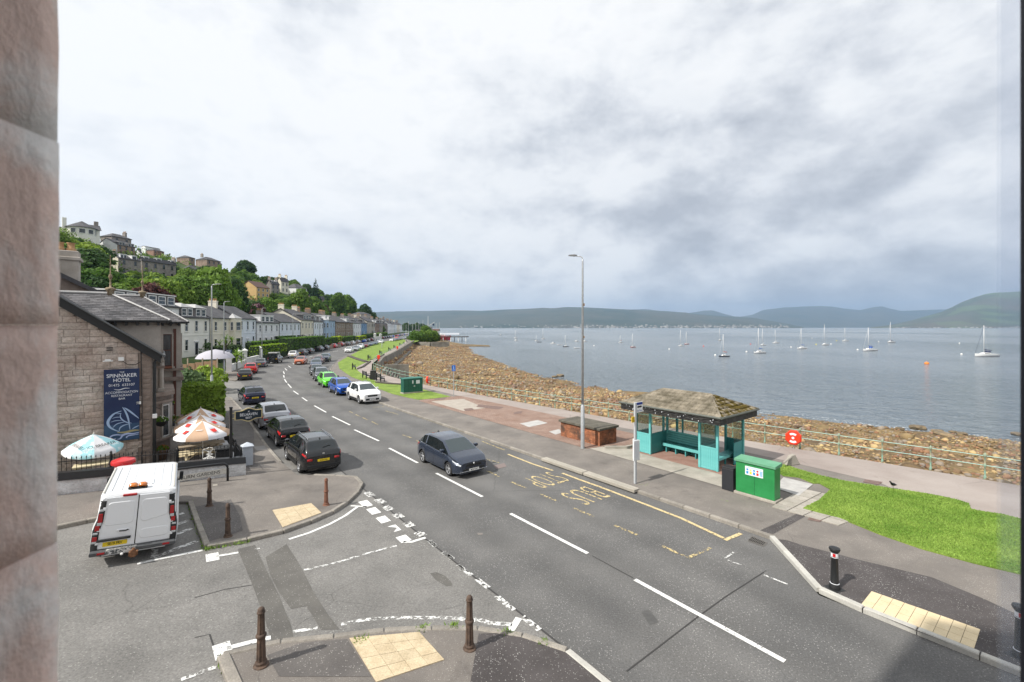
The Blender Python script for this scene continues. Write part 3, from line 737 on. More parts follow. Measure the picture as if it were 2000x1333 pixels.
# ---- water
def make_water():
 m = bpy.data.materials.new('sea water'); m.use_nodes = True; t = m.node_tree; b = t.nodes['Principled BSDF']
 b.inputs['Roughness'].default_value = .13; b.inputs['IOR'].default_value = 1.33
 b.inputs['Specular IOR Level'].default_value = .5
 tcn = N(t, 'ShaderNodeTexCoord')
 lo = N(t, 'ShaderNodeTexNoise', inp={'Scale': .006, 'Detail': 4, 'Distortion': .6}); mp0 = N(t, 'ShaderNodeMapping', inp={'Scale': (1, .45, 1), 'Rotation': (0, 0, R(25))})
 t.links.new(tcn.outputs['Object'], mp0.inputs[0]); t.links.new(mp0.outputs[0], lo.inputs[0])
 c = ramp(t, [(.38, (0.18,0.21,0.235)), (.62, (0.235,0.27,0.30))], lo.outputs[0])
 t.links.new(c.outputs[0], b.inputs['Base Color'])
 rr = ramp(t, [(.35, g3(.10)), (.65, g3(.24))], lo.outputs[0]); t.links.new(rr.outputs[0], b.inputs['Roughness'])
 mp = N(t, 'ShaderNodeMapping', inp={'Scale': (.55, 1.0, 1), 'Rotation': (0, 0, R(18))}); t.links.new(tcn.outputs['Object'], mp.inputs[0])
 h = None
 for sc, w_ in ((.16, .55), (.55, .34), (1.7, .16)):
  n = N(t, 'ShaderNodeTexNoise', inp={'Scale': sc, 'Detail': 4, 'Roughness': .62, 'Distortion': .35}); t.links.new(mp.outputs[0], n.inputs[0])
  v = math_n(t, 'MULTIPLY', n.outputs[0], w_); h = v if h is None else math_n(t, 'ADD', h, v)
 bp = N(t, 'ShaderNodeBump', inp={'Strength': 1.0, 'Distance': 5.0}); t.links.new(h, bp.inputs['Height']); t.links.new(bp.outputs[0], b.inputs['Normal'])
 return m
WATER_M = make_water()
V = []; F = []
nr, na = 90, 70
for i in range(nr):
 r = 16*(22000/16)**(i/(nr-1))
 for k in range(na):
  a = R(150 - 175*k/(na-1)); V.append((r*math.cos(a), r*math.sin(a), -3.5))
for i in range(nr-1):
 for k in range(na-1):
  a = i*na+k; F.append((a+1, a, a+na, a+na+1))
def sea_side(x, y):
 return x > x_at(FENCE, min(y, 560))+3 if y > -38 else True
F = [f for f in F if all(sea_side(V[i][0], V[i][1]) or V[i][1] > 760 for i in f)]
F = [f for f in F if not any(V[i][1] < -36 for i in f)]
link('sea', np_mesh('sea', V, F, WATER_M), kind='structure')
FOAM = wear(MAT('foam', (0.75,0.77,0.78), .6), .56, 3.5, .04)
for lo_, hi_, dd in ((.10, .20, .6), (.11, .19, 1.7)):
 L = [along(WATER, lo_+(hi_-lo_)*k/60) for k in range(61)]
 V = []; F = []
 for k, p in enumerate(L):
  a = Vector(L[min(k+1, 60)])-Vector(L[max(k-1, 0)]); a.normalize(); nn = Vector((a.y, -a.x))
  if nn.x < 0: nn = -nn
  q = Vector(p)+nn*(dd+1.0*noise.noise(Vector((k*.35, dd, 0))))
  for e in (0, .28): V.append((q.x+nn.x*e, q.y+nn.y*e, -3.47+dd*.002))
 for k in range(60): F.append((2*k, 2*k+1, 2*k+3, 2*k+2))
 link('foam_line', np_mesh('foam_line', V, F, FOAM), kind='stuff', label='thin white foam along the water edge')
# ---- far hills across the firth
def hill(name, sil, Dn, Df, mat, base=-3.5, amp=22, seed=0, back=1.5, na=150, nr=34):
 """sil: ridge line as (px, py) seen from the window, ridge at distance Df, foot at Dn"""
 x0, x1 = sil[0][0], sil[-1][0]; V = []; F = []
 for i in range(na):
  px = x0+(x1-x0)*i/(na-1); py = np.interp(px, [p[0] for p in sil], [p[1] for p in sil])
  zt = CAMZ+(HZ-py)/FPX*Df
  dn = Dn*(1+.03*noise.noise(Vector((px*.01, seed, 0))))
  for j in range(nr):
   f = j/(nr-1)
   if f < .75:
    g = f/.75; D = dn+(Df-dn)*g; z = base+(zt-base)*(.35*g+.65*g*g*(3-2*g))
   else:
    g = (f-.75)/.25; D = Df+(Df-dn)*back*g; z = zt*(1-g*g)+base*g*g
   u = (px-1000)/FPX; X = u*D
   nz = noise.noise(Vector((X*.0009+seed, D*.0009, 0)))*1.0+.5*noise.noise(Vector((X*.003, D*.003, seed)))+.22*noise.noise(Vector((X*.009, D*.009, seed)))
   edge = min(1, f*5)*(1 if f < .72 else .35)
   V.append((X, D, z+amp*nz*edge*(.35 if abs(f-.75) < .04 else 1)*min(1, (zt-base)/150)))
 for i in range(na-1):
  for j in range(nr-1):
   a = i*nr+j; F.append((a, a+nr, a+nr+1, a+1))
 return link(name, np_mesh(name, V, F, mat, True), kind='structure')
def hill_mat(name, a, b, c):
 m = MAT(name, a, .95, b, .0011, fine=.25, fscale=.02, detail=10, thr=(.38, .62), dist=.4)
 t = m.node_tree; bb = t.nodes['Principled BSDF']; tcn = N(t, 'ShaderNodeTexCoord')
 mp = N(t, 'ShaderNodeMapping', inp={'Scale': (1, .8, 3)}); t.links.new(tcn.outputs['Object'], mp.inputs[0])
 n = N(t, 'ShaderNodeTexVoronoi', inp={'Scale': .0035}); t.links.new(mp.outputs[0], n.inputs[0])
 s = N(t, 'ShaderNodeSeparateColor'); t.links.new(n.outputs['Color'], s.inputs[0])
 r = ramp(t, [(.62, g3(0)), (.68, g3(.7))], s.outputs[0])
 t.links.new(mixc(t, r.outputs[0], base_socket(m), c), bb.inputs['Base Color'])
 return m
HM1 = hill_mat('far hill moor and forest', (0.022,0.042,0.026), (0.070,0.070,0.048), (0.055,0.062,0.040))
HM2 = hill_mat('headland moor and fields', (0.035,0.060,0.025), (0.095,0.080,0.055), (0.090,0.130,0.050))
hill('far_hills', [(300,640),(500,628),(640,614),(730,610.5),(800,608),(845,607.5),(900,606.5),(940,607.5),(985,605),(1030,603.5),(1060,601.5),(1080,602.5),(1105,600),(1140,600.5),(1200,603.5),(1250,606),(1300,608),(1340,611),(1380,616),(1430,619),(1470,622),(1510,628),(1545,634),(1570,639.6)], 5000, 7800, HM1, seed=1)
hill('far_hills', [(1180,625),(1230,605),(1262,604),(1300,609),(1345,612),(1375,607),(1392,606.5),(1410,612),(1440,620),(1470,615),(1490,606),(1530,601),(1560,599.5),(1600,597.8),(1625,599),(1650,603),(1680,606),(1702,601),(1722,598.2),(1738,603),(1760,607.5),(1800,606),(1850,604),(1900,600),(2100,600)], 9000, 12500, HM1, seed=5)
hill('far_hills', [(1700,639.6),(1740,635),(1780,626),(1810,617.5),(1840,609),(1862,599),(1880,589.5),(1905,580.5),(1925,575),(1945,572.5),(1965,571.5),(1990,569.5),(2030,568),(2100,572),(2300,590),(2500,610)], 4700, 6800, HM2, seed=9)
TOWN = MAT('far houses', (0.25,0.245,0.23), .9, island=.6, world=True)
rr_ = np.random.default_rng(5); V = []; F = []
def far_house(px, D, zb, w, h):
 u = (px-1000)/FPX; x = u*D; d = w*.7; o = len(V)
 V.extend([(x-w/2,D,zb),(x+w/2,D,zb),(x+w/2,D+d,zb),(x-w/2,D+d,zb),(x-w/2,D,zb+h),(x+w/2,D,zb+h),(x+w/2,D+d,zb+h),(x-w/2,D+d,zb+h)])
 F.extend([(0+o,1+o,5+o,4+o),(1+o,2+o,6+o,5+o),(2+o,3+o,7+o,6+o),(3+o,0+o,4+o,7+o),(4+o,5+o,6+o,7+o)])
for k in range(430):
 px = rr_.choice([rr_.uniform(900, 1540), rr_.normal(1250, 70), rr_.normal(1440, 45), rr_.uniform(1080, 1500)])
 if not 860 < px < 1545: continue
 up = abs(rr_.normal(0, 1)); D = 4900+up*130
 far_house(px, D, -4+up*9+(D-4900)*.05, rr_.uniform(9, 26), rr_.uniform(6, 11))
for k in range(75):
 px = rr_.uniform(1735, 2080); up = abs(rr_.normal(0, .6)); D = 4560+up*100
 far_house(px, D, -4+up*8, rr_.uniform(9, 30), rr_.uniform(4, 8))
link('far_village', np_mesh('far_village', V, F, TOWN), kind='stuff', label='pale houses of the villages strung along the far shore')
# ---- boats
HULLW = MAT('white boat hull', (0.80,0.80,0.79), .3, spec=.5); HULLD = MAT('dark boat hull', (0.03,0.035,0.05), .3); HULLR = MAT('red boat hull', (0.45,0.05,0.03), .35)
MAST = MAT('mast alloy', (0.62,0.63,0.64), .4); COVB = MAT('blue sail cover', (0.02,0.10,0.42), .8); COVN = MAT('navy sail cover', (0.02,0.03,0.08), .8); COVR = MAT('red sail cover', (0.50,0.07,0.04), .8)
GLASSD = MAT('boat window', (0.02,0.025,0.03), .1); RIG = MAT('rigging wire', (0.35,0.36,0.37), .5); DECK = MAT('boat deck', (0.62,0.60,0.55), .7); ANTI = MAT('waterline band', (0.05,0.06,0.09), .5)
def hull_sections(L, B, H, bowrake=.10):
 secs = []
 for i in range(11):
  f = i/10; x = -L/2+L*f
  w = B/2*(1-(max(0, f-.42)/.58)**2.2)*(.80+.2*min(1, f/.35)); sh = H*(.86+.28*f*f)
  secs.append((x+bowrake*L*0*f, max(w, .02), sh))
 return secs
def make_boat(L, kind, hull, cover, mast_h, lbl, loc, rz, group='boats at their moorings'):
 B = L*.32; H = L*.115
 nm = {'yacht': 'sailing_yacht', 'dinghy': 'open_boat', 'motor': 'motor_boat'}[kind]
 t = thing(nm, lbl, 'yacht' if kind == 'yacht' else 'boat', loc, rz, group)
 S = hull_sections(L, B, H); m = MB(); V = []; F = []
 for x, w, sh in S:
  V += [(x, -w, sh), (x, -w*.92, sh*.45), (x, -w*.60, -.12), (x, 0, -.25), (x, w*.60, -.12), (x, w*.92, sh*.45), (x, w, sh)]
 for i in range(10):
  for k in range(6): F.append((i*7+k, i*7+k+1, (i+1)*7+k+1, (i+1)*7+k))
 F.append(tuple(range(6, -1, -1)))
 m.add(V, F); m.build('hull', hull, t, smooth=True)
 m = MB(); V = [(x, -w*.98, sh-.03) for x, w, sh in S]+[(x, w*.98, sh-.03) for x, w, sh in S]
 m.add(V, [(i, i+1, 12+i, 11+i) for i in range(10)]); m.build('deck', DECK, t)
 m = MB()
 if kind == 'yacht':
  c0, c1 = -L*.12, L*.22
  m.add([(c0,-B*.26,H),(c1,-B*.18,H),(c1,B*.18,H),(c0,B*.26,H),(c0,-B*.22,H+.45),(c1-L*.06,-B*.14,H+.32),(c1-L*.06,B*.14,H+.32),(c0,B*.22,H+.45)],
   [(4,5,6,7),(0,1,5,4),(1,2,6,5),(2,3,7,6),(3,0,4,7)]); m.build('cabin', HULLW, t)
  g = MB(); g.box(c0+L*.03, c1-L*.10, -B*.252, -B*.16, H+.12, H+.26); g.box(c0+L*.03, c1-L*.10, B*.16, B*.252, H+.12, H+.26); g.build('window', GLASSD, t)
  mx = L*.08; hh = mast_h
  MB().tube([(mx,0,H+.2),(mx,0,H+hh)], .055+.004*L, 8).build('mast', MAST, t, True)
  MB().tube([(mx,0,H+1.15),(mx-L*.38,0,H+1.05)], .05, 6).build('boom', MAST, t, True)
  if cover:
   c = MB(); c.tube([(mx-.1,0,H+1.35),(mx-L*.12,0,H+1.3),(mx-L*.26,0,H+1.22),(mx-L*.37,0,H+1.12)], .20*L/9, 8, .10); c.build('sail_cover', cover, t, True)
  r = MB(); r.tube([(mx,0,H+hh*.97),(L*.49,0,H*1.1)], .035 if L > 7 else .02, 5); r.build('forestay_sail', COVN if cover is COVN else MAST, t, True)
  r = MB()
  r.tube([(mx,0,H+hh*.97),(-L*.49,0,H)], .015, 4)
  for s_ in (-1, 1):
   r.tube([(mx,0,H+hh*.95),(mx,s_*B*.48,H)], .015, 4); r.tube([(mx,0,H+hh*.5),(mx-.2,s_*B*.48,H)], .012, 4); r.tube([(mx,0,H+hh*.5),(mx,s_*B*.22,H+hh*.52)], .02, 4)
  r.build('rigging', RIG, t)
  if L > 7:
   r = MB()
   for s_ in (-1, 1):
    prev = None
    for i in range(1, 11, 2):
     x, w, sh = S[i]; r.tube([(x, s_*w*.95, sh),(x, s_*w*.95, sh+.55)], .015, 4)
     if prev: r.tube([prev, (x, s_*w*.95, sh+.55)], .012, 4)
     prev = (x, s_*w*.95, sh+.55)
   r.build('guard_rail', RIG, t)
   c = MB(); c.add([(-L*.14,-B*.25,H+.4),(-L*.03,-B*.22,H+.4),(-L*.03,B*.22,H+.4),(-L*.14,B*.25,H+.4),(-L*.14,-B*.22,H+.95),(-L*.07,-B*.18,H+.95),(-L*.07,B*.18,H+.95),(-L*.14,B*.22,H+.95)],[(4,5,6,7),(0,1,5,4),(1,2,6,5),(2,3,7,6)]); c.build('spray_hood', cover or COVN, t)
 elif kind == 'motor':
  m.add([(-L*.1,-B*.3,H),(L*.24,-B*.22,H),(L*.24,B*.22,H),(-L*.1,B*.3,H),(-L*.08,-B*.26,H+.8),(L*.12,-B*.2,H+.75),(L*.12,B*.2,H+.75),(-L*.08,B*.26,H+.8)],[(4,5,6,7),(0,1,5,4),(1,2,6,5),(2,3,7,6),(3,0,4,7)]); m.build('cabin', HULLW, t)
  g = MB(); g.box(-L*.05, L*.08, -B*.30, B*.30, H+.40, H+.65); g.build('window', GLASSD, t)
 else:
  m.box(-L*.1, -L*.02, -B*.4, B*.4, H*.8, H*.95); m.box(L*.12, L*.18, -B*.36, B*.36, H*.8, H*.95); m.build('thwart', DECK, t)
 b = MB()
 V = []; F = []
 for x, w, sh in S: V += [(x, -w*.90, .10), (x, -w*.86, -.02)]
 for x, w, sh in S: V += [(x, w*.90, .10), (x, w*.86, -.02)]
 for i in range(10): F += [(2*i, 2*i+1, 2*i+3, 2*i+2), (22+2*i, 24+2*i, 25+2*i, 23+2*i)]
 b.add([(x, y*1.06, z) for x, y, z in V], F); b.build('waterline_band', ANTI, t)
 return t
def sea_at(px, py):
 D = (CAMZ+3.5)*FPX/(py-HZ); return ((px-1000)/FPX*D, D, -3.5)
BO = [(1925,697,48,636,'yacht',HULLW,COVN,'large white yacht with navy sail cover, furthest right and nearest of the moored boats'),
(1740,669.5,20,629,'yacht',HULLW,None,'white yacht without sail cover moored in front of the sloping headland'),
(1698,686,32,640,'yacht',HULLW,COVB,'white yacht with bright blue sail cover, left of the lone far right yacht'),
(1651,666.5,13,640,'yacht',HULLW,None,'small white yacht with bare mast, between two bigger yachts before the headland'),
(1611,674.5,18,634,'yacht',HULLW,None,'white yacht with tall bare mast and high cockpit below the highest blue hill'),
(1566,682,22,641,'yacht',HULLW,COVB,'white yacht with small blue sail cover and outboard, in the middle of the moorings'),
(1515,670.5,13,644,'yacht',HULLW,None,'small pale yacht moored beyond the end of the hillside village'),
(1490,675,14,642,'yacht',HULLW,None,'small white yacht just behind the twin-railed white yacht with blue cover'),
(1483,690.5,26,641,'yacht',HULLW,COVB,'white yacht with blue sail cover and guard rails, above the shelter roof'),
(1414,697.5,21,653,'yacht',HULLD,COVR,'dark hulled yacht with red sail cover, nearest yacht right of the lamp post'),
(1406,665.5,9,640,'yacht',HULLW,None,'tiny far white yacht behind the dark hulled one'),
(1341,673,6,648,'yacht',HULLR,None,'tiny brown hulled yacht, right one of a close pair'),
(1330,676.5,8,645,'yacht',HULLW,None,'tiny white yacht, left one of a close pair'),
(1236,679,8,652,'yacht',HULLR,None,'tiny red hulled yacht alone right of the lamp post'),
(1212,670,6,655,'yacht',HULLW,COVR,'tiny white yacht nearest the lamp post on its right'),
(1105,678,7,655,'yacht',HULLD,None,'tiny dark hulled yacht left of the lamp post'),
(1061,662.5,8,641,'yacht',HULLW,None,'small white yacht with tall mast beyond the open boats'),
(1048,666.5,6,655,'yacht',HULLW,None,'tiny white yacht left of the tall masted one'),
(1007,661,7,645,'yacht',HULLW,None,'furthest left white yacht off the pier'),
(978,655,5,0,'motor',HULLD,None,'dark motor boat under way, furthest left on the water'),
(1008,666,5,0,'motor',HULLW,None,'white motor boat below the furthest left yacht'),
(1053,669,5,0,'dinghy',HULLD,None,'dark open boat below the tall masted small yacht'),
(1080,672,7,0,'motor',HULLW,None,'white motor boat between the open boats'),
(1093,674.5,6,0,'dinghy',HULLW,None,'white open boat just left of the dark hulled yacht'),
(1127,681,7,0,'dinghy',HULLW,None,'white open boat nearest the lamp post on its left'),
(1126,667.5,6,0,'motor',HULLW,None,'white motor boat far off beside the lamp post'),
(1142,668,5,0,'motor',HULLW,None,'white motor boat showing on the right edge of the lamp post')]
for i, (px, py, w, mt, kd, hm, cv, lb) in enumerate(BO):
 p = sea_at(px, py); L = w/FPX*p[1]*(1.0 if kd == 'yacht' else 1.05)
 L = max(3.2, min(L*1.04, 12)); H = L*.115
 mh = (CAMZ+(HZ-mt)/FPX*p[1])+3.5-H if kd == 'yacht' else 0
 make_boat(L, kd, hm, cv, mh, lb, p, R(8+(i*37 % 22)) + (math.pi if i in (5, 9) else math.pi), 'yachts and boats at their moorings')
BUOY = {'w': MAT('white buoy', (0.75,0.75,0.73), .5), 'o': MAT('orange buoy', (0.75,0.22,0.04), .5), 'y': MAT('yellow buoy', (0.65,0.60,0.08), .5), 'r': MAT('red buoy', (0.6,0.06,0.05), .5)}
BL = {'w': 'small white mooring buoy floating among the yachts', 'o': 'orange and white mooring buoy closest to the shore', 'y': 'small yellow mooring buoy near the middle yachts', 'r': 'small red mooring buoy right of the lamp post'}
bme = {}
for px, py, c in [(1878,693,'w'),(1810,712,'o'),(1675,684,'w'),(1623,673,'w'),(1594,673.5,'y'),(1716,668,'w'),(1545,679,'w'),(1458,688,'w'),(1397,695,'w'),(1374,677,'r'),(1307,683,'w'),(1160,676,'w'),(1466,673,'r'),(1634,666,'y'),(1586,661,'w'),(1874,671,'w')]:
 if c not in bme: bme[c] = MB().lathe([(.02,-.2),(.30,-.1),(.42,.12),(.36,.36),(.16,.50),(.04,.56)], 12).mesh('mooring_buoy', BUOY[c], True)
 p = sea_at(px, py); s_ = 1.3 if c == 'o' else .85
 nb = min(BO, key=lambda b: abs(b[0]-px)+2*abs(b[1]-py)); wv = nb[7].split(',')[0].split(' with ')[0].split(' below ')[0].split(' in front')[0].split(' alone')[0].split(' moored')[0]
 lbl = BL[c] if c == 'o' else 'small %s mooring buoy %s of the %s' % ({'w': 'white', 'y': 'yellow', 'r': 'red'}[c], 'left' if px < nb[0] else 'right', wv)
 tag(link('mooring_buoy', bme[c], loc=p, scale=(s_, s_, s_)), ' '.join(lbl.split()[:16]), 'buoy', 'mooring buoys')
# ---- vehicles
def paint(name, c, metal=.3, rough=.25, coat=.8):
 return MAT('car paint '+name, c, rough, metal=metal, coat=coat, spec=.5)
CARGLASS = MAT('tinted car glass', (0.010,0.014,0.016), .04, spec=.7)
CARGLASS_L = MAT('car glass', (0.030,0.045,0.050), .05, spec=.8)
TYRE = MAT('tyre rubber', (0.018,0.018,0.019), .8); RIMM = MAT('alloy wheel', (0.42,0.43,0.45), .3, metal=.7); RIMD = MAT('dark alloy wheel', (0.10,0.105,0.11), .3, metal=.6)
PLAST = MAT('black car plastic', (0.020,0.021,0.022), .6); CHROME = MAT('chrome trim', (0.65,0.66,0.68), .15, metal=1.0)
REDL = MAT('red lamp lens', (0.38,0.012,0.015), .15, spec=.6); CLEARL = MAT('clear lamp lens', (0.55,0.58,0.60), .1, metal=.3, spec=.6); AMBERL = MAT('amber beacon lens', (0.75,0.25,0.02), .15)
PLY = MAT('yellow number plate', (0.75,0.55,0.02), .5); PLW = MAT('white number plate', (0.75,0.75,0.73), .5); INK = MAT('black lettering', (0.01,0.01,0.01), .6)
SEAM = MAT('panel gap', (0.008,0.008,0.009), .9)
class Car:
 """a car body lofted from its side profile; x forward, y left, z up, origin on the road under the centre"""
 def __init__(c, L, Wd, H, wb, fo, r, top, belt, cab, wide=.93, gc=.20, roofw=.72, nosew=.78, tailw=.86, cladding=False, nose_z=(.30,.66), tail_z=(.34,.95)):
  c.L, c.W, c.H, c.r = L, Wd, H, r
  c.xf = L/2-fo; c.xr = c.xf-wb; c.top = top; c.belt = belt; c.cab = cab; c.gc = gc; c.roofw = roofw
  c.nosew, c.tailw, c.wide = nosew, tailw, wide; c.cladding = cladding; c.nose_z = nose_z; c.tail_z = tail_z
  R_ = r+.055
  xs = set([L/2, L/2-.03, L/2-.10, L/2-.22, L/2-.36, -L/2, -L/2+.03, -L/2+.10, -L/2+.22, -L/2+.36])
  for xa in (c.xf, c.xr):
   for k in range(9): xs.add(round(xa+R_*math.cos(math.pi*k/8), 4))
  for x, _ in top: xs.add(x)
  for x in cab: xs.add(x)
  for k in range(1, 22):
   x = -L/2+L*k/22
   if min(abs(x-y) for y in xs) > .06: xs.add(x)
  c.xs = sorted(x for x in xs if -L/2 <= x <= L/2); c.R = R_
 def ip(c, x, pts):
  p = sorted(pts); return float(np.interp(x, [a for a, b in p], [b for a, b in p]))
 def ring(c, x, half=True):
  L, W_ = c.L, c.W
  ef = L/2-x; er = x+L/2
  w = W_/2
  w *= c.nosew+(1-c.nosew)*min(1, ef/.45)**.5 if ef < .45 else 1
  w *= c.tailw+(1-c.tailw)*min(1, er/.38)**.5 if er < .38 else 1
  zt = c.ip(x, c.top); zs = min(c.ip(x, c.belt), zt-.03)
  zb = c.gc+ (.06*max(0, 1-ef/.5)) + (.10*max(0, 1-er/.5))
  arch = 0
  for xa in (c.xf, c.xr):
   if abs(x-xa) < c.R: arch = max(arch, c.r+math.sqrt(max(0, c.R**2-(x-xa)**2)))
  lo = max(zb, arch)
  zm = max(.34+(.12 if c.cladding else 0), lo+.012); zm2 = max(.62, lo+.024)
  zm2 = min(zm2, zs-.05)
  incab = c.cab[0] >= x >= c.cab[3]
  hood_w = w*.90
  if x >= c.cab[0]: wr = hood_w
  elif x >= c.cab[1]: f = (c.cab[0]-x)/(c.cab[0]-c.cab[1]); wr = hood_w+(W_/2*c.roofw-hood_w)*f
  elif x >= c.cab[2]: wr = W_/2*c.roofw
  elif x >= c.cab[3]: f = (c.cab[2]-x)/(c.cab[2]-c.cab[3]); wr = W_/2*c.roofw+(w*.82-W_/2*c.roofw)*f
  else: wr = w*.88
  flare = .012 if arch else 0
  P = [(w*.965+flare, lo), (w*.99+flare, min(zm, zs-.1)), (w*1.0+flare, zm2), (w*.985, zs-.07), (w*c.wide, zs),
   (w*c.wide-.01 if zt > zs+.1 else min(w*c.wide-.01, wr+.03), zs+.012),
   (wr+.02, max(zt-.05, zs+.018)), (wr-.03, max(zt-.015, zs+.024)), (wr*.87, zt+.0), (wr*.55, zt+.012), (0, zt+.02)]
  if ef < .13:   # round the nose over
   k = 1-ef/.13; P = [(y*(1-.04*k), z+(c.nose_z[0]-z)*k*.35 if z < c.nose_z[0]+.05 else (z-(z-c.nose_z[1])*k*.45 if z > c.nose_z[1] else z)) for y, z in P]
  if er < .08:
   k = 1-er/.08; P = [(y*(1-.02*k), z) for y, z in P]
  return P
 def S(c, x, v, off=0.0, side=1):
  """point on the body at station x, ring coordinate v"""
  def q(x, v):
   P = c.ring(x); i = min(int(v), len(P)-2); f = v-i
   return Vector((x, side*(P[i][0]*(1-f)+P[i+1][0]*f), P[i][1]*(1-f)+P[i+1][1]*f))
  p = q(x, v)
  if off:
   e = .01; a = q(min(x+e, c.L/2), v)-q(max(x-e, -c.L/2), v); b = q(x, min(v+.05, 9.99))-q(x, max(v-.05, 0))
   n = a.cross(b)*side
   if n.length > 1e-9: p = p+n.normalized()*off*(-1 if n.dot(Vector((0, side, .6))) < 0 else 1)
  return p
 def patch(c, m, x0, x1, v0, v1, off=.004, nu=5, nv_=4, sides=(1, -1), edge=None):
  for sd_ in sides:
   vs = []
   for i in range(nu+1):
    for j in range(nv_+1):
     x = x0+(x1-x0)*i/nu; v = v0+(v1-v0)*j/nv_
     if edge: x, v = edge(i/nu, j/nv_, x, v)
     vs.append(c.S(x, v, off, sd_))
   fs = []
   for i in range(nu):
    for j in range(nv_):
     a = i*(nv_+1)+j; f = (a, a+nv_+1, a+nv_+2, a+1); fs.append(f if sd_ > 0 else f[::-1])
   m.add(vs, fs)
  return m
 def meshes(c, pillars=(), seams=(), style=None, rear_win=True, side_dark=True):
  """body, windscreen, rear window, side windows"""
  xs = c.xs; n = 11; V = []; body = []; ws = []; rw = []; sw = []
  for x in xs:
   P = c.ring(x)
   for s_ in (1, -1):
    for y, z in P: V.append((x, s_*y, z))
  X0, X1, X2, X3 = c.cab   # cowl, windscreen top, rear glass top, rear glass base
  side_f, side_r = c.cab[0]-.12, c.cab[3]+.10
  for i in range(len(xs)-1):
   xm = (xs[i]+xs[i+1])/2
   for s_ in (0, 1):
    for j in range(n-1):
     a = i*2*n+s_*n+j; b = a+2*n
     f = (a, b, b+1, a+1) if s_ == 1 else (a, a+1, b+1, b)
     f = f[::-1]
     dest = body
     if j >= 8 and X1 < xm < X0: dest = ws
     elif j >= 8 and X3 < xm < X2 and rear_win: dest = rw
     elif j == 5 and side_r < xm < side_f and not any(p0 < xm < p1 for p0, p1 in pillars): dest = sw
     dest.append(f)
  for i in (0, len(xs)-1):     # end caps
   base = i*2*n
   idx = [base+j for j in range(n)]+[base+n+j for j in range(n-1, -1, -1)]
   body.append(tuple(idx) if i else tuple(idx[::-1]))
  und = [(0, 0)]
  res = {}
  def mk(name, faces, inset=0):
   used = sorted(set(k for f in faces for k in f)); mp = {k: q for q, k in enumerate(used)}
   m = MB(); m.add([V[k] for k in used], [tuple(mp[k] for k in f) for f in faces]); return m
  res['body'] = mk('body', body)
  res['body'].box(-c.L/2+.12, c.L/2-.12, -c.W*.36, c.W*.36, c.gc-.02, c.gc+.3)
  for nm, fs in (('windscreen', ws), ('rear_window', rw), ('side_window', sw)):
   if fs: res[nm] = mk(nm, fs)
  return res
def wheel_meshes(r, w, dark=False, spokes=5):
 ty = MB(); ty.lathe([(r*.66,-w/2),(r*.90,-w/2),(r,-w*.32),(r,w*.32),(r*.90,w/2),(r*.66,w/2),(r*.64,w*.2),(r*.64,-w*.2),(r*.66,-w/2)], 20, axis='y', caps=False)
 rim = MB(); rim.lathe([(.01,w*.02),(r*.64,w*.02)], 20, axis='y', caps=False); rim.lathe([(.01,-w*.3),(r*.64,-w*.3)], 12, axis='y', caps=False)
 sp = MB()
 for k in range(spokes):
  a = 2*math.pi*k/spokes; sp.m = Matrix.Rotation(a, 4, 'Y'); sp.add([(-.035,w*.30,0),(.035,w*.30,0),(.05,w*.44,r*.62),(-.05,w*.44,r*.62),(-.03,w*.12,0),(.03,w*.12,0),(.04,w*.3,r*.62),(-.04,w*.3,r*.62)],[(0,1,2,3),(0,3,7,4),(1,5,6,2)])
 sp.m = None; sp.lathe([(r*.60,w*.30),(r*.63,w*.50),(r*.68,w*.505),(r*.68,w*.45)], 20, axis='y', caps=False); sp.lathe([(.06,w*.3),(.05,w*.36),(.01,w*.37)], 10, axis='y')
 return ty.mesh('tyre', TYRE, True), rim.mesh('wheel_well', SEAM if not dark else SEAM, True), sp.mesh('rim', RIMD if dark else RIMM)
PROTO = {}
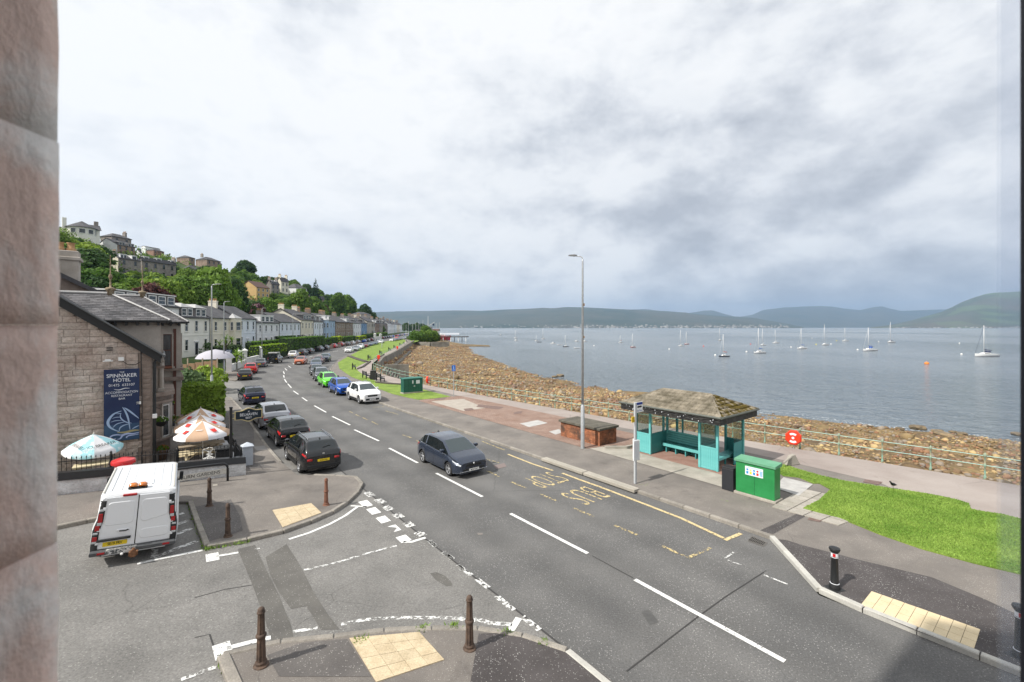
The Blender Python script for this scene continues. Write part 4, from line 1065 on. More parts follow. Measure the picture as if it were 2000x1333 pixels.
def proto(kind):
 if kind in PROTO: return PROTO[kind]
 D = {}
 if kind == 'hatch':      # small hatchback
  c = Car(4.02, 1.74, 1.45, 2.52, .82, .31, [(-2.01,.80),(-1.97,1.00),(-1.80,1.08),(-1.40,1.38),(-1.0,1.445),(-.2,1.45),(.35,1.38),(1.15,1.00),(1.7,.86),(2.01,.70)],
    [(-2.01,.86),(-1.5,1.0),(0,.93),(1.1,.88),(2.01,.62)], (1.15,.35,-1.30,-1.84)); pill = [(-.22,-.12),(-1.10,-.98)]; sm_ = [.78,-.17,-1.02]
 elif kind == 'suv':      # compact crossover
  c = Car(4.28, 1.80, 1.60, 2.60, .86, .35, [(-2.14,.90),(-2.08,1.10),(-1.95,1.20),(-1.62,1.50),(-1.2,1.585),(-.2,1.60),(.40,1.53),(1.15,1.13),(1.75,1.02),(2.14,.85)],
    [(-2.14,.98),(-1.5,1.10),(0,1.02),(1.1,.99),(2.14,.76)], (1.15,.40,-1.52,-2.00), gc=.24, roofw=.68, tailw=.84, cladding=True, nose_z=(.36,.80)); pill = [(-.22,-.12),(-1.20,-1.06)]; sm_ = [.80,-.17,-1.10]
 elif kind == 'saloon':
  c = Car(4.50, 1.78, 1.44, 2.66, .88, .32, [(-2.25,.78),(-2.20,.98),(-1.75,1.03),(-1.05,1.38),(-.75,1.43),(-.1,1.44),(.40,1.37),(1.20,.98),(1.9,.84),(2.25,.68)],
    [(-2.25,.84),(-1.5,.98),(0,.92),(1.1,.87),(2.25,.60)], (1.20,.40,-1.00,-1.74)); pill = [(-.15,-.05),(-1.05,-.92)]; sm_ = [.85,-.10,-1.0]
 elif kind == 'estate':   # boxy off-roader
  c = Car(4.35, 1.80, 1.97, 2.79, .70, .40, [(-2.17,1.90),(-2.1,1.96),(-1.0,1.97),(.15,1.95),(.50,1.22),(1.9,1.17),(2.17,1.12)],
    [(-2.17,1.18),(0,1.18),(.5,1.15),(2.17,1.05)], (.50,.15,-2.10,-2.17), roofw=.80, gc=.32, nosew=.94, tailw=.97, cladding=True, nose_z=(.45,1.0)); pill = [(-.35,-.25),(-1.10,-.95)]; sm_ = [.40,-.3,-1.0]
 elif kind == 'van':
  c = Car(5.00, 1.95, 1.97, 3.10, .95, .33, [(-2.50,1.88),(-2.46,1.95),(-2.3,1.97),(.6,1.97),(.85,1.93),(1.62,1.28),(2.25,1.05),(2.50,.90)],
    [(-2.50,1.10),(.6,1.10),(1.5,1.12),(2.50,.80)], (1.62,.85,-2.44,-2.50), roofw=.84, gc=.24, tailw=.97, nosew=.82, nose_z=(.4,.85)); pill = [(-2.6,.20)]; sm_ = [1.1,.15]
 D['c'] = c
 M_ = c.meshes(pill)
 D['m'] = {k: v for k, v in M_.items()}
 L2 = c.L/2
 if kind != 'van':
  zb = c.ip(-L2, c.top)
  hl = MB(); c.patch(hl, L2-.02, L2-.50, 3.15, 4.0, .006, 8, 4, edge=lambda i, j, x, v: (x, v+.45*i*(1-j)))
  D['headlight'] = hl
  tl = MB()
  if kind == 'estate':
   for s_ in (1, -1):
    for z in (.80, .95, 1.10): tl.m = Matrix.Translation((-L2-.01, s_*(c.W/2-.14), z)); tl.lathe([(.045,-.02),(.045,.02)], 10, axis='x')
   tl.m = None
  else: c.patch(tl, -L2+.02, -L2+.34, 2.55 if kind != 'suv' else 3.0, 4.0, .006, 6, 4, edge=lambda i, j, x, v: (x, v+(.8 if kind != 'suv' else .3)*i*(1-j)))
  if kind != 'estate':
   w0 = c.ring(-L2)[3][0]; zz = c.ring(-L2)[3][1]
   for s_ in (1, -1): tl.cbox(-L2-.012, -L2+.01, min(s_*w0*.66, s_*w0*.97), max(s_*w0*.66, s_*w0*.97), zz-.105, zz+.005, .01)
  D['tail_light'] = tl
  gr = MB(); z0, z1 = c.nose_z; wn = c.ring(L2)[2][0]
  gr.cbox(L2-.03, L2+.012, -wn*.62, wn*.62, z1-.17, z1-.03, .01); gr.cbox(L2-.03, L2+.016, -wn*.85, wn*.85, z0-.02, z0+.14, .01)
  D['grille'] = gr
  bp = MB(); wt = c.ring(-L2)[1][0]
  bp.cbox(-L2-.02, -L2+.06, -wt*.97, wt*.97, c.gc+.10, c.gc+.26, .02)
  if c.cladding:
   for s_ in (1, -1):
    pass
   c.patch(bp, c.xf-c.R-.02, c.xr+c.R+.02, .0, .92, .008, 10, 2)
   c.patch(bp, L2-.1, c.xf+c.R-.01, .0, .85, .008, 4, 2); c.patch(bp, c.xr-c.R+.01, -L2+.1, .0, .85, .008, 4, 2)
  D['bumper'] = bp
 else:
  D['headlight'] = c.patch(MB(), L2-.02, L2-.55, 3.0, 4.0, .006, 6, 4)
  gr = MB(); gr.cbox(L2-.03, L2+.012, -.5, .5, .72, .88, .01); gr.cbox(L2-.03, L2+.02, -.8, .8, .35, .62, .02); D['grille'] = gr
 se = MB()
 for x in sm_:
  c.patch(se, x-.006, x+.006, .5, 4.4, .003, 1, 8)
 if kind != 'van': c.patch(se, sm_[0], sm_[-1], .45, .52, .003, 14, 1)
 c.patch(se, c.cab[0]+.02, c.cab[0]+.034, 4.8, 9.9, .003, 1, 7)
 D['panel_gap'] = se
 mr = MB()
 for s_ in (1, -1):
  yb = c.W/2*c.wide; z = c.ip(c.cab[0]-.35, c.belt)+.10; x = c.cab[0]-.42
  ye = .20 if kind != 'van' else .14; mr.cbox(x-.05, x+.10, min(s_*(yb+.03), s_*(yb+ye)), max(s_*(yb+.03), s_*(yb+ye)), z-.02, z+.13 + (.14 if kind == 'van' else 0), .035)
  mr.box(x-.02, x+.03, min(s_*(yb-.05), s_*(yb+.05)), max(s_*(yb-.05), s_*(yb+.05)), z-.03, z)
 D['door_mirror'] = mr
 ha = MB()
 for x in sm_[:-1] if kind != 'van' else [.25]:
  c.patch(ha, x-.92 if x == sm_[0] else x-.80, x-.76 if x == sm_[0] else x-.64, 3.25, 3.45, .02, 2, 1)
 D['door_handle'] = ha
 tr = MB(); c.patch(tr, c.cab[0]-.14, c.cab[3]+.12, 4.35, 5.04, .004, 16, 1); D['window_trim'] = tr
 an = MB(); an.m = Matrix.Translation((c.cab[2]+.12, 0, c.ip(c.cab[2]+.12, c.top)+.01)); an.add([(-.10,-.025,0),(.10,-.025,0),(.10,.025,0),(-.10,.025,0),(-.09,0,.07),(-.03,0,.07)],[(0,1,5,4),(3,4,5,2),(1,2,5),(0,4,3)]); an.m = None
 D['aerial'] = an
 if kind in ('hatch', 'suv'):
  wp_ = MB(); x0 = c.cab[3]+.06; zz = c.ip(x0, c.top); wp_.tube([(x0-.02, 0, zz+.04),(x0+.04, -.22, zz+.08),(x0+.05, -.36, zz+.09)], .012, 5); D['rear_wiper'] = wp_
 if kind in ('suv',):
  rl = MB()
  for s_ in (1, -1):
   y = c.W/2*c.roofw-.07; rl.tube([(c.cab[1]-.05, s_*y, c.H-.03),(c.cab[1]-.2, s_*y, c.H+.045),(c.cab[2]+.2, s_*y, c.H+.03),(c.cab[2]+.05, s_*y, c.H-.03)], .018, 6)
  D['roof_rail'] = rl
 ty, wl, rm = wheel_meshes(c.r, .205)
 D['wheel'] = (ty, wl, rm)
 PROTO[kind] = D
 D['M'] = {}
 mats = {'body': None, 'windscreen': CARGLASS_L, 'rear_window': CARGLASS, 'side_window': CARGLASS, 'headlight': CLEARL, 'tail_light': REDL, 'grille': PLAST, 'bumper': PLAST,
   'panel_gap': SEAM, 'door_mirror': PLAST, 'door_handle': None, 'window_trim': PLAST, 'aerial': PLAST, 'rear_wiper': PLAST, 'roof_rail': CHROME}
 for k, mb in list(D['m'].items())+[(k, v) for k, v in D.items() if isinstance(v, MB)]:
  me = mb.mesh(k, mats[k] or PLAST)
  if k in ('body', 'windscreen', 'rear_window', 'side_window', 'headlight', 'tail_light'):
   for p in me.polygons: p.use_smooth = True
   try: me.set_sharp_from_angle(angle=R(38 if k == 'body' else 60))
   except Exception: pass
  if k == 'rear_window':
   for v in me.vertices: pass
  D['M'][k] = me
 return D
def ground_frame(x, y, h, zo=0.0, wb=1.3, tr=.75):
 """orientation standing on the ground with heading h (radians)"""
 f = Vector((math.cos(h), math.sin(h), 0)); l = Vector((-math.sin(h), math.cos(h), 0))
 za = gz(x+f.x*wb, y+f.y*wb); zb = gz(x-f.x*wb, y-f.y*wb); zc_ = gz(x+l.x*tr, y+l.y*tr); zd = gz(x-l.x*tr, y-l.y*tr)
 f.z = (za-zb)/(2*wb); l.z = (zc_-zd)/(2*tr); f.normalize(); l = (l-f*f.dot(l)).normalized(); u = f.cross(l)
 return Matrix(((f.x, l.x, u.x), (f.y, l.y, u.y), (f.z, l.z, u.z))).to_euler(), (za+zb+zc_+zd)/4+zo
CARS = []
def car(kind, col, pos, h, label, cat='car', name='parked_car', plate=None, detail=2, group='cars parked along the sea-front road', s=1.0, trim=None, lamps=True, dark_wheels=False, plate_only=None, zs=1.0):
 D = proto(kind); c = D['c']; e, z = ground_frame(pos[0], pos[1], h, .006)
 t = thing(name, label, cat, (pos[0], pos[1], z), 0, group); t.rotation_euler = e; t.scale = (s, s, s*zs)
 keep = ['body','windscreen','rear_window','side_window','headlight','tail_light','bumper','grille']
 if detail >= 1: keep += ['door_mirror','window_trim','panel_gap']
 if detail >= 2: keep += ['door_handle','aerial','rear_wiper','roof_rail']
 for k in keep:
  if k not in D['M']: continue
  o = link(k, D['M'][k], t)
  if k in ('body', 'door_handle') or (k == 'door_mirror' and detail >= 1 and trim != 'black') or (k == 'bumper' and not c.cladding and kind != 'van'):
   o.material_slots[0].link = 'OBJECT'; o.material_slots[0].material = col
  if k == 'window_trim' and trim == 'chrome': o.material_slots[0].link = 'OBJECT'; o.material_slots[0].material = CHROME
 for xa in (c.xf, c.xr):
  for s_ in (1, -1):
   w = link('wheel', D['wheel'][0], t, loc=(xa, s_*(c.W/2-.125), c.r), rot=(0, 0, 0 if s_ > 0 else math.pi))
   if detail >= 1:
    link('wheel_well', D['wheel'][1], w); o = link('rim', D['wheel'][2], w)
    if dark_wheels: o.material_slots[0].link = 'OBJECT'; o.material_slots[0].material = RIMD
 if detail >= 1:
  L2 = c.L/2
  for rear in (True, False):
   zp = (.62 if kind in ('hatch','saloon') else .70) if rear else c.nose_z[0]+.06
   if kind == 'van' and rear: continue
   if rear and kind == 'estate': continue
   o = link('number_plate', PLATE_Y if rear else PLATE_W, t, loc=((-L2-.03) if rear else L2+.025, 0, zp), rot=(0, 0, math.pi if rear else 0))
   if plate and (plate_only is None or (plate_only == 'rear') == rear):
    me = text_mesh('plate_lettering', plate, .085, INK, spacing=1.05, sx=.86, bold=.001)
    link('plate_lettering', me, o, loc=(.006, 0, 0), rot=(R(90), 0, R(90)))
 CARS.append((t, D)); return t
_p = MB(); _p.cbox(-.005, .004, -.26, .26, -.056, .056, .003); PLATE_Y = _p.mesh('number_plate', PLY); PLATE_W = _p.mesh('number_plate', PLW)
HD = math.atan2(DV.y, DV.x)       # heading away from the camera along the road
def badge(t, x, z, r=.045, mat=CHROME, rear=True, rx=1.0):
 b = MB(); b.lathe([(.001,-.006),(r,-.006),(r,.006),(.001,.006)], 14, axis='x'); b.build('badge', mat, t).location = (x, 0, z)
P_BLK = paint('black', (0.010,0.011,0.013)); P_DBLU = paint('midnight blue', (0.008,0.014,0.045)); P_SIL = paint('silver', (0.42,0.43,0.46), .7, .3); P_GRY = paint('slate blue grey', (0.035,0.047,0.075), .4, .22)
P_WHT = paint('white', (0.80,0.80,0.80), 0); P_BLU = paint('bright blue', (0.01,0.10,0.50), .4); P_GRN = paint('lime green', (0.12,0.62,0.03), .1); P_STL = paint('steel grey', (0.11,0.12,0.14), .5)
P_RED = paint('red', (0.50,0.015,0.02), .1); P_MAR = paint('maroon', (0.18,0.01,0.02), .3); P_ORG = paint('copper orange', (0.52,0.13,0.05), .5); P_OR2 = paint('orange', (0.80,0.25,0.02), .1); P_BG = paint('blue grey', (0.07,0.10,0.16), .5); P_GR2 = paint('dark grey', (0.05,0.053,0.06), .4)
a = car('suv', P_BLK, st(23.35,5.85), HD, 'glossy black crossover parked nearest the camera on the left, plate ending in WJ', plate='SK69 YWJ', plate_only='rear', s=.985, zs=.97)
badge(a, -2.12, 1.00, .055)
a = car('hatch', P_BLK, st(29.2,5.98), HD, 'black hatchback with white badge parked between the black crossover and the silver hatchback', plate='YJ63 XDY', plate_only='rear')
badge(a, -2.02, .80, .035)
a = car('hatch', P_SIL, st(34.7,6.05), HD, 'silver hatchback with red tail lamps, third parked car from the front on the left', plate='SM63 JBO', plate_only='rear', s=1.07)
a = car('hatch', P_DBLU, st(45.9,6.5), HD, 'midnight blue hatchback parked before the side street mouth on the left', plate='SD15 UYV', plate_only='rear')
a = car('hatch', P_GRY, (-2.95,21.55), HD+math.pi, 'dark blue grey hatchback driving towards the camera in the middle of the road', name='moving_car', plate='MJ70 TDW', plate_only='front', group='cars driving on the road', trim='chrome')
b_ = MB(); b_.add([(0,-.045,0),(0,0,-.06),(0,.045,0),(0,0,.06),(.02,-.03,0),(.02,0,-.045),(.02,.03,0),(.02,0,.045)],[(0,1,5,4),(1,2,6,5),(2,3,7,6),(3,0,4,7),(4,5,6,7)]); b_.build('badge', CHROME, a).location = (2.02,0,.62)
s_ = MB(); s_.cbox(2.00,2.03,-.72,.72,.30,.325,.004); s_.build('chrome_strip', CHROME, a)
a = car('suv', P_WHT, (-13.5,40.6), HD+math.pi, 'white crossover with hexagon grille, first car parked on the sea side', plate='SO19 VVK', plate_only='front', s=1.03, dark_wheels=False)
car('suv', P_BLU, (-17.3,45.3), HD+math.pi-.04, 'bright blue crossover parked behind the white one on the sea side', s=.97, trim='black', plate='SH70 RZB', plate_only='front')
car('suv', P_GRN, (-21.0,51.0), HD+math.pi-.08, 'lime green crossover parked behind the bright blue one', s=.97, trim='black')
def tang(line, y):
 for i in range(1, len(line)):
  if line[i][1] >= y: return math.atan2(line[i][1]-line[i-1][1], line[i][0]-line[i-1][0])
 return math.pi/2
def lc(kind, col, px, py, off, lbl, away=True, detail=1, grp='cars parked along the sea-front road', name='parked_car', **k):
 D_ = CAMZ*FPX/(py-HZ); x = (px-1000)/FPX*D_; h = tang(CENTRE, D_)
 car(kind, col, (x+math.cos(h)*off, D_+math.sin(h)*off), h if away else h+math.pi, lbl, detail=detail, group=grp, name=name, **k)
lc('suv', P_STL, 629, 744, 1.0, 'steel grey crossover behind the lime green one on the sea side', False)
lc('saloon', P_GR2, 619, 733, 1.2, 'dark grey saloon, fifth from the front of the sea side row', False)
lc('hatch', P_BG, 617, 720, 1.5, 'blue grey hatchback standing just out from the sea side row', False)
lc('saloon', P_MAR, 620.5, 711.5, 1.0, 'dark maroon car mostly hidden behind the blue grey hatchback', False)
lc('suv', P_GRY, 634, 707, 1.0, 'slate blue crossover, last of the near sea side row before the gap', False)
lc('hatch', P_BLK, 478, 744, 1.9, 'small black hatchback parked past the side street mouth, yellow plate', plate='SC11 WLK', plate_only='rear', s=.95)
lc('suv', P_RED, 489, 731, 1.9, 'red crossover parked in front of the small black hatchback', s=.95)
lc('saloon', P_STL, 507, 718.5, 1.9, 'grey saloon parked by the white garden gate pillars')
lc('estate', P_BLK, 533, 711, 1.9, 'black boxy off-roader with pale roof and spare wheel on its back door', 'off-roader' and True, 2)
lc('suv', P_WHT, 571, 700.5, 1.9, 'white sporty crossover parked after the black off-roader')
lc('suv', P_BLK, 586, 695.5, 1.9, 'black crossover parked by the tall clipped hedge')
lc('hatch', P_BLK, 600, 692, 2.2, 'black hatchback tucked in front of the black crossover by the hedge')
lc('suv', P_GR2, 620, 687.5, 1.9, 'dark grey crossover opposite the steps in the lawn', detail=0)
lc('hatch', P_GR2, 633, 684.5, 2.0, 'dark grey hatchback next ahead of the dark crossover', detail=0)
lc('hatch', P_RED, 650, 680.5, 1.9, 'bright red hatchback in the left hand row', detail=0)
lc('suv', P_RED, 664, 677.5, 1.9, 'red crossover two cars past the bright red hatchback', detail=0)
lc('hatch', P_STL, 676, 675.8, 1.9, 'grey hatchback ahead of the red crossover', detail=0)
lc('saloon', P_WHT, 686, 673.4, 1.9, 'white saloon in the far left hand row', detail=0)
lc('hatch', P_SIL, 697, 671.5, 1.9, 'silver hatchback ahead of the white saloon', detail=0)
lc('hatch', P_ORG, 590, 710.5, -1.2, 'copper orange hatchback driving towards the camera on the bend', False, 1, 'cars driving on the road', 'moving_car')
lc('hatch', P_WHT, 685, 688, -1.8, 'white hatchback at the front of the second sea side row', False)
lc('hatch', P_SIL, 697, 685.5, -1.2, 'silver hatchback behind the white one in the second sea side row', False, 0)
lc('suv', P_WHT, 706, 681.5, -1.8, 'white crossover third in the second sea side row', False, 0)
lc('suv', P_MAR, 716, 679, -1.5, 'maroon crossover fourth in the second sea side row', False, 0)
lc('saloon', P_BG, 726.5, 675.8, -1.8, 'blue saloon fifth in the second sea side row', False, 0)
lc('hatch', P_BG, 735, 673.8, -1.5, 'blue hatchback sixth in the second sea side row', False, 0)
lc('suv', P_WHT, 746.5, 671, -1.8, 'white crossover seventh in the second sea side row', False, 0)
lc('hatch', P_OR2, 732, 664.6, 1.5, 'bright orange car far off in the left hand row', True, 0)
cols = [P_BLK, P_SIL, P_RED, P_GR2, P_WHT, P_BG, P_STL, P_MAR, P_BLU]
cn = ['black', 'silver', 'red', 'dark grey', 'white', 'blue grey', 'steel grey', 'maroon', 'blue']
rr2 = random.Random(12)
k_ = 0
for i in range(26):       # distant left-hand row
 y = 196+i*9.5
 if rr2.random() < .15 or 228 < y < 238: continue
 x = x_at(LKERB, y)+1.1; c_ = rr2.randrange(9)
 car(rr2.choice(['hatch','suv','saloon']), cols[c_], (x, y), tang(LKERB, y), 'small far %s car in the left hand kerb row' % cn[c_], detail=0, group='distant cars at the left kerb')
for i in range(24):       # distant sea side row
 y = 200+i*10.5
 if rr2.random() < .2: continue
 x = x_at(RKERB, y)-1.1; c_ = rr2.randrange(9)
 car(rr2.choice(['hatch','suv','saloon']), cols[c_], (x, y), tang(RKERB, y)+math.pi, 'small far %s car in the sea side kerb row' % cn[c_], detail=0, group='distant cars at the sea side kerb')
for px, py, c_ in [(765,667.5,4),(741,669.5,1),(775,662.5,2),(800,657.5,8),(790,660,3)]:
 lc('hatch', cols[c_], px, py, 0, 'far %s car out on the carriageway' % cn[c_], False, 0, 'far cars driving on the road', 'moving_car')
for t, D in CARS:
 if 'boxy off-roader' in t['label']:
  t['category'] = 'off-roader'
  ty, wl, rm = wheel_meshes(.37, .22, True)
  w = link('spare_wheel', ty, t, loc=(-2.30,-.10,1.02), rot=(0, 0, R(90))); link('rim', rm, w)
  m = MB(); m.box(-2.185,-2.172,-.62,.62,1.28,1.72); m.build('rear_window', CARGLASS, t)
  m = MB(); m.cbox(-2.1,.18,-.74,.74,1.96,2.03,.03); m.build('roof_panel', WHITE, t)
  m = MB(); m.cbox(-1.6,0,-.7,.7,2.08,2.13,.02); m.build('roof_rack', PLAST, t)
  m = MB(); m.cbox(-2.19,-2.175,-.74,-.45,.84,.95,.003); m.build('number_plate', PLY, t)
# ---- white van
VW = paint('van white', (0.80,0.82,0.84), 0, .3, .4)
D = proto('van'); c = D['c']
vf = Vector((-.59,.807)); vpos = (Vector(G(185,1090))+Vector(G(337,1058.5)))/2+vf*1.55
e, z = ground_frame(vpos.x, vpos.y, math.atan2(vf.y, vf.x), .006)
van = thing('van', 'white panel van with closed rear doors and an orange beacon on the roof', 'van', (vpos.x, vpos.y, z), 0); van.rotation_euler = e; van.scale = (.93,)*3
for k in ('body','rear_window','windscreen','side_window','headlight','grille','door_mirror','window_trim','panel_gap','door_handle'):
 o = link(k, D['M'][k], van)
 if k in ('body','door_handle','rear_window'): o.material_slots[0].link = 'OBJECT'; o.material_slots[0].material = VW
for xa in (c.xf, c.xr):
 for s_ in (1, -1):
  w = link('wheel', D['wheel'][0], van, loc=(xa, s_*(c.W/2-.125), c.r), rot=(0, 0, 0 if s_ > 0 else math.pi)); link('rim', D['wheel'][2], w)
X = -2.50
RP = c.ring(-2.47); wl_ = RP[2][0]
def vw(z):   # half width of the back face at height z
 zz = [p[1] for p in RP[1:7]]; yy = [p[0] for p in RP[1:7]]; return float(np.interp(z, zz, yy))
def rear_panel(m, y0f, y1f, z0, z1, x, n=8, t=.02):
 """panel following the taper of the back, y as fractions of half width"""
 rows = []
 for i in range(n+1):
  z = z0+(z1-z0)*i/n; w = vw(z); rows.append([(x, y0f*w, z), (x, y1f*w, z)])
 V = [p for r in rows for p in r]+[(x+t, p[1], p[2]) for r in rows for p in r]; F = []; o = 2*(n+1)
 for i in range(n): F += [(2*i, 2*i+1, 2*i+3, 2*i+2), (2*i, 2*i+2, o+2*i+2, o+2*i), (2*i+1, o+2*i+1, o+2*i+3, 2*i+3)]
 F += [(0, o, o+1, 1), (2*n, 2*n+1, o+2*n+1, o+2*n)]
 m.add(V, F); return m
for lf, (y0, y1) in ((1, (.012, .86)), (0, (-.86, -.012))):
 dr = rear_panel(MB(), y0, y1, .50, 1.86, X-.035, 10, .05).build('rear_door', VW, van)
 pn = MB(); ya, yb = (y0+.07, y1-.05) if lf else (y0+.05, y1-.07)
 def rr_panel(z0, z1, ya, yb, cut):
  pts = []
  P_ = [(ya, z0), (yb, z0), (yb, z1), (ya, z1)]
  n = 5; rad = .10; out_ = []
  w = wl_
  for i, (yy, zz) in enumerate(P_):
   yy *= vw(zz); cx_ = yy+(rad if i in (0, 3) else -rad); cz_ = zz+(rad if i < 2 else -rad)
   a0 = [180, 270, 0, 90][i]
   if cut and i == cut[0]: cz_ += cut[1]
   for k in range(n+1):
    a = R(a0+90*k/n); out_.append((cx_+rad*math.cos(a), cz_+rad*math.sin(a)))
  return out_
 def emboss(pts, x, d, mat, name, inset=.03):
  n = len(pts); cx_ = sum(p[0] for p in pts)/n; cz_ = sum(p[1] for p in pts)/n
  m = MB(); V = [(x, y, z) for y, z in pts];
  V2 = []
  for y, z in pts:
   dy, dz = cx_-y, cz_-z; l = math.hypot(dy, dz); V2.append((x+d, y+dy/l*inset, z+dz/l*inset))
  m.add(V+V2, [(i, (i+1)%n, n+(i+1)%n, n+i) for i in range(n)]+[tuple(range(n, 2*n))]); return m
 o = emboss(rr_panel(1.10, 1.74, ya, yb, (0, .10) if not lf else (1, -.0)), X-.0355, -.014, VW, 'x', .022).build('window_panel', VW, dr); smooth_angle(o, 20)
 if not lf:
  o = emboss(rr_panel(.62, .90, ya, yb, None), X-.0355, -.012, VW, 'x', .03).build('lower_panel', VW, dr); smooth_angle(o, 20)
 for zz in (.66, 1.02, 1.58):
  h = MB(); yy = (.87 if lf else -.87)*vw(zz); h.cbox(X-.06, X-.02, min(yy-.03, yy+.03), max(yy-.03, yy+.03), zz-.045, zz+.045, .01); h.build('hinge', VW, dr)
m = MB(); m.box(X-.040, X, -.010, .010, .50, 1.86); m.build('panel_gap', SEAM, van)
for s_ in (1, -1):     # rear lamp clusters
 m = MB(); zs_ = [.42, .60, .80, 1.0, 1.25, 1.45, 1.62, 1.74, 1.80]
 V = []
 for i, zz in enumerate(zs_):
  w = vw(zz); k = 1 if i < 6 else 1-(i-5)*.22
  V += [(X-.050, s_*.845*w, zz), (X-.052, s_*(w*.885+.115*w*k), zz), (X+.10*k+.0, s_*(w+.012), zz)]
 F = []
 for i in range(len(zs_)-1):
  for j in range(2):
   a = 3*i+j; f = (a, a+1, a+4, a+3); F.append(f if s_ < 0 else f[::-1])
 m.add(V, F); o = m.build('lamp_housing', PLAST, van, True)
 for z0, z1, mt in [(.66,.72,CLEARL),(.72,.84,REDL),(.90,.955,CLEARL),(1.0,1.14,REDL),(1.14,1.22,CLEARL),(1.22,1.46,REDL),(1.52,1.58,CLEARL)]:
  w = vw((z0+z1)/2); q = MB(); y0, y1 = s_*w*.875, s_*w*.985
  q.cbox(X-.062, X-.03, min(y0, y1), max(y0, y1), z0, z1, .008); q.build('rear_light', mt, o)
m = MB(); m.cbox(X-.16, X+.10, -.94, .94, .34, .47, .03); m.build('rear_bumper', MAT('grey bumper plastic', (0.075,0.08,0.085), .6, (0.10,0.105,0.11), 6), van)
for y0 in (-.80, .62): m = MB(); m.cbox(X-.166, X-.15, y0, y0+.16, .38, .43, .004); m.build('reflector', REDL, van)
SCR = wear(MAT('scraped paint', (0.62,0.62,0.60), .7), .5, 14, .02)
m = MB(); m.box(X-.163, X-.161, -.05, .60, .35, .46); m.box(X-.161, X-.04, -.05, .60, .471, .473); m.build('scrape', SCR, van)
m = MB(); m.cbox(X-.115, X-.04, .10, .82, .70, .755, .012); m.build('plate_lamp_strip', PLAST, van)
o = link('number_plate', PLATE_Y, van, loc=(X-.045, .43, .60), rot=(0, 0, math.pi), scale=(1, 1, 1.05))
me = text_mesh('plate_lettering', 'SE19 FRV', .098, INK, spacing=1.02, sx=.80, bold=.002); link('plate_lettering', me, o, loc=(.0065, 0, 0), rot=(R(90), 0, R(90)))
m = MB(); m.cbox(X-.07, X-.03, .14, .42, .915, .975, .015); m.build('handle_recess', VW, van); m = MB(); m.tube([(X-.10,.16,.955),(X-.11,.22,.935),(X-.10,.36,.94)], .018, 6); m.build('door_handle', PLAST, van)
m = MB(); m.cbox(X-.045, X+.02, .05, .36, 1.865, 1.925, .012); m.build('brake_light', REDL, van)
RUST = MAT('rusty tow bar', (0.16,0.07,0.035), .9, (0.25,0.13,0.07), 20, bump=.6, bscale=30)
m = MB(); m.box(X-.30, X-.02, -.10, .10, .26, .36); m.box(X-.34, X-.28, -.06, .06, .24, .42); m.lathe([(.02,.38),(.03,.40),(.045,.44),(.03,.48),(.01,.49)], 10, (X-.31, 0, 0)); m.build('tow_bar', RUST, van)
o = m = MB(); m.lathe([(.02,0),(.03,.01),(.035,.03),(.03,.05),(.01,.06)], 10, (X-.20, .25, .30)); m.build('socket', WHITE, van)
m = MB()
for i in range(7):
 y = -.66+i*.22; m.cbox(X+.22, .4, y-.03, y+.03, 1.985, 1.995, .004)
m.build('roof_rib', VW, van)
m = MB()
for s_ in (1, -1): m.cbox(X+.12, .45, min(s_*.775, s_*.80), max(s_*.775, s_*.80), 1.965, 1.992, .004)
m.build('roof_gutter', MAT('dusty seal', (0.45,0.43,0.38), .8), van)
m = MB(); m.cbox(X+.55, X+1.1, -.28, .15, 1.995, 2.006, .003); m.build('roof_patch', MAT('roof label', (0.66,0.69,0.72), .5), van)
m = MB(); m.cbox(X+.16, X+.34, -.16, .28, 1.995, 2.03, .015); base_ = m.build('beacon', PLAST, van)
BEAC = MAT('amber beacon', (0.70,0.22,0.015), .12, (0.45,0.10,0.005), 14, spec=.8, coat=.6)
for y0 in (-.15, .065):
 m = MB(); m.cbox(X+.165, X+.335, y0, y0+.205, 2.03, 2.15, .05); o = m.build('beacon_lens', BEAC, base_); smooth_angle(o, 80)
# ---- building materials
SLATE = courses(MAT('slate roof', (0.060,0.060,0.066), .75, (0.115,0.112,0.118), .8, fine=.3, fscale=9, detail=9), .30, .24, .012, .55, rot=(R(90),0,0), bump=.5, var=.25)
SLATE2 = MAT('dark slate roof', (0.055,0.055,0.060), .75, (0.095,0.092,0.098), .5, fine=.25, fscale=5, detail=9)
SLATEB = MAT('brown tile roof', (0.085,0.050,0.040), .8, (0.13,0.08,0.065), .6, fine=.2, fscale=5)
LEAD = MAT('lead flashing', (0.36,0.36,0.36), .6, (0.48,0.47,0.46), 3)
GLZ = MAT('house window glass', (0.012,0.016,0.020), .06, (0.05,0.06,0.065), 1.2, spec=.7)
FRW = MAT('white window frame', (0.74,0.74,0.73), .5); POTM = MAT('terracotta chimney pot', (0.36,0.20,0.10), .9, (0.48,0.30,0.16), 6)
GUT = MAT('black gutter', (0.018,0.019,0.020), .5)
def wallm(n, a, b, k=1.0): return MAT('wall '+n, a, .9, b, .35*k, fine=.06, fscale=8, detail=7)
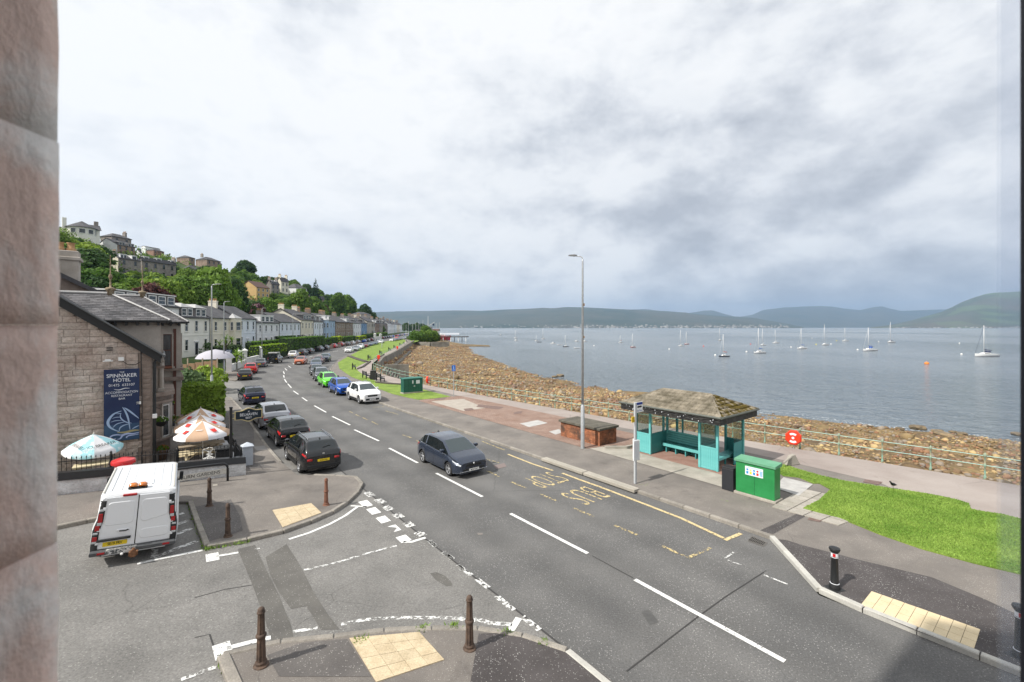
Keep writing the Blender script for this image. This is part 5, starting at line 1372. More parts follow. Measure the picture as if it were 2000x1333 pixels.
WM = {'white': wallm('white render', (0.76,0.77,0.78), (0.82,0.82,0.82)), 'cream': wallm('cream render', (0.70,0.65,0.53), (0.78,0.73,0.62)), 'cool': wallm('cool white render', (0.70,0.75,0.81), (0.77,0.80,0.84)),
 'warm': wallm('warm white render', (0.76,0.74,0.67), (0.81,0.79,0.73)), 'blue': wallm('pale blue render', (0.33,0.44,0.58), (0.42,0.53,0.66)), 'blue2': wallm('blue render', (0.17,0.29,0.46), (0.24,0.37,0.54)),
 'stone': courses(wallm('brown sandstone', (0.24,0.17,0.13), (0.36,0.275,0.22), 2), .9, .32, .02, .7, bump=.4), 'stoneg': courses(wallm('grey sandstone', (0.25,0.22,0.20), (0.36,0.325,0.295), 2), .8, .3, .02, .7, bump=.4),
 'yellow': wallm('ochre render', (0.52,0.35,0.16), (0.60,0.42,0.20)), 'rose': courses(wallm('pink sandstone', (0.27,0.16,0.12), (0.36,0.23,0.18), 2), .8, .3, .02, .75, bump=.3), 'beige': wallm('grey beige render', (0.42,0.39,0.33), (0.52,0.48,0.42))}
WIN_CACHE = {}
def win_meshes(w, h, fr, bars=1, sur=True):
 k = (round(w, 2), round(h, 2), fr.name, bars)
 if k in WIN_CACHE: return WIN_CACHE[k]
 f = MB(); b = .09
 f.box(-w/2-b, -w/2, -.09, .03, -.02, h+b); f.box(w/2, w/2+b, -.09, .03, -.02, h+b); f.box(-w/2, w/2, -.09, .03, h, h+b); f.box(-w/2-b-.06, w/2+b+.06, -.13, .03, -.14, -.02)
 s = MB(); t = .06
 s.box(-w/2, -w/2+t, -.045, .0, 0, h); s.box(w/2-t, w/2, -.045, .0, 0, h); s.box(-w/2+t, w/2-t, -.045, .0, 0, t); s.box(-w/2+t, w/2-t, -.045, .0, h-t, h); s.box(-w/2+t, w/2-t, -.055, .0, h*.5-t/2, h*.5+t/2)
 for i in range(1, bars): x = -w/2+w*i/bars; s.box(x-t/2, x+t/2, -.050, .0, t, h-t)
 p = MB(); p.box(-w/2, w/2, -.022, -.002, 0, h)
 WIN_CACHE[k] = (f.mesh('window', fr), s.mesh('sash', FRW), p.mesh('pane', GLZ)); return WIN_CACHE[k]
def put_window(parent, x, z, w, h, fr, y=0.0, bars=1, rz=0.0, sash=None, detail=2):
 a, b, c = win_meshes(w, h, fr, bars)
 o = link('window', a, parent, loc=(x, y, z), rot=(0, 0, rz));
 if detail > 1:
  s = link('sash', b, o)
  if sash: s.material_slots[0].link = 'OBJECT'; s.material_slots[0].material = sash
 link('pane', c, o); return o
def door(parent, x, z, w=1.0, h=2.15, mat=None, y=0.0):
 m = MB(); m.cbox(x-w/2, x+w/2, y-.05, y+.02, z, z+h, .01); d = m.build('door', mat or BLACK, parent)
 m = MB(); m.box(x-w/2-.12, x-w/2, y-.09, y+.02, z, z+h+.12); m.box(x+w/2, x+w/2+.12, y-.09, y+.02, z, z+h+.12); m.box(x-w/2-.25, x+w/2+.25, y-.20, y+.02, z+h+.12, z+h+.30); m.build('door_surround', FRW, d)
 m = MB(); m.box(x-w*.35, x+w*.35, y-.055, y-.045, z+h*.55, z+h*.88); m.build('door_glass', GLZ, d); return d
def chimney(parent, x, y, z0, w=1.5, d=.7, h=1.5, mat=None, pots=4):
 m = MB(); m.cbox(x-w/2, x+w/2, y-d/2, y+d/2, z0, z0+h, .02); m.cbox(x-w/2-.07, x+w/2+.07, y-d/2-.07, y+d/2+.07, z0+h-.22, z0+h-.02, .02); c = m.build('chimney', mat or WM['stoneg'], parent)
 for i in range(pots):
  q = MB(); xx = x-w/2+w*(i+.5)/pots; q.lathe([(.11,0),(.13,.08),(.10,.12),(.09,.45),(.12,.50),(.11,.55)], 8, (xx, y, z0+h-.02)); q.build('chimney_pot', POTM, c)
def gable_roof(m, x0, x1, y0, y1, ze, rise, ov=.25, axis='x', th=.16, hip=(0, 0)):
 """roof over a rectangle, ridge along axis; hip = run of hipped ends"""
 if axis == 'x':
  a, b, c, d = x0-ov, x1+ov, y0-ov, y1+ov; ym = (c+d)/2; r0, r1 = a+hip[0], b-hip[1]; k = rise/((d-c)/2)
  V = [(a,c,ze),(b,c,ze),(b,d,ze),(a,d,ze),(r0,ym,ze+rise),(r1,ym,ze+rise)]
  F = [(0,1,5,4),(2,3,4,5),(1,2,5),(3,0,4)]
 else:
  a, b, c, d = x0-ov, x1+ov, y0-ov, y1+ov; xm = (a+b)/2; r0, r1 = c+hip[0], d-hip[1]
  V = [(a,c,ze),(b,c,ze),(b,d,ze),(a,d,ze),(xm,r0,ze+rise),(xm,r1,ze+rise)]
  F = [(3,0,4,5),(1,2,5,4),(0,1,4),(2,3,5)]
 V2 = [(x, y, z-th) for x, y, z in V]; n = 6
 ends = [((3,0,4), (3,0)), ((1,2,5), (1,2))] if axis == 'x' else [((0,1,4), (0,1)), ((2,3,5), (2,3))]; ed = [(0,1),(1,2),(2,3),(3,0)]
 for i, (tri, (p, q)) in enumerate(ends):
  if hip[i] == 0:
   F = [f for f in F if f != tri]; ed = [e for e in ed if e != (p, q)]; k = tri[2]; ed += [(p, k), (k, q)]
 m.add(V+V2, F+[tuple(i+n for i in f[::-1]) for f in F]+[(p, p+n, q+n, q) for p, q in ed])
 return m
def gable_fill(m, x0, x1, y0, y1, ze, rise, axis='x', ov=.25):
 if axis == 'x':
  r = rise*((y1-y0)/2)/((y1-y0)/2+ov); z = ze-.12;
  for x, s in ((x0, 1), (x1, -1)): m.add([(x,y0,z),(x,y1,z),(x,(y0+y1)/2,z+r+.0),(x+.2*s,y0,z),(x+.2*s,y1,z),(x+.2*s,(y0+y1)/2,z+r)], [(0,2,1),(3,4,5),(0,3,5,2),(1,2,5,4)])
 else:
  r = rise*((x1-x0)/2)/((x1-x0)/2+ov); z = ze-.12
  for y, s in ((y0, 1), (y1, -1)): m.add([(x0,y,z),(x1,y,z),((x0+x1)/2,y,z+r),(x0,y+.2*s,z),(x1,y+.2*s,z),((x0+x1)/2,y+.2*s,z+r)], [(0,1,2),(3,5,4),(0,2,5,3),(1,4,5,2)])
 return m
def house(label, pos, ang, w, d, h, wall, roofm=None, rise=2.6, axis='x', hip=(0, 0), cols=3, rows=2, ww=1.0, wh=1.75, fr=None, doorc=1, bay=False, dormer=None, chim=(1, 1), z=None, group=None, cat='house', name='terraced_house',
  side=None, zb=1.2, dark=None, porch=False, detail=2, pots=4, doorm=None, found=3.0, sash=None, sidewin=0, cmat=None):
 """front faces local -y, x along the front from 0 to w, y back to d"""
 z = gz(*pos) if z is None else z
 t = thing(name, label, cat, (pos[0], pos[1], z), ang, group); wm = WM[wall]; fr = fr or wm; roofm = roofm or SLATE2
 m = MB(); m.box(0, w, 0, d, -found, h);
 if hip == (0, 0) or hip[0] == 0: gable_fill(m, 0, w, 0, d, h, rise, axis)
 W_ = m.build('wall', WM[side] if side else wm, t)
 if side: m = MB(); m.box(-.01, w+.01, -.02, .01, -found, h); m.build('front_wall', wm, t)
 m = MB(); gable_roof(m, 0, w, 0, d, h, rise, .28, axis, hip=hip); rf = m.build('roof', roofm, t)
 m = MB(); m.box(-.1, w+.1, -.36, -.26, h-.16, h-.04); m.build('gutter', GUT, t)
 if detail > 1: m = MB(); m.tube([(w-.15,-.10,-found+2),(w-.15,-.10,h-.2)], .05, 6); m.build('downpipe', GUT, t); m = MB(); m.box(0, w, -.06, 0, h*.5+.10, h*.5+.24); m.build('string_course', fr, t)
 if axis == 'x' and chim:
  for i, xx in enumerate((.5, w-.5)):
   if chim[i]: chimney(t, xx, d/2, h+rise-.7, .7, 1.6 if pots > 2 else .8, 1.9, cmat or (WM['stoneg'] if wall not in ('cream','warm') else wm), 0)
   if chim[i]:
    for k in range(pots):
     q = MB(); q.lathe([(.12,0),(.09,.5),(.12,.55)], 6, (xx, d/2-.6+1.2*k/max(1, pots-1), h+rise+1.18)); q.build('chimney_pot', POTM, t)
 hs = h/rows
 xs_ = [w*(i+.5)/cols for i in range(cols)]
 if bay: # two-storey canted bay on one side
  bx = xs_[-1] if bay > 0 else xs_[0]; m = MB(); bw = w/cols*.42
  poly = [(bx-bw-.5, .05), (bx-bw, -.85), (bx+bw, -.85), (bx+bw+.5, .05)]; m.prism(poly, -found, h+.05); b_ = m.build('bay', wm, t)
  m = MB(); P = [(bx-bw-.7,.1,h+.05),(bx-bw-.1,-1.05,h+.05),(bx+bw+.1,-1.05,h+.05),(bx+bw+.7,.1,h+.05),(bx,.3,h+1.1)]; m.add(P, [(0,1,4),(1,2,4),(2,3,4)]); m.build('bay_roof', LEAD, t)
  for r_ in range(rows):
   z0 = hs*r_+hs*.26; put_window(t, bx, z0, bw*1.3, wh, fr, y=-.86, detail=detail)
   for s_ in (-1, 1): put_window(t, bx+s_*(bw+.25), z0, .5, wh, fr, y=-.42, rz=s_*R(61), detail=detail)
 for i, x in enumerate(xs_):
  if bay and ((bay > 0 and i == cols-1) or (bay < 0 and i == 0)): continue
  for r_ in range(rows):
   if r_ == 0 and i == doorc: door(t, x, .0, mat=doorm or BLACK)
   else: put_window(t, x, hs*r_+hs*.26, ww, wh, fr, detail=detail, sash=sash)
 if porch: m = MB(); m.box(xs_[-1]-1.6, xs_[-1]+1.4, -1.5, -.02, 2.35, 2.5); m.box(xs_[-1]-1.6, xs_[-1]-1.5, -1.5, -1.4, -1, 2.35); m.box(xs_[-1]+1.3, xs_[-1]+1.4, -1.5, -1.4, -1, 2.35); m.build('porch', GUT, t)
 if dormer:
  for (x0, x1, kind, nw) in dormer:
   y0 = .35; hh = 1.75; m = MB(); sl = rise/(d/2+.28); m.box(x0, x1, y0, y0+hh/sl, h-.05, h+hh); dm = m.build('dormer', SLATE2 if kind != 'white' else WM['white'], t)
   if kind == 'bay':
    m = MB(); xm = (x0+x1)/2; m.add([(x0-.15,y0-.15,h+hh),(x1+.15,y0-.15,h+hh),(x1+.15,y0+2.6,h+hh),(x0-.15,y0+2.6,h+hh),(xm,y0+.9,h+hh+.75),(xm,y0+3.0,h+hh+.75)], [(0,1,4),(1,2,5,4),(3,0,4,5)]); m.build('dormer_roof', LEAD, dm)
   else: m = MB(); m.box(x0-.12, x1+.12, y0-.15, y0+hh/sl+.3, h+hh, h+hh+.16); m.build('dormer_roof', FRW if kind == 'white' or kind == 'fascia' else LEAD, dm)
   for k in range(nw):
    wv = (x1-x0)/nw*.72; put_window(t, x0+(x1-x0)*(k+.5)/nw, h+.30, wv, 1.2, FRW, y=y0, detail=detail)
 for k in range(sidewin):
  put_window(t, w+.0, hs*.26+hs*(k % 2), .9, 1.5, fr, y=d*.3, rz=R(90), detail=detail)
 return t
# ---- the terrace along the front
FA = (-56.4, 76.0); EV = Vector((-.151, .9885)).normalized(); EA = math.atan2(EV.y, EV.x)
def fac(D): k = (D-76)/EV.y; return (FA[0]+EV.x*k, FA[1]+EV.y*k)
def terr(D0, D1, label, wall, h=6.9, d=9.5, **k):
 p = fac(D0); w = (D1-D0)/EV.y-.05; return house(label, p, EA, w, d, h, wall, z=1.75, group='houses of the sea-front terrace', **k)
terr(60, 75.7, 'white house partly hidden by the hotel roof, with a long white-edged dormer', 'white', h=8.3, d=11, rise=2.4, dormer=[(1.0,15.2,'fascia',6)], chim=(0,0), cols=4)
terr(76.1, 85.5, 'cream white house with two slate-hung bay dormers and a pedimented door', 'warm', h=6.7, rise=2.3, dormer=[(.6,4.3,'bay',2),(5.1,8.8,'bay',2)], chim=(0,0), ww=.95, wh=1.9)
terr(85.7, 97.2, 'cream house with two-storey canted bay at its right end', 'cream', bay=1, rise=2.6, chim=(0,1), h=6.8)
terr(97.3, 106.5, 'cool white house with three tall upper windows and white pediment', 'cool', rise=2.9, chim=(0,0), ww=.9, wh=1.95, doorm=WM['cool'])
terr(107, 121.5, 'white house set back with a glazed white roof dormer', 'white', h=6.1, rise=2.2, dormer=[(3.0,11.5,'white',3)], chim=(0,1), cols=4, wh=1.6, porch=True)
terr(122, 139.5, 'long cool white house with black porch at its right end', 'cool', h=6.4, rise=2.7, chim=(0,0), cols=5, doorc=1, porch=True)
terr(140, 153.5, 'tall cream house whose bare cream gable faces the camera', 'cream', h=7.3, d=12, rise=3.6, chim=(1,1), dormer=[(3.5,12,'slate',3)], cols=4)
terr(154, 166, 'pale blue-white house with big stone chimney full of pots', 'cool', h=7.0, d=11, rise=3.4, dormer=[(1,5,'slate',2),(7,10.5,'slate',2)], chim=(1,1), cols=4, cmat=WM['stone'], pots=6)
terr(166.2, 184, 'light blue house with canted bay', 'blue', h=7.6, d=11, rise=2.8, bay=-1, dormer=[(4,6,'white',1),(9,11,'white',1)], chim=(1,1), cols=4, pots=6, cmat=WM['stone'])
terr(184.4, 203.5, 'brown sandstone house with tall pillared windows', 'stone', h=7.2, d=10, rise=3.0, chim=(1,1), cols=5, fr=WM['beige'], pots=6)
terr(204, 220.5, 'brown sandstone house with white sash windows beside the white gable', 'stone', h=7.2, d=10, rise=2.8, dormer=[(3,8,'white',2)], chim=(1,1), cols=4, fr=WM['beige'], pots=6)
terr(221, 242, 'white house with plain white gable in the far part of the terrace', 'white', h=7.0, d=12, rise=3.8, dormer=[(5,8,'slate',1)], chim=(0,1), cols=4, detail=1)
terr(243, 260, 'deep blue house in the far part of the terrace', 'blue2', h=7.2, d=10, rise=3, dormer=[(4,10,'slate',3)], chim=(1,1), cols=3, detail=1)
terr(260.5, 285, 'beige house with canted bay past the deep blue one', 'beige', h=8.4, d=10, rise=3, bay=1, chim=(1,1), cols=4, detail=1, pots=6)
terr(286, 309, 'brown stone house, left of the far stone pair', 'stone', h=7.6, d=10, rise=3, dormer=[(2,6,'white',2),(10,15,'white',2)], chim=(1,1), cols=4, detail=1)
terr(310, 333, 'brown stone house, right of the far stone pair', 'stoneg', h=7.8, d=10, rise=3, dormer=[(3,8,'slate',2),(12,18,'slate',3)], chim=(1,1), cols=5, detail=1)
terr(334, 355, 'dark stone corner house before the far white houses', 'stoneg', h=7.6, d=10, rise=3, dormer=[(3,10,'slate',2)], chim=(1,1), cols=4, detail=1)
terr(357, 378, 'far white house with orange ridge', 'white', h=8.2, d=12, rise=4, chim=(0,1), cols=4, detail=1)
terr(380, 400, 'far white house, second past the stone corner', 'white', h=7.6, d=12, rise=3.5, dormer=[(4,12,'slate',2)], chim=(0,1), cols=4, detail=1)
terr(402, 425, 'far cool white house near the end of the street', 'cool', h=7.6, d=11, rise=3.5, chim=(1,1), cols=4, detail=1)
terr(428, 452, 'far cream house near the end of the street', 'cream', h=7.4, d=11, rise=3.2, chim=(1,1), cols=4, detail=1)
terr(455, 480, 'last white house before the trees', 'white', h=7.4, d=11, rise=3.2, chim=(1,1), cols=4, detail=1)
# ---- houses up the hillside
def hp(px, D): return ((px-1000)/FPX*D, D)
def zpx(py, D): return CAMZ+(HZ-py)/FPX*D
HP = []; HPX = []
t = thing('villa', 'white villa with round slate-roofed end at the top of the hill', 'house', (*hp(160, 180), zpx(464, 180)), R(50), 'houses on the wooded hillside'); t.scale = (1.12,)*3; HP.append((*hp(160, 180), 10, zpx(464, 180))); HPX.append((132, 205, 180, 466))
m = MB(); m.lathe([(3.9,-3.5),(3.9,3.2)], 20); m.box(-.5, 4.6, -1.5, 5, -3.5, 3.0); m.build('wall', WM['warm'], t)
m = MB(); m.lathe([(4.5,3.1),(4.4,3.3),(.1,5.8)], 20); m.build('round_roof', SLATE2, t, False); m = MB(); gable_roof(m, 1, 4.6, -1.5, 5, 3.0, 2.2, .4); m.build('roof', SLATE2, t)
for a in (-130, -95, -60, -25): put_window(t, 3.92*math.cos(R(a)), 1.1, 1.5, 1.4, FRW, y=3.92*math.sin(R(a)), rz=R(a+90), bars=2, detail=1)
m = MB(); m.cbox(-5.0,-3.9,.2,1.4,-2,6.4,.03); m.build('chimney', WM['warm'], t); m = MB(); m.cbox(3.4,4.6,1.4,2.4,4,6.6,.03); m.build('chimney', WM['stoneg'], t)
def hv(label, px, yb, wpx, dpx, hpx, rpx, wall, side=None, ang=78, hn=6.4, **k):
 Dh = 88
 while Dh < 470 and gz(*hp(px, Dh))-.4 < zpx(yb, Dh): Dh += 1
 if Dh >= 469: Dh = 300
 a = R(ang); u = -(px-1000)/FPX; kw = abs(math.cos(a)+u*math.sin(a)); kd = abs(-math.sin(a)+u*math.cos(a)); m_ = Dh/FPX
 s_ = hpx*m_/hn; w = wpx*m_/kw/s_; d = dpx*m_/kd/s_; k.setdefault('chim', (0, 0)); k.setdefault('cols', max(1, int(w/3)))
 p = hp(px, Dh); HP.append((p[0], p[1], max(w, d)*.6*s_, zpx(yb, Dh))); HPX.append((px-dpx, px+wpx, Dh, yb))
 hip = k.pop('hipped', 0); t = house(label, p, a, w, d, hn, wall, z=zpx(yb, Dh), rise=rpx*m_/s_, hip=(min(w*.35, d*.5),)*2 if hip else (0, 0), group='houses on the wooded hillside', name='villa', detail=1, found=4, side=side, doorc=9, **k)
 t.scale = (s_,)*3; return t
hv('stone villa with hipped grey roof behind the white-gabled villa', 218, 491, 40, 22, 30, 8, 'stoneg', hipped=1, chim=(0,1))
hv('stone villa with broad white gable and mansard dormers', 229, 500, 36, 43, 22, 14, 'stone', side='white', dormer=[(1,4.5,'slate',2),(6,9.5,'slate',2)])
hv('narrow grey stone villa left of the cream gable', 198, 513, 12, 6, 26, 7, 'stoneg')
hv('grey stone villa with cream gable and white bay dormers', 231, 535, 46, 21, 31, 9, 'stoneg', side='cream', dormer=[(1,3.5,'white',2),(5.5,7.5,'white',1)], chim=(1,0))
hv('long grey stone row with three white bay dormers', 277, 541, 72, 5, 32, 8, 'stoneg', dormer=[(1,3.2,'white',1),(6,8.2,'white',1),(12,14,'white',1)], chim=(0,1))
hv('small white gabled cottage between the stone villas', 273, 503, 5, 9, 9, 6, 'white', cols=1, rows=1)
hv('brown villa under a low grey roof near the crest', 300, 501, 21, 15, 12, 5, 'rose', hipped=1)
hv('white flat-roofed house at the crest behind trees', 284, 491, 30, 8, 9, 2, 'white', rows=1)
hv('pair of brown sandstone villas with hipped roofs, left villa', 369, 522, 12, 24, 19, 5, 'stone', hipped=1)
hv('pair of brown sandstone villas with hipped roofs, right villa', 404, 527, 28, 22, 20, 7, 'stone', hipped=1, chim=(1,0))
hv('low slate roofed lodge below the brown sandstone pair', 372, 533, 20, 18, 7, 9, 'stone', hipped=1, rows=1, hn=3)
hv('small grey-roofed house among trees right of the sandstone pair', 440, 540, 12, 8, 7, 3, 'beige', rows=1, hn=3)
hv('ochre gabled house with brown tiled roof and timber-clad side', 501, 590, 26, 33, 29, 13, 'yellow', roofm=SLATEB, cols=3, rows=3, wh=1.2, ww=.9, fr=FRW, hn=7.5)
hv('grey stone villa with twin timbered gables and white bays', 530, 577, 16, 10, 22, 9, 'stoneg', dormer=[(.6,2.2,'bay',1),(3.2,4.8,'bay',1)], chim=(1,1), pots=5)
hv('cream villa with steep gable and tall chimneys', 549, 572, 15, 8, 22, 9, 'cream', chim=(1,1), pots=5)
hv('white villa with broad grey hipped roof on the hill', 578, 580, 22, 22, 18, 9, 'white', hipped=1)
hv('long low stone house with pale skews, lower down the hill', 606, 596, 30, 6, 13, 7, 'stone')
hv('pink sandstone gabled villa above the terrace roofs', 669, 616, 8, 25, 18, 8, 'rose', cols=1)
hv('grey hip-roofed house behind the far terrace roofs', 705, 624, 21, 20, 10, 5, 'beige', hipped=1)
# ---- the hotel
hs0, ht0 = 27.9, -0.28       # street corner of the gable in road coordinates
HOT = thing('hotel', 'pinkish sandstone hotel with slate roofs, its gable carrying the dark blue name board', 'hotel', (*st(hs0, ht0), 0), math.atan2(NV.y, NV.x))
STONE_B = MAT('hotel rubble backing', (0.20,0.165,0.14), .95, (0.26,0.21,0.18), 2)
STONE = MAT('hotel sandstone', (0.43,0.335,0.285), .92, (0.57,0.50,0.445), .9, world=True, fine=.2, fscale=14, bump=1.0, bscale=7, orand=.13, detail=9)
STONE_D = MAT('dressed sandstone', (0.20,0.155,0.13), .9, (0.29,0.235,0.20), 2.2, fine=.15, fscale=20, bump=.5, bscale=20)
STONE_P = MAT('pale ashlar', (0.34,0.305,0.265), .9, (0.44,0.40,0.36), 1.6, fine=.12, fscale=20)
ze, rk = 5.45, .76            # eave height and rake of the main roof
ridge_x = -5.2; zr = ze+.25*0+(-ridge_x)*rk
def top_at(x): return ze+min(-x, x-2*ridge_x)*rk
m = MB(); m.add([(0,.05,-1),(2*ridge_x,.05,-1),(2*ridge_x,.05,ze),(ridge_x,.05,zr),(0,.05,ze),(0,14,-1),(2*ridge_x,14,-1),(2*ridge_x,14,ze),(ridge_x,14,zr),(0,14,ze)],
[(0,4,3,2,1),(5,6,7,8,9),(0,5,9,4),(1,2,7,6)]); m.build('wall', STONE_B, HOT)
rs = random.Random(4); V5 = {}
def stone_mesh(w, h, k):
 key = (round(w*200), round(h*200), k)
 if key in V5: return V5[key]
 bm = bmesh.new(); n, q = max(2, int(w/.16)), 2
 vs = {}
 for i in range(n+1):
  for j in range(q+1):
   e = (i in (0, n)) or (j in (0, q)); x = w*i/n; z = h*j/q
   y = (0 if e else -.02-.03*rs.random()); vs[i, j] = bm.verts.new((x+(0 if i in (0, n) else rs.uniform(-.02,.02)), y-.03, z))
 for i in range(n):
  for j in range(q): bm.faces.new((vs[i,j], vs[i+1,j], vs[i+1,j+1], vs[i,j+1]))
 bd = [(0,0),(n,0),(n,q),(0,q)]; b = [bm.verts.new((vs[c].co.x, .06, vs[c].co.z)) for c in bd]
 lo = [vs[i,0] for i in range(n+1)]; hi = [vs[i,q] for i in range(n+1)]; le = [vs[0,j] for j in range(q+1)]; ri = [vs[n,j] for j in range(q+1)]
 bm.faces.new([b[0], b[1]]+lo[::-1]); bm.faces.new(hi+[b[2], b[3]]); bm.faces.new(le+[b[3], b[0]]); bm.faces.new([b[1], b[2]]+ri[::-1])
 me = bpy.data.meshes.new('stone'); bm.to_mesh(me); bm.free(); me.materials.append(STONE); V5[key] = me; return me
z = -.3; cnt = 0
while z < 9.0:
 h = rs.choice([.22,.27,.3,.33]) if z > .2 else .3; x = -.42
 if z < 5.4:   # dressed corner stones alternate
  qw = rs.choice([.36,.5]); o = link('quoin', stone_mesh(qw, h-.012, 9), HOT, loc=(-qw, .015, z)); o.material_slots[0].link = 'OBJECT'; o.material_slots[0].material = STONE_D; x = -qw-.012
 else: x = -(z+h-ze)/rk
 xlim = -6.0 if z < 7.5 else -6.3
 while x > xlim and cnt < 290:
  w = rs.choice([.35,.45,.55,.7,.85,1.0]);
  if top_at(x) < z+h*.3: x -= .2; continue
  hh2 = min(h, max(.1, top_at(x)-z)) if top_at(x) < z+h else h
  link('stone', stone_mesh(w-.014, (h if hh2 == h else hh2)-.014, rs.randrange(3)), HOT, loc=(x-w+.007, rs.uniform(.0, .03), z+.007)); cnt += 1; x -= w
 z += h
m = MB()
for (x0, x1) in ((.35, ridge_x),):
 za, zb = top_at(0)-.35*rk+.18, zr+.18
 m.add([(x0,-.22,za-.42),(x1,-.22,zb-.42),(x1,-.22,zb),(x0,-.22,za),(x0,-.12,za-.42),(x1,-.12,zb-.42),(x1,-.12,zb),(x0,-.12,za)],[(0,3,2,1),(4,5,6,7),(3,7,6,2),(0,1,5,4),(0,4,7,3)])
 m.add([(x0,-.12,za-.42),(x1,-.12,zb-.42),(x1,.04,zb-.42),(x0,.04,za-.42)],[(0,3,2,1)])
m.build('barge_board', GUT, HOT)
SLT = MAT('hotel slate', (0.075,0.074,0.080), .7, (0.14,0.135,0.14), 1.2, fine=.2, fscale=20, island=.35, bump=.3, bscale=30)
def slates(m, p0, ux, uy, w0, w1, H, left=(0, 0), cw=.27, ch=.17):
 """p0 bottom-left, ux along the eave, uy up the slope; the row runs from left[0]..w0 at the eave to left[1]..w1 at the top"""
 ux = Vector(ux).normalized(); uy = Vector(uy).normalized(); nn = ux.cross(uy).normalized(); p0 = Vector(p0); n = int(H/ch)
 for r_ in range(n+1):
  f = r_*ch/H; a = left[0]+(left[1]-left[0])*f; b = w0+(w1-w0)*f; x = a-(cw/2 if r_ % 2 else 0)
  while x < b:
   xa, xb = max(a, x+.006), min(b, x+cw-.006); x += cw
   if xb-xa < .04: continue
   v0, v1 = r_*ch, min(H, r_*ch+ch*1.5); j = rs.uniform(-.006, .006); t = .022+rs.uniform(-.003, .006)
   q = [p0+ux*xa+uy*(v0+j)+nn*t, p0+ux*xb+uy*(v0+j)+nn*t, p0+ux*xb+uy*v1+nn*.004, p0+ux*xa+uy*v1+nn*.004, p0+ux*xa+uy*(v0+j)-nn*.02, p0+ux*xb+uy*(v0+j)-nn*.02]
   m.add(q, [(0,1,2,3),(4,5,1,0)])
m = MB(); m.add([(.38,-.2,ze-.12),(.38,14.2,ze-.12),(ridge_x,14.2,zr+.16),(ridge_x,-.2,zr+.16),(2*ridge_x-.38,-.2,ze-.12),(2*ridge_x-.38,14.2,ze-.12)], [(0,1,2,3),(3,2,5,4)]);
m.add([(.38,-.2,ze-.28),(.38,14.2,ze-.28),(ridge_x,14.2,zr),(ridge_x,-.2,zr)], [(3,2,1,0)]); m.add([(.38,-.2,ze-.12),(.38,-.2,ze-.28),(.38,14.2,ze-.28),(.38,14.2,ze-.12)], [(0,1,2,3)])
rf = m.build('main_roof', SLATE2, HOT)
m = MB(); L_ = math.hypot(.38-ridge_x, zr+.28-ze); slates(m, (.38,-.24,ze-.12), (0,1,0), (ridge_x-.38,0,zr+.28-ze), 5.0, 5.0, L_); o = m.build('slates', SLT, rf); o['kind'] = 'stuff'
m = MB(); m.tube([(.46,-.3,ze-.16),(.46,5,ze-.16)], .07, 8); m.tube([(.42,-.32,ze-.10),(ridge_x,-.32,zr+.22)], .045, 6); m.build('gutter', MAT('grey gutter', (0.10,0.105,0.11), .4), HOT)
def bay_wing(y0, y1, b, zeave, apex_x, zap, nm, lab):
 ym = (y0+y1)/2; x_in = -5.6
 m = MB(); m.box(x_in, b, y0, y1, 3.3 if nm == 1 else 0, zeave); W_ = m.build('bay_wall', STONE_P, HOT, label=lab)
 ov = .38; P = [(x_in,y0-ov,zeave),(b+ov,y0-ov,zeave),(b+ov,y1+ov,zeave),(x_in,y1+ov,zeave),(apex_x,ym,zap),(x_in,ym,zap)]
 m = MB(); m.add(P+[(x,y,z-.10) for x,y,z in P[:4]], [(0,1,4,5),(1,2,4),(2,3,5,4),(0,6,7,1),(1,7,8,2),(2,8,9,3),(9,8,7,6)]); r_ = m.build('bay_roof', SLATE2, HOT)
 m = MB(); H = math.hypot(ym-y0+ov, zap-zeave)
 slates(m, (x_in,y0-ov,zeave), (1,0,0), (0,ym-y0+ov,zap-zeave), b+ov-x_in, apex_x-x_in, H)
 H2 = math.hypot(b+ov-apex_x, zap-zeave); wd = y1-y0+2*ov
 slates(m, (b+ov,y0-ov,zeave), (0,1,0), (apex_x-b-ov,0,zap-zeave), wd, wd/2, H2, left=(0, wd/2)); o = m.build('slates', SLT, r_); o['kind'] = 'stuff'
 m = MB(); m.tube([(b+ov,y0-ov,zeave+.02),(apex_x,ym,zap+.03)], .06, 6); m.tube([(b+ov,y1+ov,zeave+.02),(apex_x,ym,zap+.03)], .06, 6); m.tube([(x_in,ym,zap+.04),(apex_x,ym,zap+.04)], .09, 6); m.build('ridge_flashing', LEAD, r_)
 f = MB(); f.lathe([(.17,0),(.14,.28),(.19,.33),(.23,.40),(.17,.47),(.05,.50),(.03,.85),(.06,.95),(.09,1.05),(.06,1.15),(.025,1.2),(.02,1.7),(.035,1.75),(.02,1.8),(.015,2.1),(.022,2.15),(.008,2.2)], 10, (apex_x, ym, zap-.12)); f.build('finial', MAT('lichen covered finial %d' % nm, (0.17,0.115,0.07), .9, (0.34,0.29,0.20), 9, bump=.6, bscale=20), r_, True)
 m = MB()
 for k in range(9): x = b-.1-k*.42; m.box(x-.05, x+.05, y0-ov+.02, y0, zeave-.26, zeave-.10)
 m.tube([(x_in,y0-ov-.04,zeave-.03),(b+ov+.04,y0-ov-.04,zeave-.03),(b+ov+.04,y1+ov,zeave-.03)], .06, 6); m.build('eave_brackets', GUT, HOT)
bay_wing(2.0, 5.8, .35, 7.05, -1.75, 8.45, 1, 'pale ashlar upper wall under the first hipped roof')
bay_wing(8.9, 12.7, 1.4, 7.05, -.6, 8.75, 2, 'pale ashlar wall of the second bay')
m = MB(); m.prism([(-.1,1.6),(.30,1.9),(.75,2.5),(.75,5.2),(.30,5.8),(-.1,6.1)], -.5, 3.1); m.build('bay', STONE_D, HOT)
m = MB()
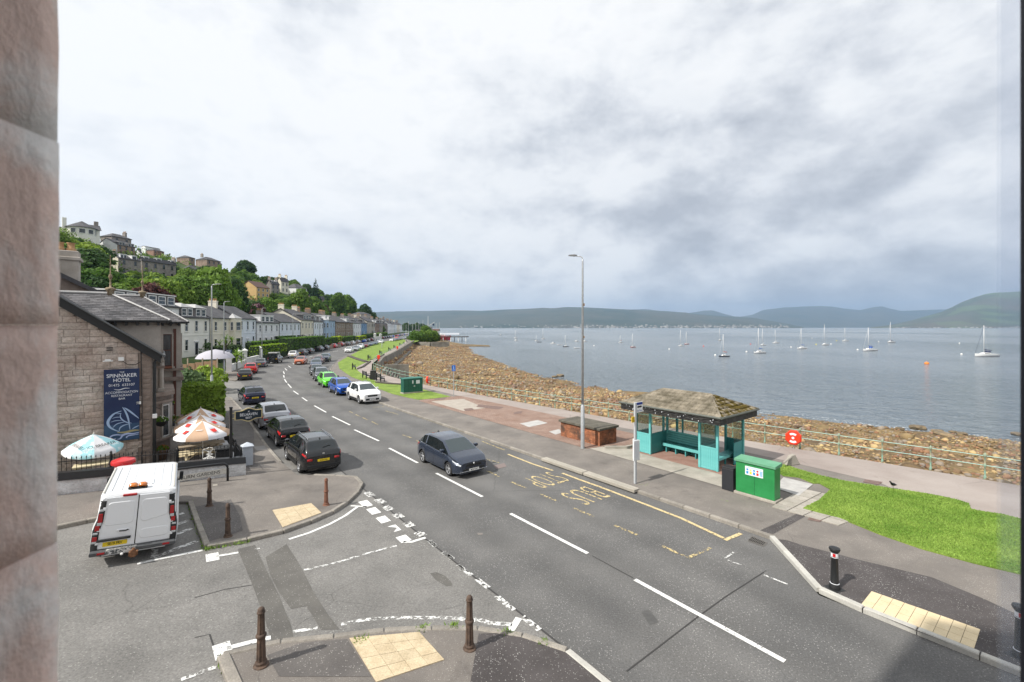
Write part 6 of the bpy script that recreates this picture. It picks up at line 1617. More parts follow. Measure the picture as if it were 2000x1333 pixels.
for z0, z1, e in ((3.1,3.3,.14),(2.72,2.85,.08),(.75,.85,.06),(4.55,4.68,.1)):
 m.prism([(-.1,1.5-e),(.34+e,1.8-e),(.80+e,2.45-e),(.80+e,5.25+e),(.34+e,5.9+e),(-.1,6.1+e)] if z0 < 3.2 else [(-.1,1.9-e),(.42+e,1.9-e),(.42+e,5.9+e),(-.1,5.9+e)], z0, z1)
m.build('cornice', STONE_D, HOT)
m = MB(); m.tube([(.36,2.0,3.3),(.36,2.0,4.9)], .11, 10); m.tube([(.36,5.6,3.3),(.36,5.6,4.9)], .11, 10); m.cbox(.22,.5,1.86,2.14,3.3,3.5,.02); m.cbox(.22,.5,1.86,2.14,4.85,5.0,.02); m.build('column', STONE_P, HOT)
for (x, y, z_, w, h, rz) in ((.53,2.2,.9,.5,1.7,R(53)),(.76,3.85,.9,1.7,1.7,R(90)),(.36,3.85,3.7,1.6,1.5,R(90)),(.36,3.0,5.1,.9,1.4,R(90)),(.36,4.7,5.1,.9,1.4,R(90))): put_window(HOT, x, z_, w, h, STONE_P, y=y, rz=rz)
BRN = MAT('brown stained timber', (0.10,0.035,0.022), .5)
for (x, y, z_, w, h, rz) in ((.62,8.89,4.15,.62,2.1,0),(.62,8.89,1.0,.62,1.9,0),(1.41,10.8,4.2,1.6,2.0,R(90)),(1.41,10.8,1.0,1.6,1.9,R(90))): put_window(HOT, x, z_, w, h, STONE_P, y=y, rz=rz, sash=BRN)
m = MB(); m.box(1.0,1.16,8.80,8.89,.9,6.6); m.build('timber_mullion', BRN, HOT)
m = MB()
for z0, z1 in ((3.85,4.0),(3.2,3.45),(.7,.82)): m.box(.0,1.55,8.72,12.85,z0,z1)
m.build('cornice', STONE_D, HOT); m = MB(); m.cbox(.35,.95,8.62,8.85,4.02,4.14,.02); m.build('window_box', MAT('terracotta trough', (0.25,0.10,0.06), .9), HOT)
for (x, y, z_, w, h) in ((.01,7.3,.9,1.0,1.9),(.01,13.4,.9,.8,1.9)): put_window(HOT, x, z_, w, h, STONE_P, y=y, rz=R(90))
m = MB(); m.box(-.05,.10,6.4,8.9,3.25,3.45); m.build('string_course', STONE_D, HOT)
m = MB(); m.cbox(-4.9,-3.3,7.1,8.0,7.5,11.0,.03); m.cbox(-5.0,-3.2,7.0,8.1,10.45,10.65,.03); c_ = m.build('chimney', STONE_P, HOT)
for k in range(3): q = MB(); q.lathe([(.20,0),(.24,.12),(.17,.18),(.15,.42),(.21,.48)], 10, (-4.55+k*.45, 7.55, 11.0)); q.build('chimney_pot', POTM, c_, True)
m = MB(); m.add([(-10,6.5,5),(-1.4,6.5,5),(-1.4,6.5,8.0),(-6.0,6.5,10.7),(-10,6.5,10.7),(-10,8.6,5),(-1.4,8.6,5),(-1.4,8.6,8.0),(-6.0,8.6,10.7),(-10,8.6,10.7)],[(0,1,2,3,4),(1,6,7,2),(5,9,8,7,6)]); m.build('rear_gable', STONE_D, HOT)
m = MB(); m.add([(-1.0,6.2,7.95),(-6.0,6.2,10.9),(-6.0,8.8,10.9),(-1.0,8.8,7.95),(-10,6.2,10.9),(-10,8.8,10.9),(-1.0,6.2,7.7),(-6.0,6.2,10.65)],[(0,3,2,1),(1,2,5,4),(0,1,7,6)]); m.build('rear_roof', SLATE2, HOT)
m = MB(); m.tube([(.10,-.10,-.4),(.10,-.10,5.0),(.25,-.14,5.25)], .065, 8); m.build('downpipe', GUT, HOT)
m = MB(); m.tube([(-.36,-.12,0),(-.36,-.12,2.9),(-.40,-.12,5.5)], .02, 5); m.tube([(-.42,-.1,5.05),(-.60,-.1,4.92),(-.90,-.1,4.94),(-1.10,-.1,5.14)], .016, 5); m.tube([(-.45,-.11,3.05),(-.45,-.11,2.25),(-.1,-.11,2.25)], .014, 5); m.build('cable', GUT, HOT)
m = MB(); m.cbox(-1.22,-1.02,-.16,-.08,5.12,5.30,.01); m.cbox(-.58,-.40,-.16,-.08,3.02,3.16,.01); m.cbox(.02,.20,-.32,-.12,2.30,2.50,.02); m.build('junction_box', WHITE, HOT)
m = MB(); m.cbox(-1.75,-1.40,-.32,-.10,5.12,5.16,.01); m.cbox(-1.68,-1.48,-.26,-.12,5.16,5.22,.01); m.build('floodlight', WHITE, HOT)
m = MB(); m.box(-1.62,-1.42,-.26,-.08,5.62,5.66); m.box(-1.62,-1.42,-.26,-.08,5.72,5.76); m.build('vent', GUT, HOT)
def BC(name, a, b=None, **k): return MAT(name, a, .5, b, **k)
NAVY = MAT('navy sign board', (0.010,0.022,0.075), .35, (0.016,0.035,0.095), .8); SGW = MAT('sign white', (0.72,0.74,0.78), .5); SGB = MAT('sign pale blue', (0.33,0.44,0.62), .5); SGG = MAT('sign ochre', (0.33,0.29,0.15), .5); SGL = MAT('sign light blue', (0.40,0.48,0.72), .5); SGM = MAT('sign mid blue', (0.03,0.07,0.14), .4)
SB = thing('wall_sign', 'tall navy board with white hotel name, phone number and a line-drawn sailing boat', 'sign', (*st(hs0-.16, ht0-1.09), 1.38), math.atan2(NV.y, NV.x))
bw_, bh_ = 1.26, 3.36
m = MB(); m.cbox(-bw_/2, bw_/2, 0, .04, 0, bh_, .008); BB = m.build('board', NAVY, SB)
m = MB(); m.box(-bw_/2+.01, bw_/2-.01, -.003, 0, .01, .78); m.build('painted_sea', SGM, BB)
def wtxt(s_, z_, size, sx=1.0, par=BB, sp=1.0, mat=SGW, x=0, b=0):
 me = text_mesh('lettering', s_, size, mat, spacing=sp, sx=sx, bold=b); return link('lettering', me, par, loc=(x, -.006, z_), rot=(R(90), 0, 0))
wtxt('THE', 3.21, .10); wtxt('SPINNAKER', 3.05, .235, .88, b=.002); wtxt('HOTEL', 2.84, .225, .88, b=.002); wtxt('01475  633107', 2.61, .165, .93)
wtxt('ACCOMMODATION', 2.27, .145, .88); wtxt('RESTAURANT', 2.12, .135, .9); wtxt('BAR', 1.97, .13)
def ribbon(pts, w0, mat, name, par=BB, y=-.005):
 """flat painted stroke swelling in the middle; pts in (x, z)"""
 P = [Vector(p) for p in pts]; Q = []
 n = 24
 for i in range(n+1):   # Catmull-Rom
  f = i/n*(len(P)-1); k = min(int(f), len(P)-2); u = f-k
  a, b, c, d = P[max(k-1, 0)], P[k], P[k+1], P[min(k+2, len(P)-1)]
  Q.append(.5*((2*b)+(c-a)*u+(2*a-5*b+4*c-d)*u*u+(3*b-a-3*c+d)*u**3))
 V = []
 for i, q in enumerate(Q):
  d = (Q[min(i+1, n)]-Q[max(i-1, 0)]).normalized(); w = w0*(.15+.85*math.sin(math.pi*(i+.5)/(n+1)))/2
  V += [(q.x-d.y*w, y, q.y+d.x*w), (q.x+d.y*w, y, q.y-d.x*w)]
 V = [(max(-bw_/2+.01, min(bw_/2-.01, x)), yy, z_) for x, yy, z_ in V]
 m = MB(); m.add(V, [(2*i, 2*i+1, 2*i+3, 2*i+2) for i in range(n)]); return m.build(name, mat, par)
def sp(x, y): return ((x-860)/445*bw_, bh_-(y+347)/1130*bh_)     # from the photograph's crop of the board
ribbon([(-.28,2.43),(-.1,2.39),(.1,2.45),(.28,2.44)], .035, SGW, 'emblem_line')
for pts, w in [([sp(855,312),sp(760,350),sp(700,430),sp(690,500),sp(730,570),sp(828,638)], .10), ([sp(850,345),sp(840,400),sp(870,460),sp(930,505),sp(985,520)], .05), ([sp(868,255),sp(905,330),sp(940,450),sp(962,625)], .07), ([sp(890,265),sp(960,330),sp(1080,460)], .07), ([sp(740,418),sp(790,405),sp(845,410)], .03), ([sp(720,475),sp(780,458),sp(860,462)], .03), ([sp(745,565),sp(800,510),sp(900,490)], .04), ([sp(825,635),sp(835,580),sp(880,545),sp(960,525)], .05), ([sp(790,350),sp(830,352),sp(850,345)], .03), ([sp(985,618),sp(1030,590),sp(1080,570)], .04)]:
 ribbon(pts, w, SGB, 'emblem_line')
ribbon([sp(800,645),sp(900,655),sp(1000,640),sp(1095,645)], .10, SGG, 'emblem_line', y=-.0065)
for pts, w in [([sp(790,730),sp(745,745),sp(715,715),sp(740,685),sp(800,680),sp(850,690),sp(900,672)], .06), ([sp(800,750),sp(840,745),sp(870,700),sp(930,680),sp(1000,690),sp(1095,675)], .08), ([sp(930,750),sp(915,735),sp(945,715),sp(1000,712),sp(1095,705)], .05)]:
 ribbon(pts, w, SGL, 'emblem_wave', y=-.008)
# ---- trees, hedges and shrubs
def leafm(n, a, b):
 m = MAT('leaves '+n, a, .6, b, .45, island=.4, orand=0, spec=.25, detail=3)
 bb = m.node_tree.nodes['Principled BSDF']; t = m.node_tree
 oi = N(t, 'ShaderNodeObjectInfo'); r = ramp(t, [(0, (.70,.80,.70)), (.5, (1,1,1)), (1, (1.25,1.15,.9))], oi.outputs['Random'])
 t.links.new(mixc(t, 1.0, base_socket(m), r.outputs[0], 'MULTIPLY'), bb.inputs['Base Color'])
 tr = N(t, 'ShaderNodeBsdfTranslucent'); t.links.new(base_socket(m), tr.inputs[0]); mx = N(t, 'ShaderNodeMixShader', inp={0: .38})
 t.links.new(bb.outputs[0], mx.inputs[1]); t.links.new(tr.outputs[0], mx.inputs[2]); t.links.new(mx.outputs[0], t.nodes['Material Output'].inputs[0]); return m
LF = {'mid': leafm('mid green', (0.078,0.156,0.026), (0.1625,0.2665,0.0468)), 'light': leafm('light green', (0.1365,0.234,0.0325), (0.26,0.377,0.065)), 'dark': leafm('dark green', (0.0364,0.0806,0.0234), (0.0806,0.1495,0.039)),
 'conifer': leafm('conifer green', (0.0156,0.0468,0.0234), (0.039,0.0845,0.0364)), 'purple': leafm('purple beech', (0.0715,0.0325,0.0364), (0.143,0.0585,0.0585)), 'pink': leafm('rhododendron', (0.13,0.13,0.065), (0.546,0.208,0.39)),
 'hedge': leafm('hedge', (0.065,0.1495,0.0182), (0.143,0.26,0.0364)), 'lime': leafm('golden hedge', (0.208,0.338,0.0195), (0.39,0.52,0.039)), 'grey': leafm('grey green shrub', (0.091,0.1495,0.065), (0.208,0.286,0.117))}
BARK = MAT('bark', (0.07,0.055,0.04), .95, (0.12,0.10,0.08), 3, bump=.6, bscale=12)
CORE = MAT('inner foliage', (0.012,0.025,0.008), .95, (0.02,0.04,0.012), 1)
def leaf_cloud(centres, n, ls, r, shell=.75, up=.35, drop=None):
 """n leaf-sized quads near the surface of a set of ellipsoids (cx,cy,cz,rx,ry,rz)"""
 C = np.array(centres, float); wgt = (C[:, 3]*C[:, 4]+C[:, 3]*C[:, 5]); wgt = wgt/wgt.sum()
 k = r.choice(len(C), n, p=wgt); d = r.normal(size=(n, 3)); d[:, 2] += up*np.abs(d[:, 2]); d /= np.linalg.norm(d, axis=1, keepdims=True)
 rad = shell+(1.06-shell)*r.random(n)**.6
 bump = 1+.16*np.sin(d[:, 0]*7+k*1.7)*np.cos(d[:, 1]*6+k)+.10*np.sin(d[:, 2]*11+k*.9)
 P = C[k, :3]+d*C[k, 3:6]*(rad*bump)[:, None]
 nn = d+r.normal(0, .55, (n, 3)); nn /= np.linalg.norm(nn, axis=1, keepdims=True)
 a = np.cross(nn, r.normal(size=(n, 3))); a /= np.linalg.norm(a, axis=1, keepdims=True); b = np.cross(nn, a)
 s = ls*np.exp(r.normal(0, .35, n))[:, None]
 V = np.stack([P-a*s-b*s*.7, P+a*s-b*s*.6, P+a*s*.8+b*s*.7, P-a*s*.7+b*s*.8], 1).reshape(-1, 3)
 return V, np.arange(4*n).reshape(n, 4)
def crown_mesh(kind, H, Wd, seed, n, ls, mat):
 r = np.random.default_rng(seed)
 if kind == 'broad':
  cs = []; nl = 13
  for i in range(nl):
   a = i*2.4+seed; f = (i+.5)/nl; z = H*(.34+.55*f); rr = Wd*.5*math.sin(math.pi*(.22+.68*f))*.62*r.uniform(.75, 1.1)
   s = Wd*r.uniform(.17, .27); cs.append((rr*math.cos(a), rr*math.sin(a), z, s, s, s*.8))
  cs.append((0, 0, H*.60, Wd*.30, Wd*.30, H*.28)); cs.append((0, 0, H*.30, Wd*.30, Wd*.30, H*.12))
  V, F = leaf_cloud(cs, n, ls, r)
 elif kind == 'cone':
  lv = 14; Vs = []; cs = []
  for i in range(lv):
   f = i/(lv-1); z = H*(.12+.86*f); rad = Wd*.5*(1-f)**.8*(1+.12*(i % 2))+.12
   for k in range(max(3, int(7*(1-f)+2))):
    a = k*6.283/max(3, int(7*(1-f)+2))+i*.7; cs.append((rad*.58*math.cos(a), rad*.58*math.sin(a), z-rad*.12, rad*.48, rad*.48, H*.030+.05))
  V, F = leaf_cloud(cs, n, ls*.85, r, .5)
 else:   # bush
  cs = [(r.normal(0, Wd*.22), r.normal(0, Wd*.22), H*r.uniform(.25, .6), Wd*r.uniform(.2, .34), Wd*r.uniform(.2, .34), H*r.uniform(.25, .42)) for _ in range(7)]
  V, F = leaf_cloud(cs, n, ls, r)
 return np_mesh('crown', V, F, mat)
def trunk_mesh(H, Wd, seed):
 r = random.Random(seed); m = MB(); rr = .022*H
 m.tube([(0,0,-1.2),(r.uniform(-.1,.1),0,H*.25),(r.uniform(-.3,.3),r.uniform(-.3,.3),H*.72)], rr, 8, rr*.35)
 for i in range(5):
  a = i*1.3+seed; z = H*(.25+.08*i); l = Wd*.33; m.tube([(0,0,z),(l*.5*math.cos(a),l*.5*math.sin(a),z+H*.11),(l*math.cos(a),l*math.sin(a),z+H*.20)], rr*.5, 5, rr*.12)
 return m.mesh('trunk', BARK, True)
TREE = {}
for key, kind, H, Wd, n, ls in [('a','broad',10,9,9000,.19),('b','broad',12,9.5,10000,.20),('c','broad',8,8.5,8000,.18),('d','cone',12,6,7000,.16),('e','bush',4,5,3600,.14),('f','bush',3,4.5,3000,.13)]:
 for sd_ in (0, 1):
  TREE[key+str(sd_)] = (crown_mesh(kind, H, Wd, 11*sd_+ord(key), n, ls, LF['mid']), trunk_mesh(H, Wd, sd_+3), H, Wd)
def tree(x, y, key, leaf, s, label, group, name='tree', cat='tree', z=None, sz=None):
 cm, tm, H, Wd = TREE[key]; z = gz(x, y)-.3 if z is None else z
 t = thing(name, label, cat, (x, y, z), random.uniform(0, 6.28), group); t.scale = (s, s, sz or s*random.uniform(.88, 1.12))
 c = link('crown', cm, t); c.material_slots[0].link = 'OBJECT'; c.material_slots[0].material = LF[leaf]
 link('trunk' if name == 'tree' else 'stem', tm, t); return t
hpx = HP
def clear_of(x, y, r=0):
 for a, b, rad, zh in hpx:
  if math.hypot(x-a, y-b) < rad+r: return False
 return True
tr_ = random.Random(21)
LBL = {'mid': 'mid green broadleaf tree among many in the wood on the hillside', 'light': 'fresh light green broadleaf tree among the darker trees of the hillside wood', 'dark': 'dark green broadleaf tree in the hillside wood', 'conifer': 'dark spired conifer standing out of the hillside wood', 'purple': 'purple leaved tree among the green hillside trees'}
cntT = 0
def short(l):
 l = l.split(',')[0]; w = l.split()
 for stop in (' with ', ' among ', ' behind ', ' between ', ' below ', ' under ', ' whose ', ' partly ', ' set ', ' in the ', ' on the ', ' at the ', ' above ', ' seen ', ' past ', ' right of ', ' beside ', ' before ', ' near '):
  if stop in l: l = l.split(stop)[0]
 return l
LM = []
for o in list(COL.objects):
 if o.get('category') == 'house': LM.append((1000+FPX*(o.location.x+2)/o.location.y, HZ-(o.location.z+4-CAMZ)*FPX/o.location.y, ' '.join(short(o['label']).split()[:8])))
def where(x, y, z):
 px = 1000+FPX*x/y; py = HZ-(z-CAMZ)*FPX/y; q = min(LM, key=lambda l: math.hypot(l[0]-px, (l[1]-py)*1.3)); dx, dy = px-q[0], py-q[1]
 a = 'left of' if dx < -14 else 'right of' if dx > 14 else ''; b = 'below' if dy > 8 else 'above' if dy < -8 else ''
 return (b+' and '+a if a and b else ('just '+a if a else b or 'by'))+' the '+q[2]
LN = {'mid': 'mid green tree', 'light': 'light green tree', 'dark': 'dark green tree', 'conifer': 'dark spired conifer', 'purple': 'purple leaved tree'}
def near_house_front(x, y, top):
 """height a crown here may reach without hiding a villa behind it"""
 px = 1000+FPX*x/y; L_ = [CAMZ+(HZ-yb-1)/FPX*y-gz(x, y) for x0, x1, D_, yb in HPX if y < D_-1 and x0-5 < px < x1+5]
 return min(L_) if L_ else None
for q in [14,19,25,31,38,45,52,59,66,73,80,88,97,107]:
 D = 84.0
 while D < 470:
  D += 7.5+D*.016+tr_.uniform(-2, 4)
  k = (D-76)/EV.y; fx, fy = FA[0]+EV.x*k, FA[1]+EV.y*k
  x = fx-.988*(q+tr_.uniform(-3, 3)); y = fy-.151*q+tr_.uniform(-3, 3)
  px = 1000+FPX*x/y
  if px < 90 or not clear_of(x, y, 1.0): continue
  if q < 17 and D > 95: continue
  hf = near_house_front(x, y, 0); key = tr_.choice(['a0','a1','b0','b1','c0','c1']); s = tr_.uniform(.75, 1.15)
  lf = tr_.choices(['mid','light','dark','conifer','purple'], [5, 3.2, 2.6, .5, .25])[0]
  if lf == 'conifer': key = tr_.choice(['d0','d1'])
  zb = gz(x, y)
  if hf is not None:
   lim = hf
   if lim < 2.2: continue
   H = TREE[key][2]; s = min(s, max(.22, (lim+.8)/H))
   if s < .35: key = tr_.choice(['e0','e1','f0','f1']); s = min(1.3, lim/TREE[key][2]); lf = tr_.choice(['mid','light','dark'])
  sky_px = np.interp(px, [110,160,200,270,340,430,500,560,600,640,690,725,742], [455,470,485,500,510,512,540,545,550,568,590,600,634])
  topz = CAMZ+(HZ-sky_px)/FPX*y; H = TREE[key][2]*s
  if zb+H > topz+tr_.uniform(-1, 2.0): s *= max(0, topz-zb)/H
  if s < .3: continue
  tree(x, y, key, lf, s, ('small ' if TREE[key][2]*s < 5 else '')+LN[lf]+' '+where(x, y, zb+TREE[key][2]*s*.6), 'trees of the hillside wood'); cntT += 1
print('hill trees', cntT)
def at(px, D): return hp(px, D)
for px, D, key, lf, s, lb, ztop in [
 (150,98,'b0','dark',1.45,'big dark broadleaf tree filling the left end of the hillside, nearest the hotel chimney',484),
 (185,92,'b1','mid',1.25,'tall green tree directly left of the hotel finials',522),
 (213,95,'b0','dark',1.3,'dark tree rising behind the first roof finial',545),
 (265,92,'a0','mid',1.2,'broad green tree between the two roof finials',549),
 (290,95,'a1','light',1.1,'light green tree right of the second roof finial',550),
 (335,100,'b1','light',1.0,'light green tree behind the slate-hung dormers',547),
 (375,106,'b0','mid',1.25,'big spreading green tree above the cream white house',541),
 (415,113,'a1','light',1.3,'large sunlit green tree behind the tall lamp columns',530),
 (452,140,'a0','dark',1.1,'dark green tree at the left foot of the ochre gabled house',545),
 (502,150,'c0','purple',.8,'purple leaved tree above the set back white house',598),
 (584,215,'a0','mid',1.35,'large rounded green tree right of the white hip-roofed villa',567),
 (616,300,'d0','conifer',1.75,'tall dark monkey-puzzle-like conifer on the skyline above the low stone house',541),
 (614,245,'b0','mid',1.15,'green tree below the low stone house',580),
 (480,330,'b1','dark',1.5,'dark spreading pine on the skyline above the ochre house',508),
 (270,330,'a0','mid',1.2,'dark tree on the crest right of the stone villa',468),
 (660,330,'b0','mid',1.5,'round topped tree on the skyline above the pink villa',572),
 (680,350,'b1','mid',1.4,'round topped tree on the skyline right of the pink villa',575),
 (713,370,'a0','dark',1.6,'last round dark tree at the right end of the wooded hill',596),
 (728,400,'a1','dark',1.1,'low dark tree closing the right end of the wood',612),
 (140,138,'b0','mid',1.0,'green tree below the round-ended white villa, left one',474),(163,136,'a1','light',1.0,'lighter green tree below the round-ended white villa',476),(188,140,'c0','dark',1.1,'dark tree below the right end of the crest villa',480),(200,140,'a0','mid',1.0,'green tree left of the cream gable on the hill',514),
 (500,150,'c0','pink',.8,'rhododendron in pink flower below the ochre house',581),
 (486,146,'c1','pink',.7,'mauve flowering rhododendron left of the pink one',584)]:
 x, y = at(px, D); nm = 'shrub' if lf == 'pink' else 'tree'; hz_ = (CAMZ+(HZ-ztop)/FPX*y-gz(x, y)+.3)/(TREE[key][2]*1.02); tree(x, y, key, lf, min(s, max(hz_*1.5, .3)), lb, None, name=nm, cat=nm, sz=max(.3*s, min(hz_, 1.5*s)))
r = np.random.default_rng(8); cs = []
while len(cs) < 2600:
 D = r.uniform(80, 440); q = r.uniform(13, 105); k = (D-76)/EV.y; x = FA[0]+EV.x*k-.988*q; y = FA[1]+EV.y*k-.151*q
 if 1000+FPX*x/y < 90: continue
 s = r.uniform(1.2, 2.9); hf = near_house_front(x, y, 0)
 if hf is not None and hf < s*1.1:
  if hf < .6: continue
  s = hf/1.1
 cs.append((x, y, gz(x, y)+s*.30, s*1.3, s*1.3, s*.8))
V, F = leaf_cloud(cs, 200000, .24, r, .7)
US = MAT('undergrowth leaves', (0.075,0.135,0.022), .7, (0.20,0.29,0.050), .06, island=.45, world=True, spec=.2)
o = link('undergrowth', np_mesh('undergrowth', V, F, US), kind='stuff', label='green undergrowth and scrub between the trees on the hillside')
def hedge(pts, w, h, leaf, label, z0=None, n=None, ls=.09, name='hedge', group=None, round_=.15):
 L = sum(math.dist(pts[i], pts[i+1]) for i in range(len(pts)-1)); c0 = pts[0]; zz = gz(*c0) if z0 is None else z0
 t = thing(name, label, 'hedge', (c0[0], c0[1], zz), 0, group)
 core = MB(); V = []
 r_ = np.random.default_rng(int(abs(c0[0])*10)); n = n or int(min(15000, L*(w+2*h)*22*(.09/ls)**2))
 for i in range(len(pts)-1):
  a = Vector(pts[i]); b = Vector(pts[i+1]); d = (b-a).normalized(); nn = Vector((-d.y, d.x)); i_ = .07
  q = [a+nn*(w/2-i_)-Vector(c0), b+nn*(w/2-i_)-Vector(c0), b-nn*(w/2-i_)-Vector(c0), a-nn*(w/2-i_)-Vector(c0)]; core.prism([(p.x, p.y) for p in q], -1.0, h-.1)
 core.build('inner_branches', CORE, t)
 fr_ = r_.random((n, 4)); P = []; NN = []
 segL = [math.dist(pts[i], pts[i+1]) for i in range(len(pts)-1)]; cum = np.cumsum([0]+segL)
 for u, v, c_, e in fr_:
  d_ = u*L; i = min(int(np.searchsorted(cum, d_))-1, len(segL)-1); i = max(i, 0); a = Vector(pts[i]); b = Vector(pts[i+1]); dd = (b-a).normalized(); nn = Vector((-dd.y, dd.x)); p = a+dd*(d_-cum[i])-Vector(c0)
  k = c_*(w+2*h)
  if u < w/(L+w)*.5 or u > 1-w/(L+w)*.5:
   if e < .5: p = (Vector(pts[0]) if u < .5 else Vector(pts[-1]))-Vector(c0); p = p+nn*(v-.5)*w; P.append((p.x, p.y, c_*h)); NN.append((-dd.x, -dd.y, .2) if u < .5 else (dd.x, dd.y, .2)); continue
  if k < w: q = p+nn*(v-.5)*w; P.append((q.x, q.y, h+.04*math.sin(d_*3)+r_.normal(0, .02))); NN.append((0, 0, 1))
  else:
   sd = 1 if k < w+h else -1; q = p+nn*sd*(w/2+.03*math.sin(d_*2.3)); P.append((q.x, q.y, v*h)); NN.append((nn.x*sd, nn.y*sd, .3))
 P = np.array(P); nrm = np.array(NN)+r_.normal(0, .5, (n, 3)); nrm /= np.linalg.norm(nrm, axis=1, keepdims=True); P += r_.normal(0, .03, P.shape)
 a = np.cross(nrm, r_.normal(size=(n, 3))); a /= np.linalg.norm(a, axis=1, keepdims=True); b = np.cross(nrm, a); s = (ls*np.exp(r_.normal(0, .3, n)))[:, None]
 V = np.stack([P-a*s-b*s*.7, P+a*s-b*s*.6, P+a*s*.8+b*s*.7, P-a*s*.7+b*s*.8], 1).reshape(-1, 3)
 link('foliage', np_mesh('foliage', V, np.arange(4*n).reshape(n, 4), LF[leaf]), t); return t
def off_line(D0, D1, o, n=2):
 """points in front of the terrace fronts, o metres towards the road"""
 return [(fac(D0+(D1-D0)*i/(n-1))[0]+.988*o, fac(D0+(D1-D0)*i/(n-1))[1]+.151*o) for i in range(n)]
GH = 'hedges of the front gardens'
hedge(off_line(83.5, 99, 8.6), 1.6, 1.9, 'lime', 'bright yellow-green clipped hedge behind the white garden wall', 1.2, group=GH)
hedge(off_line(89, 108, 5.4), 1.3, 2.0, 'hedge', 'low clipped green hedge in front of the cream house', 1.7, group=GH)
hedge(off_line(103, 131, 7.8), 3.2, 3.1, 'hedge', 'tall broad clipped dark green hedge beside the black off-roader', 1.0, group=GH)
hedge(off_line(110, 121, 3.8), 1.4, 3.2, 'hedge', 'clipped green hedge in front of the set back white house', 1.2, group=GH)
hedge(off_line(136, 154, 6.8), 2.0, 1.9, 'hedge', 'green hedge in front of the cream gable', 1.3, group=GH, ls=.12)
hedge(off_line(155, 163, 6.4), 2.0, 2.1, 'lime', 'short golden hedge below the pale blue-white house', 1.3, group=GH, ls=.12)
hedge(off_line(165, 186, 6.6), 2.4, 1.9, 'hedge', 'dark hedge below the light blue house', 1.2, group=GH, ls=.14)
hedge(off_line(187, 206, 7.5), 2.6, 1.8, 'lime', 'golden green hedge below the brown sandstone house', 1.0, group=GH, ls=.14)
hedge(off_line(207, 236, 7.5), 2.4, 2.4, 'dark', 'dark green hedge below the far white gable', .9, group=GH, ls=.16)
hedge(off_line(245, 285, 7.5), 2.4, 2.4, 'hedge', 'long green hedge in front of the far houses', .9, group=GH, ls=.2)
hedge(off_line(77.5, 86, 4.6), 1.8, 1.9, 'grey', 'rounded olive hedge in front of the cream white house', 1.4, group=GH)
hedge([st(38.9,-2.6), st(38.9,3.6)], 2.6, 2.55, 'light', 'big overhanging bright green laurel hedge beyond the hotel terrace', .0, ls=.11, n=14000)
for px, D, key, s in ((362,44,'f0',.85),(380,45.5,'f1',.85)):
 x, y = hp(px, D); tree(x, y, key, 'grey' if px != 380 else 'light', s, 'feathery pale green bush in the garden beyond the laurel hedge', 'pale bushes beyond the laurel hedge', name='shrub', cat='shrub', z=.1)
for px, D, key, lf, s, lb in [(385,84,'f0','grey',1.1,'rounded shrub at the corner of the cream white house'),(362,82,'f1','dark',.8,'low dark shrub by the cream white house'),(522,103,'f0','dark',.9,'dark shrub at the end of the clipped hedge'),
 (560,150,'e0','grey',.6,'grey shrub in a front garden past the tall hedge'),(598,170,'e1','dark',.7,'dark shrub in front of the light blue house'),(745,330,'c0','grey',.8,'bushy garden tree before the far white houses'),(610,165,'f0','mid',1.0,'green shrub in front of the light blue house'),(668,230,'f1','dark',1.1,'dark shrub by the far white garden wall'),(578,140,'f0','mid',.9,'green shrub below the cream gable'),(765,420,'c1','dark',.8,'dark garden tree near the end of the street')]:
 x, y = at(px, D); tree(x, y, key, lf, s, lb, None, name='shrub', cat='shrub')
for i, px in enumerate(range(790, 832, 5)):
 x, y = at(px, 640+i*6); tree(x, y, ['a0','b1','c0','a1'][i%4], 'dark', 1.15, 'dark tree in the row beyond the far end of the road', 'trees beyond the end of the road', z=-1)
for px, D, key, lf, s in [(812,225,'e0','mid',1.5),(822,232,'e1','mid',1.7),(830,236,'c0','mid',.85),(838,240,'e0','mid',1.7),(846,243,'e1','dark',1.5),(832,250,'b0','mid',.8),(805,240,'f0','grey',1.4),(818,246,'f1','light',1.5)]:
 x, y = at(px, D); tree(x, y, key, lf, s, 'green bush in the clump on the headland beyond the sea wall', 'bushes on the headland', name='shrub', cat='shrub', z=-1.6)
def palm(px, D, h, label, n=34, ll=1.0, heads=((0,0,1),), z=None):
 x, y = at(px, D); z = gz(x, y) if z is None else z; t = thing('cabbage_palm', label, 'palm', (x, y, z), 0, None); r_ = random.Random(int(px))
 m = MB(); m.tube([(0,0,-.5),(0,0,h)], .12, 8, .09);
 for hx, hy, f in heads:
  if hx or hy: m.tube([(0,0,h*.6),(hx,hy,h*f)], .08, 6)
 m.build('trunk', BARK, t)
 for hx, hy, f in heads:
  for i in range(n):
   a = r_.uniform(0, 6.28); e = r_.uniform(-.5, 1.3); l = ll*r_.uniform(.7, 1.1); lf_ = MB()
   c, s_ = math.cos(a), math.sin(a); p0 = Vector((hx, hy, h*f)); p1 = p0+Vector((c*math.cos(e), s_*math.cos(e), math.sin(e)))*l*.6; p2 = p1+Vector((c*math.cos(e-.6), s_*math.cos(e-.6), math.sin(e-.6)))*l*.5; w = Vector((-s_, c, 0))*.035*l
   lf_.add([p0-w, p0+w, p1+w*1.3, p1-w*1.3, p2], [(0,1,2,3),(3,2,4)]); lf_.build('frond', LF['light' if i % 3 else 'mid'], t)
 return t
palm(441, 77, 3.4, 'cabbage palm with several round heads in front of the cream house', heads=((-1.1,0,.72),(.0,.1,1.0),(.9,.2,.95),(.3,-.3,.8)), n=30, ll=1.25, z=1.2)
palm(462, 70, 1.5, 'low spreading cordyline behind the white garden wall', n=70, ll=2.0, z=.6)
